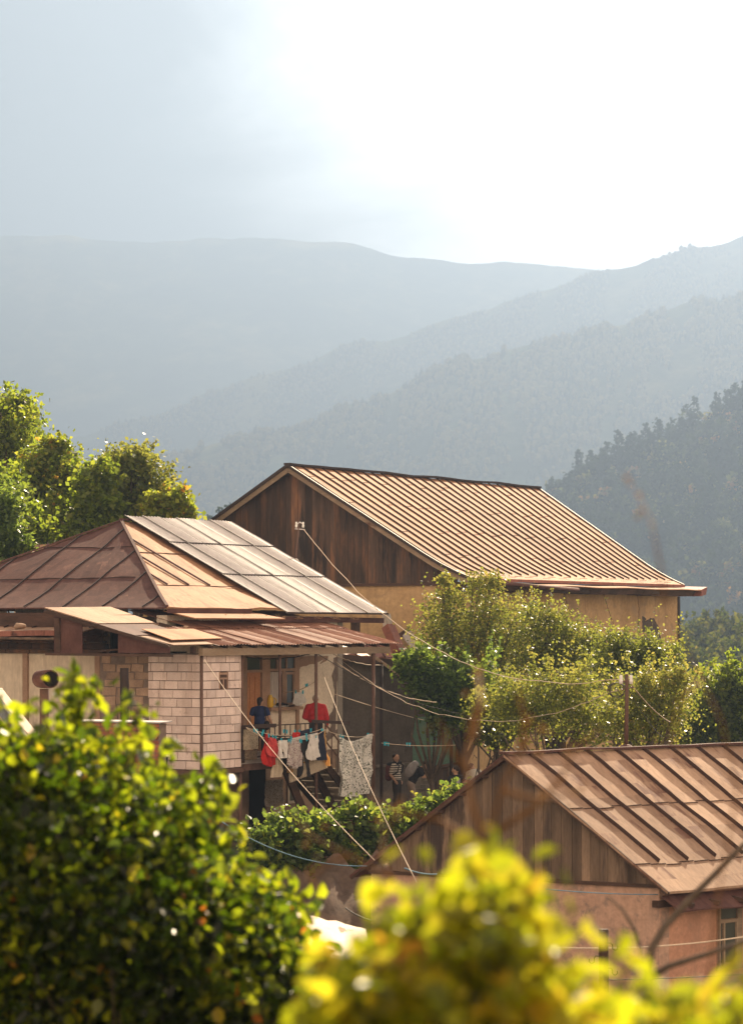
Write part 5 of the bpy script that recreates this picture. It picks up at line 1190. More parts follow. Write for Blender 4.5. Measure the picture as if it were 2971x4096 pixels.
garment('laundry_blouse', 'mauve leaf printed blouse in the middle of the line', 'blouse', 286.2, 301.2, 741.5, 769, -0.86, [(0, [(0.12, 0.95)]), (0.35, [(0.10, 0.92)]), (0.75, [(0.0, 1.0)]), (0.9, [(0.18, 0.95)]), (1, [(0.38, 0.70)])], M['c_print'], 3, 0.06, seed=5)
garment('laundry_trousers', 'long black trousers between the printed blouse and white singlet', 'trousers', 297.5, 309.8, 740, 777.5, -0.80, [(0, [(0.22, 0.55), (0.55, 0.88)]), (0.35, [(0.22, 0.55), (0.55, 0.92)]), (0.37, [(0.20, 0.53), (0.57, 0.93)]), (1, [(-0.05, 0.22), (0.72, 1.0)])], M['c_black'], 2, 0.05, seed=6)
garment('laundry_singlet', 'white singlet pegged right of the long black trousers', 'singlet', 306.8, 319, 735.8, 762, -0.86, [(0, [(0.15, 0.88)]), (0.3, [(0.08, 0.9)]), (0.75, [(0.0, 1.0)]), (0.9, [(0.08, 0.95)]), (1, [(0.28, 0.62)])], M['c_white'], 3, 0.05, seed=7, skew=0.08)
garment('laundry_trousers', 'navy trousers folded at the right end of the line', 'trousers', 316.8, 325.5, 731.5, 760.5, -0.80, [(0, [(0.2, 0.6)]), (0.4, [(0.0, 0.85)]), (1, [(0.15, 1.0)])], M['c_navy'], 2, 0.05, seed=8)
garment('laundry_cloth', 'narrow amber striped cloth glowing at the right end of the line', 'garment', 322.2, 328.6, 729, 766.5, -0.60, [(0, [(0.12, 0.30)]), (0.5, [(0.15, 0.62)]), (0.8, [(0.25, 0.95)]), (1, [(0.75, 0.9)])], M['c_amber'], 1.5, 0.05, seed=9)
garment('pleated_curtain', 'long pleated cream curtain with brown hem line behind the clothes', 'curtain', 288.5, 325.5, 757, 783, -0.45, STR, M['c_cream'], 17, 0.035, nx=130, seed=10, skew=0.34)
garment('curtain_hem', 'brown trim band across the pleated cream curtain', 'curtain trim', 284.5, 325.5, 768.8, 770.2, -0.50, STR, M['c_tan'], 17, 0.03, nx=130, ny=2, seed=10, skew=0.34)
garment('laundry_cloth', 'small tan cloth showing under the printed blouse', 'garment', 286.5, 292, 767, 772.8, -0.62, STR, M['c_tan'], 2, 0.03, seed=11)
garment('laundry_cloth', 'small bright red cloth on the back line', 'garment', 292, 299.4, 732.5, 738.5, -0.50, STR, M['c_red'], 3, 0.02, seed=12)
garment('laundry_shirt', 'dark navy shirt doubled over the back line', 'shirt', 299.3, 311, 731, 737.5, -0.52, STR, M['c_navy'], 2, 0.03, seed=13, skew=0.06)
garment('laundry_cloth', 'pale grey ribbed cloth running along the back line', 'garment', 290, 316, 738.5, 741.8, -0.60, STR, M['c_grey'], 14, 0.02, seed=14, skew=0.12, nx=90)
garment('laundry_cloth', 'black socks and cloths on the back line behind the white shorts', 'garment', 272, 291, 738, 742.5, -0.56, STR, M['c_black'], 5, 0.03, seed=15, skew=-0.03)
garment('laundry_cloth', 'black garment hanging behind the white shorts and blouse', 'garment', 278.5, 290, 752, 772, -0.58, [(0, [(0.1, 0.9)]), (1, [(0.2, 0.5)])], M['c_black'], 3, 0.03, seed=16)
garment('floral_sheet', 'large grey leaf patterned sheet hung by the stairs', 'sheet', 338.8, 371.8, 737, 796, -0.55, [(0, [(0.0, 0.93)]), (0.30, [(0.0, 0.92)]), (0.55, [(0.0, 0.95)]), (0.62, [(0.0, 1.0)]), (0.66, [(0.0, 0.88)]), (1, [(0.0, 0.80)])], M['c_floral'], 3.5, 0.10, 40, 60, seed=17, top=lambda x: -0.16*math.sin(math.pi*min(1, x*1.15))+0.05*x)
garment('towel', 'pale grey towel pegged across the porch window', 'towel', 293, 305.4, 692.5, 706, 1.95, [(0, [(0.0, 0.86)]), (0.8, [(0.0, 1.0)]), (0.86, [(0.05, 0.7)]), (1, [(0.25, 0.6)])], M['c_grey'], 6, 0.03, seed=18)
garment('lace_curtain', 'dark lace curtain hanging in the cellar under the balcony', 'curtain', 265.5, 283, 780.5, 807, 1.6, STR, M['c_lace'], 5, 0.05, seed=19)

def make_peg(loc):
    t = thing('clothes_peg', 'cyan plastic peg on the laundry lines', 'clothes peg', loc, 'cyan clothes pegs')
    for sx in (-1, 1):
        m = MB(); c = Vector(loc); m.bar(c+Vector((sx*0.016, 0, 0.05)), c+Vector((sx*0.006, 0, -0.06)), 0.016, 0.02); m.build('jaw', M['peg'], t)
    return t
proto = None
labs = {0: 'cyan peg on the laundry lines below the balcony', 1: 'cyan spare peg on the line along the grey wall', 2: 'cyan peg on the floral sheet', 3: 'cyan peg on the line across the porch window'}
for px, py, t, c in [(254, 730, -.5, 0), (256.5, 731, -.5, 0), (263, 731.5, -.6, 0), (262, 733.5, -.7, 0), (272.5, 736.5, -.75, 0), (275.5, 737.5, -.75, 0), (281, 740, -.82, 0), (283.5, 731, -.4, 0), (286.5, 731.5, -.4, 0), (288.5, 740.5, -.85, 0), (291, 738, -.7, 0),
                     (294.5, 731.5, -.5, 0), (299, 731.5, -.5, 0), (299.5, 740.5, -.85, 0), (301, 741, -.85, 0), (306, 735, -.8, 0), (306.5, 739, -.85, 0), (310.5, 730, -.6, 0), (315.5, 736, -.86, 0), (321.5, 730, -.8, 0), (323, 731, -.8, 0), (290, 742, -.85, 0), (268.5, 735.5, -.75, 0), (312, 735.8, -.86, 0),
                     (340, 736, -.56, 2), (342.5, 736.8, -.56, 2), (367.5, 734.5, -.54, 2), (295.5, 691.5, 1.9, 3), (305.5, 685.5, 1.5, 3), (307, 685, 1.5, 3), (302.5, 691.8, 1.9, 3),
                     (384, 743.5, -1.3, 1), (385.5, 743.5, -1.3, 1), (387.8, 744, -1.35, 1), (406.5, 744.2, -1.8, 1), (409.2, 744.3, -1.8, 1)]:
    c_ = LN(px, py, t)
    if proto is None: o = proto = make_peg(c_)
    else: o = copy_tree(proto); o.location = c_
    o['label'] = labs[c]
# things on the sill
for i, px in enumerate((279.5, 283.8)):
    s = A.s_at(px, TW-0.15); c = A.W(s, TW-0.17, sill_z+0.03); t = thing('shoe', ['black shoe with white sole, left one on the window sill', 'black shoe with white sole, right one on the window sill'][i], 'shoe', c, 'shoes on the window sill')
    m = MB(); m.ell(c+Vector((-0.02, 0, 0.035)), 0.13, 0.045, 0.045, 12, 6); m.ell(c+Vector((-0.07, 0, 0.06)), 0.06, 0.04, 0.05, 10, 6); m.build('upper', M['c_black'], t); m = MB(); m.ell(c+Vector((-0.01, 0, 0.002)), 0.14, 0.05, 0.022, 12, 5); m.build('sole', M['c_white'], t)
c = A.W(A.s_at(270, TW-0.15), TW-0.15, sill_z); t = thing('yellow_jug', 'yellow plastic jug at the left end of the window sill', 'jug', c)
m = MB(); m.tube([c, c+Vector((0, 0, 0.06)), c+Vector((0, 0, 0.26)), c+Vector((0, 0, 0.36)), c+Vector((0, 0, 0.38))], [0.07, 0.10, 0.10, 0.05, 0.05], 14); m.build('body', plain('yellow_plastic', (0.70, 0.45, 0.04), 0.4), t); m = MB(); m.tube([c+Vector((0.10, -0.05, 0.30)), c+Vector((0.17, -0.07, 0.25)), c+Vector((0.16, -0.07, 0.12)), c+Vector((0.11, -0.05, 0.08))], 0.018, 6); m.build('handle', plain('yellow_handle', (0.6, 0.38, 0.03), 0.4), t)
# ---------------------------------------------------------------- foliage
M['leaf_orchard'] = leaf_mat('orchard_leaf', [(0, (0.028, 0.04, 0.012)), (0.45, (0.062, 0.092, 0.020)), (0.85, (0.15, 0.165, 0.035)), (1, (0.28, 0.17, 0.06))], 0.55, 0.35, tstops=[(0, (0.12, 0.15, 0.02)), (0.5, (0.36, 0.40, 0.055)), (1, (0.52, 0.42, 0.09))])
M['leaf_back'] = leaf_mat('maple_leaf', [(0, (0.03, 0.045, 0.008)), (0.5, (0.07, 0.10, 0.012)), (0.85, (0.16, 0.17, 0.02)), (1, (0.38, 0.15, 0.03))], 0.58, 0.4, tstops=[(0, (0.14, 0.20, 0.015)), (0.5, (0.34, 0.44, 0.035)), (0.85, (0.54, 0.54, 0.05)), (1, (0.70, 0.30, 0.05))])
M['leaf_vine'] = leaf_mat('vine_leaf', [(0, (0.03, 0.065, 0.018)), (0.6, (0.07, 0.12, 0.025)), (0.9, (0.17, 0.20, 0.03)), (1, (0.32, 0.28, 0.05))], 0.55, 0.4, tstops=[(0, (0.12, 0.20, 0.03)), (0.6, (0.28, 0.38, 0.05)), (0.9, (0.52, 0.52, 0.07)), (1, (0.6, 0.45, 0.08))])
M['leaf_front'] = leaf_mat('walnut_leaf', [(0, (0.004, 0.009, 0.0015)), (0.45, (0.014, 0.028, 0.003)), (0.85, (0.14, 0.15, 0.007)), (0.96, (0.30, 0.19, 0.01)), (1, (0.36, 0.12, 0.02))], 0.62, 0.30, spec=0.5, tstops=[(0, (0.02, 0.05, 0.002)), (0.40, (0.14, 0.22, 0.007)), (0.65, (0.40, 0.48, 0.012)), (0.85, (0.54, 0.60, 0.02)), (0.97, (0.70, 0.55, 0.02)), (1, (0.7, 0.25, 0.03))])
M['leaf_quince'] = leaf_mat('quince_leaf', [(0, (0.025, 0.04, 0.006)), (0.5, (0.10, 0.11, 0.008)), (0.8, (0.25, 0.20, 0.014)), (0.95, (0.42, 0.26, 0.025)), (1, (0.45, 0.16, 0.03))], 0.62, 0.35, spec=0.5, tstops=[(0, (0.20, 0.26, 0.01)), (0.5, (0.52, 0.55, 0.015)), (0.8, (0.78, 0.68, 0.03)), (0.95, (0.80, 0.52, 0.04)), (1, (0.75, 0.28, 0.04))])

def gzp(px, D): x = (px-CX)*D/F; return gz(x, D)-0.2
def base(px, D): return ((px-CX)*D/F, D, gzp(px, D))
def T(name, label, px, D, blobs, n, per, spread, size, mat, r0=0.12, hue=(0, 1), ntips=8, group=None, **k):
    return tree(name, label, 'tree', base(px, D), [PB(bx, by, D+dd, rx, ry) for bx, by, rx, ry, dd in blobs], n, per, spread, size, mat, r0, group, hue, True, ntips, **k)
# trees behind the hip-roofed house
G1 = 'trees behind the hip roofed house'
T('maple_tree', 'tall maple cut by the left edge, highest foliage at left', -12, 108, [(-22, 434, 22, 24, 0), (6, 424, 18, 13, 0), (20, 426, 12, 10, 1), (8, 432, 20, 16, -1), (24, 437, 12, 8, 1), (-8, 455, 22, 20, 0), (12, 452, 12, 12, 0), (22, 408, 5, 6, 0)], 300, 24, 0.38, 0.19, M['leaf_back'], 0.22, (0.05, 0.85), 12, G1)
T('maple_tree', 'yellow green maple with orange tips left of the roof apex', 48, 104, [(58, 452, 8, 6, 0), (50, 462, 16, 10, 0), (38, 474, 20, 13, 0), (62, 478, 20, 14, 1), (30, 492, 26, 16, 0), (66, 500, 24, 18, 0), (20, 516, 24, 18, 1), (60, 522, 32, 18, -1), (76, 488, 10, 10, 0), (88, 500, 8, 12, 0)], 400, 24, 0.38, 0.19, M['leaf_back'], 0.2, (0.1, 0.95), 14, G1)
T('maple_tree', 'low bright maple bush right behind the hip roof ridge, leftmost', 5, 100, [(4, 530, 22, 18, 0), (-14, 510, 22, 20, 0), (10, 550, 16, 14, 0), (30, 540, 22, 14, 0)], 240, 24, 0.25, 0.2, M['leaf_back'], 0.15, (0.1, 0.7), 6, G1)
T('ash_tree', 'rounded feathery dark green tree behind the roof apex', 128, 102, [(132, 470, 24, 14, 0), (120, 482, 20, 16, 0), (146, 482, 20, 18, 0), (132, 500, 36, 20, 0), (112, 512, 22, 18, 0), (158, 504, 20, 18, 0), (130, 520, 40, 16, 1), (136, 460, 10, 6, 0), (116, 464, 8, 6, 0)], 430, 22, 0.36, 0.15, M['leaf_orchard'], 0.14, (0.2, 0.85), 16, G1)
T('maple_tree', 'small gap-filling maple between the yellow maple and the feathery tree', 96, 100, [(96, 486, 9, 12, 0), (98, 504, 16, 16, 0), (94, 522, 20, 14, 0)], 170, 24, 0.24, 0.19, M['leaf_back'], 0.12, (0.1, 0.8), 6, G1)
T('maple_tree', 'golden tipped small tree at the right end behind the zinc roof', 172, 100, [(172, 508, 13, 10, 0), (180, 516, 10, 8, 0), (164, 520, 20, 12, 0), (184, 523, 7, 6, 0)], 190, 24, 0.22, 0.18, M['leaf_back'], 0.1, (0.35, 1.0), 7, G1)
T('acacia_tree', 'pale feathery shrub at the left edge beside the small rust roof', 6, 92, [(6, 548, 14, 12, 0), (18, 555, 10, 10, 0), (2, 520, 16, 16, 0)], 130, 22, 0.2, 0.15, M['leaf_vine'], 0.08, (0.1, 0.8), 5, G1)
# orchard in front of the barn
G2 = 'fruit trees in front of the barn'
T('plum_tree', 'leafy plum tree with upright shoots before the barn corner', 462, 91, [(474, 592, 7, 12, 0), (492, 588, 7, 7, 0), (486, 612, 22, 18, 0), (440, 618, 18, 13, 0), (448, 604, 7, 8, 0), (462, 632, 36, 22, 0), (500, 640, 28, 26, 0), (432, 646, 24, 18, 0), (470, 664, 46, 24, 0), (444, 588, 5, 9, 0), (520, 612, 10, 9, 0)], 820, 15, 0.31, 0.095, M['leaf_orchard'], 0.13, (0.1, 1.0), 22, G2)
T('plum_tree', 'middle plum tree reaching across the barn wall', 548, 92, [(536, 622, 12, 10, 0), (552, 626, 8, 8, 0), (548, 642, 24, 16, 0), (576, 646, 20, 12, 0), (592, 650, 14, 10, 0), (560, 656, 38, 22, 0), (530, 662, 26, 20, 0), (596, 660, 18, 16, 0)], 560, 14, 0.31, 0.095, M['leaf_orchard'], 0.13, (0.05, 0.9), 16, G2)
T('apple_tree', 'apple tree right of the wire pole below the barn window', 618, 88, [(616, 652, 16, 10, 0), (632, 656, 18, 12, 0), (654, 658, 18, 12, 0), (664, 668, 14, 12, 0), (606, 668, 18, 12, 0), (640, 672, 26, 12, 0), (646, 660, 12, 6, 0)], 440, 15, 0.30, 0.095, M['leaf_orchard'], 0.11, (0.0, 0.75), 12, G2)
T('apple_tree', 'low tree filling the space above the cottage ridge, left', 540, 80, [(520, 700, 26, 20, 0), (556, 694, 26, 20, 0), (540, 720, 40, 18, 0), (580, 706, 20, 22, 0), (500, 716, 20, 20, 0), (590, 728, 24, 14, 0)], 440, 15, 0.31, 0.095, M['leaf_orchard'], 0.1, (0.1, 0.9), 10, G2)
T('apple_tree', 'low tree above the cottage ridge behind the wire pole', 650, 82, [(634, 700, 22, 18, 0), (664, 706, 20, 20, 0), (650, 726, 34, 16, 0), (614, 726, 20, 16, 0), (676, 690, 10, 12, 0)], 400, 15, 0.31, 0.095, M['leaf_orchard'], 0.1, (0.2, 1.0), 10, G2)
T('plum_thicket', 'loose plum thicket filling the middle of the orchard', 560, 95, [(500, 676, 46, 30, 0), (560, 690, 50, 34, 0), (620, 690, 46, 34, 0), (660, 700, 30, 30, 0), (600, 678, 40, 22, 0), (520, 650, 30, 24, 0)], 620, 13, 0.45, 0.095, M['leaf_orchard'], 0.1, (0.1, 0.95), 18, G2)
T('cherry_tree', 'dark low fruit tree before the mint wall', 430, 87, [(410, 668, 14, 10, 0), (424, 676, 20, 12, 0), (446, 684, 18, 14, 0), (440, 704, 16, 12, 0), (462, 700, 20, 18, 0), (418, 696, 10, 8, 0), (446, 722, 18, 9, 0), (478, 690, 22, 26, 0)], 330, 20, 0.18, 0.14, M['leaf_vine'], 0.09, (0.0, 0.65), 10, G2)
T('cherry_tree', 'thin stemmed tree beside the white shirted woman', 492, 84, [(486, 724, 20, 12, 0), (508, 716, 16, 14, 0), (496, 738, 14, 8, 0)], 130, 18, 0.2, 0.13, M['leaf_orchard'], 0.09, (0.1, 0.8), 12, G2)
# far right greenery
G3 = 'trees right of the barn'
T('leafy_tree', 'sunlit tree right of the barn behind the cottage ridge', 722, 108, [(722, 700, 22, 18, 0), (706, 722, 24, 18, 0), (740, 712, 20, 26, 0), (700, 742, 20, 12, 0), (730, 736, 26, 18, 0), (736, 688, 14, 10, 0), (760, 700, 18, 26, 0)], 560, 24, 0.26, 0.17, M['leaf_back'], 0.14, (0.0, 0.75), 8, G3)
T('leafy_tree', 'light tipped tree close against the barn right corner', 694, 112, [(692, 700, 12, 14, 0), (700, 690, 8, 8, 0), (690, 724, 14, 22, 0), (704, 708, 12, 12, 0)], 200, 22, 0.26, 0.17, M['leaf_orchard'], 0.12, (0.2, 1.0), 6, G3)
for i, (px, py, rx, ry, D, lab) in enumerate([(694, 652, 13, 18, 430, 'hazy rounded tree next to the barn wall, far right'), (718, 642, 12, 16, 450, 'hazy tree in the middle of the far right grove'), (738, 648, 14, 16, 440, 'hazy tree cut by the right edge, far grove'), (706, 668, 18, 16, 380, 'broad hazy tree low in the far right grove'), (736, 672, 18, 16, 370, 'pale hazy tree low at the right edge'), (688, 676, 12, 14, 360, 'dim hazy tree low beside the barn corner'), (722, 690, 24, 14, 330, 'lowest hazy tree of the far right grove')]):
    T('leafy_tree', lab, px, D, [(px, py, rx, ry, 0), (px-rx*0.5, py+ry*0.6, rx*0.8, ry*0.8, 1), (px+rx*0.6, py+ry*0.5, rx*0.8, ry*0.8, -1), (px, py+ry*1.4, rx, ry, 0)], 90, 18, 0.7, 0.75, M['forest_leaf'], 0.3, (0.45, 0.95), 4, 'hazy grove right of the barn')
# vine covered bank: grape vines over a fence
vt = thing('grape_vines', 'dense grape vines over a fence in front of the yard', 'vines', P(350, 880, 70))
rails = MB(); vt_l = [P(246, 838, 70), P(300, 826, 70.5), P(350, 824, 71.5), P(400, 818, 73), P(456, 802, 75)]
for a, b in zip(vt_l, vt_l[1:]): rails.bar(a, b, 0.04, 0.04); rails.bar(a-Vector((0, 0, 0.8)), b-Vector((0, 0, 0.8)), 0.04, 0.04)
rails.build('trellis_rail', M['wood_dark'], vt)
rails = MB()
for p in vt_l: rails.bar(p+Vector((0, 0.05, 0.1)), p+Vector((0, 0.05, -2.6)), 0.09, 0.09)
rails.build_each('trellis_post', M['wood_dark'], vt)
vb = [(262, 824, 16, 14), (282, 810, 18, 14), (302, 806, 18, 14), (322, 812, 18, 14), (344, 808, 16, 14), (352, 794, 8, 12), (366, 806, 18, 14), (388, 806, 18, 14), (410, 800, 18, 14), (432, 792, 16, 14), (448, 784, 12, 12), (460, 776, 8, 8), (290, 836, 28, 18), (330, 836, 28, 20), (370, 832, 26, 20), (404, 822, 22, 16), (262, 848, 20, 16), (300, 862, 26, 18), (340, 864, 26, 18), (380, 850, 18, 14), (280, 884, 24, 16), (316, 888, 22, 14)]
blobs = [PB(x, y+19, 69.5+(x-250)*0.025, rx, ry, 14) for x, y, rx, ry in vb]
crown('foliage', M['leaf_vine'], vt, blobs, 2300, 9, 0.15, 0.14, False, (0.0, 0.95), width=0.5, up=0.2)
# earth bank under the vines
bk_ = MB(); bk_.grid(lambda a, q: Vector((P(225+215*a, 0, 69).x, 70.5-6.5*q+fbm((a*6, q*3, 1))*0.5, -5.7-2.9*q**0.8+fbm((a*9, q*5, 4))*0.35)), 40, 16); o = bk_.build('earth_bank', surf('bank_earth', [(0.07, 0.05, 0.038), (0.17, 0.12, 0.09)], 1.2, rough=1, fine=10, bump=0.8, src='Object'), loc=P(330, 900, 68)); kind(o, 'structure')

# ---------------------------------------------------------------- near bushes, out of focus
def poly_in(poly, x, y):
    c = False; n = len(poly); j = n-1
    for i in range(n):
        xi, yi = poly[i]; xj, yj = poly[j]
        if (yi > y) != (yj > y) and x < (xj-xi)*(y-yi)/(yj-yi)+xi: c = not c
        j = i
    return c
def edge_d(poly, x, y):
    m_ = 1e9
    for (x0, y0), (x1, y1) in zip(poly, poly[1:]+poly[:1]):
        dx, dy = x1-x0, y1-y0; t = max(0, min(1, ((x-x0)*dx+(y-y0)*dy)/(dx*dx+dy*dy+1e-9))); m_ = min(m_, math.hypot(x-x0-dx*t, y-y0-dy*t))
    return m_
def big_bush(name, label, mat, poly, D, bulge, nsprig, per, spread, size, sprays, hue, root, rtw, inset=24, skew=2.0):
    """a rounded bush: sprigs of leaves through its whole depth, a domed body that thins at the rim"""
    t = thing(name, label, 'bush', root); pos = []; rn = []; xs = [p[0] for p in poly]; ys = [p[1] for p in poly]; k = 0; tw = MB()
    hub = Vector(root)+Vector((0, 0, 0.8))
    while k < nsprig:
        x = random.uniform(min(xs), max(xs)); y = random.uniform(min(ys), max(ys))
        if not poly_in(poly, x, y): continue
        if edge_d(poly, x, y) < inset: continue
        e = min(edge_d(poly, x, y), 150)*D/F; th = bulge*math.sqrt(max(0.0, 1-(1-min(1, e/bulge))**2))+0.10
        dd = (1 if random.random() < 0.5 else -1)*th*(random.random()**0.45); c = P(x, y, D+dd); 
        n = max(3, int(per*random.uniform(0.6, 1.4))); q = rng.normal(size=(n, 3))*spread; pos.append(np.array(c)+q); rn.append(np.clip(hue[0]+(hue[1]-hue[0])*(random.random()**skew*0.75+rng.random(n)*0.3), 0, 1)); k += 1
        if random.random() < 0.10:
            b = hub.lerp(c, 0.35)+Vector((random.uniform(-.2, .2),)*3); tw.tube([b, b.lerp(c, 0.5)+Vector((0, 0, .05)), c], [rtw, rtw*0.6, rtw*0.2], 4)
    for (x0, y0, x1, y1, n, dd) in sprays:
        a = P(x0, y0, D+dd); b = P(x1, y1, D+dd); tw.tube([a, a.lerp(b, 0.5)+Vector((0.01, 0, 0.01)), b], [rtw*0.5, rtw*0.4, rtw*0.15], 4)
        f = rng.random(n)[:, None]; pos.append(np.array(a)*(1-f)+np.array(b)*f+rng.normal(size=(n, 3))*spread*0.45); rn.append(np.clip(0.35+0.55*rng.random(n), 0, 1))
    ns_ = sum(len(p) for p in pos[nsprig:]); pts = np.concatenate(pos); r = np.concatenate(rn); s = size*(0.45+0.95*rng.random(len(pts)))
    if ns_: s[-ns_:] *= 1.3
    v, f, r2 = leaf_mesh(pts, s, r, False, 0.35, 0.34, 0.3); build_mesh('leaves', v, f, r2, True, mat, t)
    tw.tube([Vector(root)-Vector((0, 0, 0.3)), hub], [rtw*3, rtw*2.5], 7)
    for j in range(9):
        e = pts[random.randrange(len(pts))]; e = Vector(e); tw.tube([hub, hub.lerp(e, 0.5)+Vector((0, 0, 0.1)), e], [rtw*2, rtw*1.2, rtw*0.3], 6)
    tw.build('branches', M['bark'], t); return t
PL = [(-60, 706), (0, 712), (14, 716), (28, 726), (50, 734), (60, 716), (64, 690), (74, 684), (92, 688), (100, 712), (110, 732), (124, 760), (142, 742), (158, 752), (170, 766), (186, 774), (202, 776), (222, 796), (228, 824), (234, 846), (250, 866), (276, 872), (290, 890), (306, 908), (316, 930), (330, 960), (340, 1000), (330, 1080), (-60, 1080)]
SPL = [(80, 750, 80, 662, 24, -0.2), (90, 730, 98, 676, 12, -0.2), (64, 722, 58, 684, 8, 0.1), (140, 760, 138, 706, 18, 0.0), (120, 770, 112, 716, 16, 0), (160, 790, 172, 748, 16, 0), (215, 810, 222, 766, 22, -0.2), (78, 740, 76, 660, 26, -0.2), (84, 700, 100, 676, 12, -0.3), (50, 730, 30, 698, 10, -0.3), (60, 690, 64, 672, 6, -0.2), (134, 770, 136, 702, 14, -0.3), (136, 712, 116, 704, 5, -0.3), (136, 712, 156, 706, 6, -0.3), (152, 770, 166, 740, 9, -0.3), (130, 760, 120, 728, 7, -0.2), (196, 800, 212, 764, 16, -0.4), (212, 790, 232, 796, 10, -0.4), (205, 780, 186, 768, 6, -0.3), (216, 830, 236, 822, 9, -0.4), (222, 850, 240, 844, 6, -0.3), (255, 890, 284, 868, 9, -0.3), (290, 910, 312, 896, 7, -0.3), (80, 720, 58, 700, 9, -0.2), (10, 730, 2, 700, 9, -0.2)]
for k in range(26):
    q = k/25; px = 4+300*q; py = interp([(0, 722), (50, 738), (110, 750), (170, 776), (225, 815), (250, 868), (300, 905), (320, 950)], px); SPL.append((px-6, py+26, px+random.uniform(-6, 14), py-random.uniform(0, 16), random.randint(5, 10), random.uniform(-0.8, 0.4)))
big_bush('walnut_bush', 'large yellow green walnut bush filling the lower left', M['leaf_front'], PL, 18.5, 2.1, 3700, 8, 0.085, 0.082, SPL, (0.0, 1.0), (-1.45, 18.8, -5.1), 0.015)
PR = [(288, 1080), (290, 1000), (300, 972), (318, 960), (336, 950), (352, 930), (372, 918), (366, 896), (354, 880), (358, 860), (376, 856), (398, 862), (410, 878), (420, 892), (440, 880), (452, 866), (470, 860), (478, 842), (492, 836), (506, 846), (528, 856), (540, 874), (556, 884), (572, 902), (574, 916), (556, 930), (556, 950), (572, 966), (592, 976), (606, 990), (618, 970), (622, 950), (638, 956), (650, 982), (676, 990), (700, 984), (730, 982), (800, 976), (800, 1080)]
SPR = [(480, 870, 492, 838, 6, 0), (560, 910, 592, 906, 3, 0), (620, 990, 628, 950, 4, 0), (380, 890, 370, 866, 4, 0), (700, 1000, 720, 976, 4, 0)]
big_bush('quince_bush', 'blurred golden green bush close to the camera, lower right', M['leaf_quince'], PR, 7.9, 0.75, 620, 6, 0.052, 0.078, SPR, (0.0, 1.0), (0.6, 8.3, -3.1), 0.007, 30, 1.1)


# dry out-of-focus twigs close to the camera
M['dry_twig'] = plain('dry_brown_twig', (0.15, 0.075, 0.03), 0.9); M['dry_leaf'] = leaf_mat('dry_leaf', [(0, (0.10, 0.06, 0.03)), (1, (0.24, 0.15, 0.07))], 0.3, 0.8, tmul=(1.5, 1.2, 0.6))
def twig_plant(label, D, stems, rad, leaves=30, rootpx=(470, 1060)):
    rt = P(rootpx[0], rootpx[1]+40, D); t = thing('dry_shrub', label, 'shrub', rt); m = MB(); pts = []
    for st in stems:
        p = [P(x, y, D+random.uniform(-.25, .25)) for x, y in st]; m.tube(p, [rad*(1-0.75*k/(len(p)-1)) for k in range(len(p))], 5); pts += [p[-1], p[-2].lerp(p[-1], 0.5), p[-2]]
    m.build('stems', M['dry_twig'], t)
    q = np.array([tuple(random.choice(pts)) for _ in range(leaves)])+rng.normal(size=(leaves, 3))*0.02
    v, f, r = leaf_mesh(q, np.full(leaves, 0.024), rng.random(leaves), True); build_mesh('dry_leaves', v, f, r, False, M['dry_leaf'], t)
twig_plant('blurred tan dry twigs in front of the cottage gable', 9.0, [[(500, 1060), (498, 940), (486, 850), (500, 790), (520, 752), (536, 734)], [(486, 850), (470, 800), (466, 760), (470, 720), (486, 690)], [(498, 830), (530, 810), (560, 780), (574, 748), (600, 728)], [(486, 850), (440, 820), (400, 812), (370, 800)], [(466, 770), (446, 745), (440, 722)], [(500, 790), (540, 800), (580, 792)], [(470, 740), (480, 706), (478, 672)], [(520, 752), (524, 720), (516, 690)]], 0.012, 70, (500, 1060))
twig_plant('blurred brown dry stalk rising past the barn corner', 9.0, [[(700, 1060), (716, 900), (736, 790), (720, 720), (700, 680), (682, 640), (664, 600), (640, 578)], [(700, 680), (678, 700), (672, 740), (684, 780)], [(664, 600), (660, 570), (650, 520), (634, 490)]], 0.005, 10, (700, 1060))
twig_plant('blurred thin dry branch reaching left over the vines', 9.4, [[(430, 1060), (420, 940), (392, 880), (350, 856), (310, 836), (290, 812)], [(392, 880), (380, 856), (384, 830), (400, 806)], [(350, 856), (330, 862), (310, 880)]], 0.009, 30, (430, 1060))
# bare branch at the lower right
bb = thing('bare_branch_tree', 'dark bare branches curving in from the lower right', 'branch', P(655, 1100, 17))
m = MB()
def br(pts, r0, r1, D=17): m.tube([P(x, y, D+dz) for x, y, dz in pts], [r0+(r1-r0)*k/(len(pts)-1) for k in range(len(pts))], 7)
br([(660, 1100, 0), (656, 1040, 0), (650, 1000, 0), (646, 975, 0)], 0.045, 0.03)
br([(646, 978, 0), (650, 950, 0), (664, 926, .1), (688, 900, .2), (712, 876, .2), (735, 852, .3), (770, 820, .3)], 0.028, 0.016)
br([(648, 978, 0), (668, 966, 0), (700, 956, -.1), (730, 946, -.1), (770, 930, 0)], 0.022, 0.012)
br([(646, 978, 0), (640, 950, 0), (634, 930, 0), (622, 910, 0), (606, 896, 0)], 0.016, 0.006); br([(706, 882, .2), (700, 890, .2), (696, 898, .2)], 0.01, 0.004)
br([(690, 1030, 0), (712, 1000, 0), (742, 975, 0), (770, 960, 0)], 0.016, 0.01)
m.build('bough', M['bark'], bb)
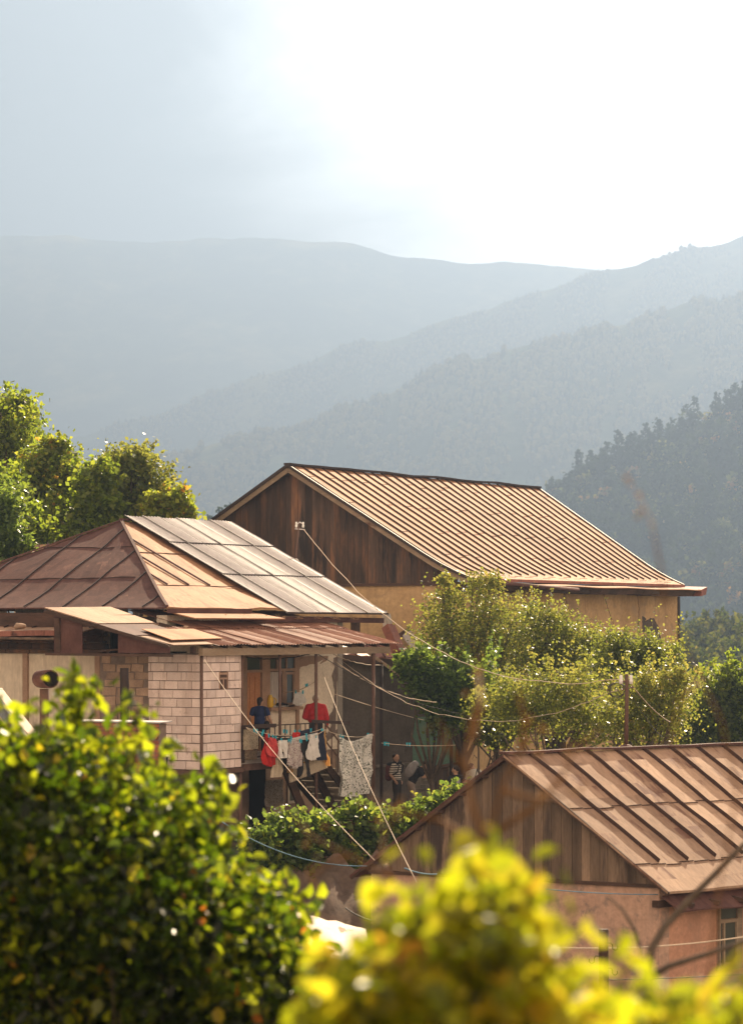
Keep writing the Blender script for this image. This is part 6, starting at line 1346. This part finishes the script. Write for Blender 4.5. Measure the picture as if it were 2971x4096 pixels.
# ---------------------------------------------------------------- people
from mathutils import Matrix
def cap(mb, pts, rad, n=10):
    """rounded, tapered limb"""
    pts = [Vector(p) for p in pts]; P2, R2 = [], []
    d = (pts[0]-pts[1]).normalized()
    for a in (80, 55, 25): P2.append(pts[0]+d*rad[0]*math.sin(R(a))*0.9); R2.append(rad[0]*math.cos(R(a)))
    for p, r in zip(pts, rad): P2.append(p); R2.append(r)
    d = (pts[-1]-pts[-2]).normalized()
    for a in (25, 55, 80): P2.append(pts[-1]+d*rad[-1]*math.sin(R(a))*0.9); R2.append(rad[-1]*math.cos(R(a)))
    mb.tube(P2, R2, n)
def fuse(mb, name, mat, parent, vox, smooth=2):
    """melt overlapping forms into one continuous skin"""
    me = bpy.data.meshes.new('tmp'); me.from_pydata(mb.v, [], mb.f); me.update(); ob = bpy.data.objects.new('tmp', me); C.objects.link(ob)
    r = ob.modifiers.new('r', 'REMESH'); r.mode = 'VOXEL'; r.voxel_size = vox
    s = ob.modifiers.new('s', 'SMOOTH'); s.factor = 0.5; s.iterations = smooth
    bpy.context.view_layer.update(); ev = ob.evaluated_get(bpy.context.evaluated_depsgraph_get()); m2 = ev.to_mesh()
    co_ = np.empty(len(m2.vertices)*3); m2.vertices.foreach_get('co', co_); co_ = co_.reshape(-1, 3); fs = [tuple(p.vertices) for p in m2.polygons]
    ev.to_mesh_clear(); bpy.data.objects.remove(ob); bpy.data.meshes.remove(me)
    return build_mesh(name, co_, fs, np.full(len(fs), 0.5), True, mat, parent)

def person(label, loc, heading, H, shirt, pants, hair, skin, lean=0, lean_side=0, head=(0, 0, 0), arms=None, legs=None, sleeve=0.45, bulk=1.0, hairstyle='short', jacket=False, skirt=False, shoes='c_black'):
    t = thing('person', label, 'person', loc); Z = Matrix.Rotation(R(heading), 3, 'Z'); O = Vector(loc)
    hip = Vector((0, 0, 0.53)); Rl = Matrix.Rotation(R(-lean), 3, 'X') @ Matrix.Rotation(R(lean_side), 3, 'Y')
    def up(p): p = Vector(p); return hip+Rl @ (p-hip)           # upper-body points bend at the hips
    def Wd(p): return O+(Z @ (Vector(p)*H))
    sh = 0.105*bulk
    J = dict(pel=Vector((0, 0, 0.525)), waist=up((0, 0.0, 0.62)), chest=up((0, -0.005, 0.73)), nb=up((0, 0.0, 0.83)))
    sx = {s: up((s*sh, 0.0, 0.795)) for s in (-1, 1)}
    arms = arms or {-1: ((-0.15, -0.02, 0.63), (-0.14, 0.03, 0.49)), 1: ((0.15, -0.02, 0.63), (0.14, 0.03, 0.49))}
    legs = legs or {-1: ((-0.06, 0.012, 0.28), (-0.065, -0.01, 0.04)), 1: ((0.06, 0.012, 0.28), (0.065, -0.01, 0.04))}
    Hm = Rl @ (Matrix.Rotation(R(head[2]), 3, 'Z') @ Matrix.Rotation(R(-head[0]), 3, 'X') @ Matrix.Rotation(R(head[1]), 3, 'Y'))
    nk = up((0, 0.005, 0.865))
    def hd(p): return nk+Hm @ (Vector(p)-Vector((0, 0.005, 0.865)))
    Hr = Z @ Hm
    b = MB(); b_ell = lambda c, rx, ry, rz, rot: b.ell(Wd(c), rx*H, ry*H, rz*H, 14, 10, rot=rot)
    Ur = Z @ Rl
    b_ell(J['pel'], 0.088*bulk, 0.066*bulk, 0.075, Z); b_ell(J['waist'], 0.078*bulk, 0.058*bulk, 0.08, Ur); b_ell(J['chest'], 0.095*bulk, 0.062*bulk, 0.105, Ur)
    cap(b, [Wd(sx[-1]), Wd(J['nb']), Wd(sx[1])], [0.038*H, 0.045*H, 0.038*H]); cap(b, [Wd(J['nb']), Wd(nk), Wd(hd((0, 0.012, 0.90)))], [0.036*H, 0.033*H, 0.032*H])
    b_ell(hd((0, 0.010, 0.942)), 0.053, 0.063, 0.062, Hr); b_ell(hd((0, 0.028, 0.912)), 0.042, 0.042, 0.038, Hr)       # skull, jaw
    cap(b, [Wd(hd((0, 0.069, 0.945))), Wd(hd((0, 0.081, 0.925)))], [0.006*H, 0.011*H], 8)                                # nose
    b_ell(hd((0, 0.072, 0.905)), 0.016, 0.008, 0.006, Hr)
    for s in (-1, 1):
        b_ell(hd((s*0.054, 0.002, 0.932)), 0.007, 0.012, 0.018, Hr); b_ell(hd((s*0.020, 0.064, 0.955)), 0.014, 0.008, 0.006, Hr)
        e, w_ = [Vector(x) for x in arms[s]]; cap(b, [Wd(sx[s]), Wd(sx[s].lerp(e, 0.4)), Wd(e)], [0.036*H*bulk, 0.032*H*bulk, 0.026*H]); cap(b, [Wd(e), Wd(e.lerp(w_, 0.35)), Wd(w_)], [0.026*H, 0.026*H, 0.017*H])
        d = (w_-e).normalized(); side = d.cross(Vector((0, 1, 0))); side = side.normalized() if side.length > 0.1 else Vector((1, 0, 0)); nrm = d.cross(side).normalized()
        pm = w_+d*0.028; cap(b, [Wd(w_), Wd(pm)], [0.017*H, 0.022*H])
        for q in range(4):
            off = nrm*(q-1.5)*0.011; L1 = (0.030, 0.036, 0.034, 0.026)[q]; r0 = pm+off+d*0.012
            cap(b, [Wd(r0), Wd(r0+d*L1*0.6+side*0.004), Wd(r0+d*L1+side*0.014)], [0.0062*H, 0.0058*H, 0.005*H], 6)
        th = w_+d*0.012-nrm*0.016; cap(b, [Wd(th), Wd(th+d*0.018-nrm*0.012), Wd(th+d*0.034-nrm*0.012+side*0.008)], [0.0075*H, 0.0068*H, 0.0055*H], 6)
        k, a = [Vector(x) for x in legs[s]]; hp_ = Vector((s*0.052, 0, 0.50)); cap(b, [Wd(hp_), Wd(hp_.lerp(k, 0.5)), Wd(k)], [0.056*H*bulk, 0.048*H*bulk, 0.034*H]); cap(b, [Wd(k), Wd(k.lerp(a, 0.35)), Wd(a)], [0.034*H, 0.034*H, 0.021*H])
        cap(b, [Wd(a+Vector((0, -0.02, -0.012))), Wd(a+Vector((0, 0.05, -0.02))), Wd(a+Vector((0, 0.10, -0.026)))], [0.024*H, 0.024*H, 0.016*H])
    fuse(b, 'body', skin, t, 0.0085*H*1.3)
    # eyes and brows
    if hairstyle != 'back':
        for s in (-1, 1): m = MB(); m.ell(Wd(hd((s*0.020, 0.071, 0.944))), 0.008*H, 0.004*H, 0.004*H, 8, 6, rot=Hr); m.build('eye', M['c_black'], t)
    # top
    g = MB(); ge = lambda c, rx, ry, rz, rot: g.ell(Wd(c), rx*H, ry*H, rz*H, 14, 10, rot=rot); inf = 0.014 if jacket else 0.007
    ge(up((0, 0, 0.565)), (0.092+inf)*bulk, (0.070+inf)*bulk, 0.05, Ur); ge(J['waist'], (0.086+inf)*bulk, (0.066+inf)*bulk, 0.09, Ur); ge(J['chest'], (0.098+inf)*bulk, (0.066+inf)*bulk, 0.108+inf, Ur)
    cap(g, [Wd(sx[-1]), Wd(J['nb']+Vector((0, 0, -0.006))), Wd(sx[1])], [(0.040+inf)*H, (0.044+inf)*H, (0.040+inf)*H])
    for s in (-1, 1):
        e, w_ = [Vector(x) for x in arms[s]]
        if sleeve >= 1: cap(g, [Wd(sx[s]), Wd(sx[s].lerp(e, 0.5)), Wd(e)], [(0.038+inf)*H*bulk, (0.036+inf)*H*bulk, (0.031+inf)*H]); cap(g, [Wd(e), Wd(e.lerp(w_, 0.5)), Wd(e.lerp(w_, 0.95))], [(0.031+inf)*H, (0.028+inf)*H, (0.019+inf)*H])
        else: e2 = sx[s].lerp(e, sleeve+0.2); cap(g, [Wd(sx[s]), Wd(sx[s].lerp(e2, 0.6)), Wd(e2)], [(0.038+inf)*H*bulk, (0.037+inf)*H*bulk, (0.035+inf)*H*bulk])
    if jacket: g.ell(Wd(up((0, 0, 0.58))), 0.125*bulk*H, 0.095*H*bulk, 0.10*H, 14, 10, rot=Ur); g.ell(Wd(up((0, -0.01, 0.70))), 0.135*bulk*H, 0.095*H*bulk, 0.13*H, 14, 10, rot=Ur); cap(g, [Wd(up((0, -0.01, 0.82))), Wd(up((0, 0.0, 0.855)))], [0.06*H, 0.045*H])
    fuse(g, 'jacket' if jacket else 'shirt', shirt, t, 0.010*H*1.2)
    g = MB(); g.ell(Wd(J['pel']), 0.096*bulk*H, 0.074*bulk*H, 0.075*H, 14, 10, rot=Z)
    for s in (-1, 1):
        k, a = [Vector(x) for x in legs[s]]; hp_ = Vector((s*0.052, 0, 0.50)); cap(g, [Wd(hp_), Wd(hp_.lerp(k, 0.5)), Wd(k), Wd(k.lerp(a, 0.5)), Wd(a+Vector((0, 0, 0.01)))], [0.062*H*bulk, 0.056*H*bulk, 0.045*H, 0.043*H, 0.036*H])
    fuse(g, 'trousers', pants, t, 0.010*H*1.2)
    # hair
    if hair is not None:
        g = MB(); g.ell(Wd(hd((0, -0.002, 0.956))), 0.058*H, 0.063*H, 0.056*H, 14, 10, rot=Hr)
        if hairstyle == 'bun': g.ell(Wd(hd((0, -0.040, 0.925))), 0.042*H, 0.036*H, 0.048*H, 12, 8, rot=Hr); g.ell(Wd(hd((0, -0.03, 0.885))), 0.036*H, 0.026*H, 0.035*H, 12, 8, rot=Hr)
        if hairstyle == 'long':
            for o_ in (-0.02, 0.0, 0.022): cap(g, [Wd(hd((o_, -0.02, 0.95))), Wd(hd((o_-0.01, -0.035, 0.92))), Wd(hd((-0.05+o_, -0.02, 0.97)))], [0.036*H, 0.03*H, 0.012*H])
            a = hd((0, 0.02, 0.96)); q = Z.inverted() @ Vector((-0.60, 0, -0.45)); cap(g, [Wd(a), Wd(a+q*0.09), Wd(a+q*0.17), Wd(a+q*0.25+Vector((0, 0, 0.015)))], [0.050*H, 0.040*H, 0.028*H, 0.008*H])
        fuse(g, 'hair', hair, t, 0.010*H*1.1)
    if shoes:
        for s in (-1, 1):
            a = Vector(legs[s][1]); m = MB(); cap(m, [Wd(a+Vector((0, -0.025, -0.015))), Wd(a+Vector((0, 0.04, -0.02))), Wd(a+Vector((0, 0.105, -0.026)))], [0.029*H, 0.029*H, 0.020*H], 12); m.build('shoe', M[shoes], t)
    return t, Wd, up, Ur, hd, Hr
def stripes():
    m, nt, N, L, b = nodes('striped_jersey'); tcd = N.new('ShaderNodeTexCoord'); sp_ = N.new('ShaderNodeSeparateXYZ'); L.new(tcd.outputs['Object'], sp_.inputs[0])
    w_ = math_(N, L, 'FRACT', math_(N, L, 'MULTIPLY', sp_.outputs[2], 14.0)); rp = ramp(N, [(0.44, (0.045, 0.04, 0.038)), (0.46, (0.55, 0.50, 0.44))]); L.new(w_, rp.inputs[0]); L.new(rp.outputs[0], b.inputs['Base Color']); b.inputs['Roughness'].default_value = 0.95; return m
M['stripe'] = stripes()
M['p_red'] = surf('red_fleece', [(0.30, 0.012, 0.016), (0.42, 0.025, 0.028)], 6, rough=0.95, fine=60, bump=0.5); M['p_navy'] = surf('navy_jersey', [(0.012, 0.02, 0.07), (0.02, 0.035, 0.11)], 6, rough=0.9, fine=60); M['p_black'] = plain('black_jersey', (0.02, 0.02, 0.023), 0.9); M['p_grey'] = plain('taupe_trousers', (0.24, 0.19, 0.16), 0.9); M['p_white'] = plain('white_jersey', (0.58, 0.54, 0.48), 0.9); M['p_dk'] = plain('charcoal_trousers', (0.028, 0.025, 0.024), 0.9); M['p_print'] = plain('pale_back_print', (0.33, 0.32, 0.38), 0.9)
def fl(px, t, z=-3.62): s = A.s_at(px, t); return A.W(s, t, z)
# woman on the balcony
t, Wd, up, Ur, hd, Hr = person('woman seen from behind in a navy top, hair tied low, on the balcony', fl(259.5, 1.25), -4, 1.66, M['p_navy'], M['p_black'], M['hair'], M['skin'], head=(6, 0, -15), hairstyle='bun', bulk=1.08,
    arms={-1: ((-0.165, -0.005, 0.65), (-0.19, 0.09, 0.56)), 1: ((0.175, -0.03, 0.645), (0.215, 0.04, 0.52))}, sleeve=0.35)
bg_ = thing('shoulder_bag', 'black shoulder bag worn by the woman in navy', 'bag', Wd((0.14, -0.05, 0.5)))
m = MB(); m.ell(Wd((0.13, -0.045, 0.52)), 0.09, 0.05, 0.14, 12, 8); m.build('pouch', M['p_black'], bg_)
m = MB(); m.tube([Wd((0.12, -0.06, 0.60)), Wd((0.105, -0.075, 0.72)), Wd((0.09, -0.05, 0.85)), Wd((0.08, 0.02, 0.84))], 0.012, 6); m.build('strap', M['p_black'], bg_)
# man in red
person('bald man in a thick red fleece standing with his back turned, balcony', fl(315.5, 1.0), 8, 1.68, M['p_red'], M['p_black'], M['hair_gr'], M['skin'], lean=4, head=(10, 0, 0), hairstyle='back', bulk=1.22, jacket=True, sleeve=1,
    arms={-1: ((-0.205, -0.01, 0.62), (-0.13, 0.10, 0.58)), 1: ((0.195, -0.02, 0.60), (0.19, 0.02, 0.45))})
# hikers in the yard
yz = -5.72
def yd(px, D, z=yz): return Vector(((px-CX)*D/F, D, z))
t, Wd, up, Ur, hd, Hr = person('dark haired hiker in a striped shirt looking round, yard', yd(396.3, 90), -118, 1.80, M['stripe'], M['p_dk'], M['hair'], M['skin'], lean=-2, head=(-4, 6, -22), arms={-1: ((-0.14, -0.04, 0.63), (-0.11, 0.02, 0.52)), 1: ((0.145, -0.05, 0.64), (0.115, 0.03, 0.53))}, sleeve=0.55)
b_ = thing('backpack', 'dark red and black hiking backpack on the striped hiker', 'backpack', Wd((0, -0.13, 0.68)))
m = MB(); m.ell(Wd((0, -0.135, 0.70)), 0.17, 0.15, 0.27, 14, 10, rot=Ur); m.ell(Wd((0, -0.16, 0.60)), 0.15, 0.13, 0.15, 12, 8, rot=Ur); fuse(m, 'sack', surf('dark_red_nylon', [(0.05, 0.015, 0.015), (0.13, 0.035, 0.025)], 5, rough=0.8), b_, 0.025)
m = MB(); m.ell(Wd((0, -0.12, 0.815)), 0.15, 0.13, 0.07, 12, 8, rot=Ur); m.build('lid', M['p_black'], b_)
for s in (-1, 1): m = MB(); m.tube([Wd((s*0.07, -0.09, 0.83)), Wd((s*0.075, 0.0, 0.862)), Wd((s*0.08, 0.085, 0.80)), Wd((s*0.095, 0.06, 0.68)), Wd((s*0.09, -0.06, 0.62))], 0.022, 6); m.build('strap', M['p_black'], b_)
hp_ = thing('headphones', 'black headphones resting round the striped hiker neck', 'headphones', Wd((0, 0.03, 0.86)))
m = MB(); m.tube([Wd((0.05*math.cos(R(a)), 0.0+0.05*math.sin(R(a)), 0.862-0.012*math.sin(R(a)))) for a in range(-200, 21, 20)], 0.012, 6); m.build('band', M['p_black'], hp_)
for s in (-1, 1): m = MB(); m.ell(Wd((s*0.035, 0.055, 0.845)), 0.045, 0.03, 0.045, 10, 7); m.build('ear_cup', M['p_black'], hp_)
t, Wd, up, Ur, hd, Hr = person('stooping hiker in a black shirt facing right, yard', yd(410.5, 89), -84, 1.76, M['p_black'], M['p_grey'], M['hair'], M['skin'], lean=34, head=(18, 0, 0), arms={-1: ((-0.13, 0.27, 0.66), (-0.05, 0.36, 0.70)), 1: ((0.12, 0.20, 0.64), (0.06, 0.34, 0.665))}, legs={-1: ((-0.06, 0.03, 0.27), (-0.07, -0.06, 0.04)), 1: ((0.06, 0.05, 0.28), (0.065, 0.06, 0.04))})
b_ = thing('backpack', 'large grey rounded backpack on the stooping hiker', 'backpack', Wd(up((0, -0.13, 0.72))))
m = MB(); m.ell(Wd(up((0, -0.13, 0.72))), 0.20, 0.17, 0.29, 14, 10, rot=Ur); m.ell(Wd(up((0, -0.12, 0.85))), 0.16, 0.13, 0.11, 12, 8, rot=Ur); fuse(m, 'sack', surf('grey_nylon', [(0.20, 0.19, 0.20), (0.28, 0.27, 0.28)], 4, rough=0.8), b_, 0.025)
for s in (-1, 1): m = MB(); m.tube([Wd(up((s*0.07, -0.07, 0.84))), Wd(up((s*0.085, 0.02, 0.865))), Wd(up((s*0.085, 0.085, 0.78))), Wd(up((s*0.095, 0.02, 0.64)))], 0.02, 6); m.build('strap', M['p_black'], b_)
t, Wd, up, Ur, hd, Hr = person('boy in a navy t-shirt with a pale back print, looking left', yd(455.5, 84.5), 8, 1.66, M['p_black'], M['p_dk'], M['hair'], M['skin'], lean=4, head=(0, 0, 62), arms={-1: ((-0.14, 0.0, 0.64), (-0.15, 0.06, 0.50)), 1: ((0.14, 0.0, 0.63), (0.13, 0.06, 0.50))})
m = MB(); m.grid(lambda a, q: Wd(up(((a-0.5)*0.085+0.02, -0.078-0.004*math.cos((a-.5)*3), 0.70+0.09*q))), 4, 4); pr_ = m.build('shirt_print', M['p_print'], t)
person('small child with brown hair facing the camera beside the boy', yd(463.5, 84.3), -150, 1.30, plain('sage_top', (0.22, 0.21, 0.15), 0.9), M['p_dk'], M['hair_br'], M['skin'], head=(4, 0, 30), hairstyle='bun')
t, Wd, up, Ur, hd, Hr = person('woman in a white t-shirt bowing so her auburn hair swings, yard', yd(474.5, 88.0), -14, 1.66, M['p_white'], M['p_dk'], M['hair_br'], M['skin'], lean=14, lean_side=-8, head=(30, -35, 0), hairstyle='long', bulk=1.05, arms={-1: ((-0.17, 0.06, 0.62), (-0.16, 0.14, 0.52)), 1: ((0.15, 0.03, 0.62), (0.16, 0.12, 0.50))})
b_ = thing('belt_bag', 'small black sling bag on the white shirted woman', 'bag', Wd((0.03, -0.09, 0.62)))
m = MB(); m.ell(Wd((0.02, -0.09, 0.625)), 0.13, 0.05, 0.07, 12, 8, rot=Ur); m.build('pouch', M['p_black'], b_); m = MB(); m.tube([Wd((-0.03, -0.085, 0.64)), Wd((0.03, -0.095, 0.74)), Wd(up((0.075, -0.03, 0.855)))], 0.014, 6); m.build('strap', M['p_black'], b_)
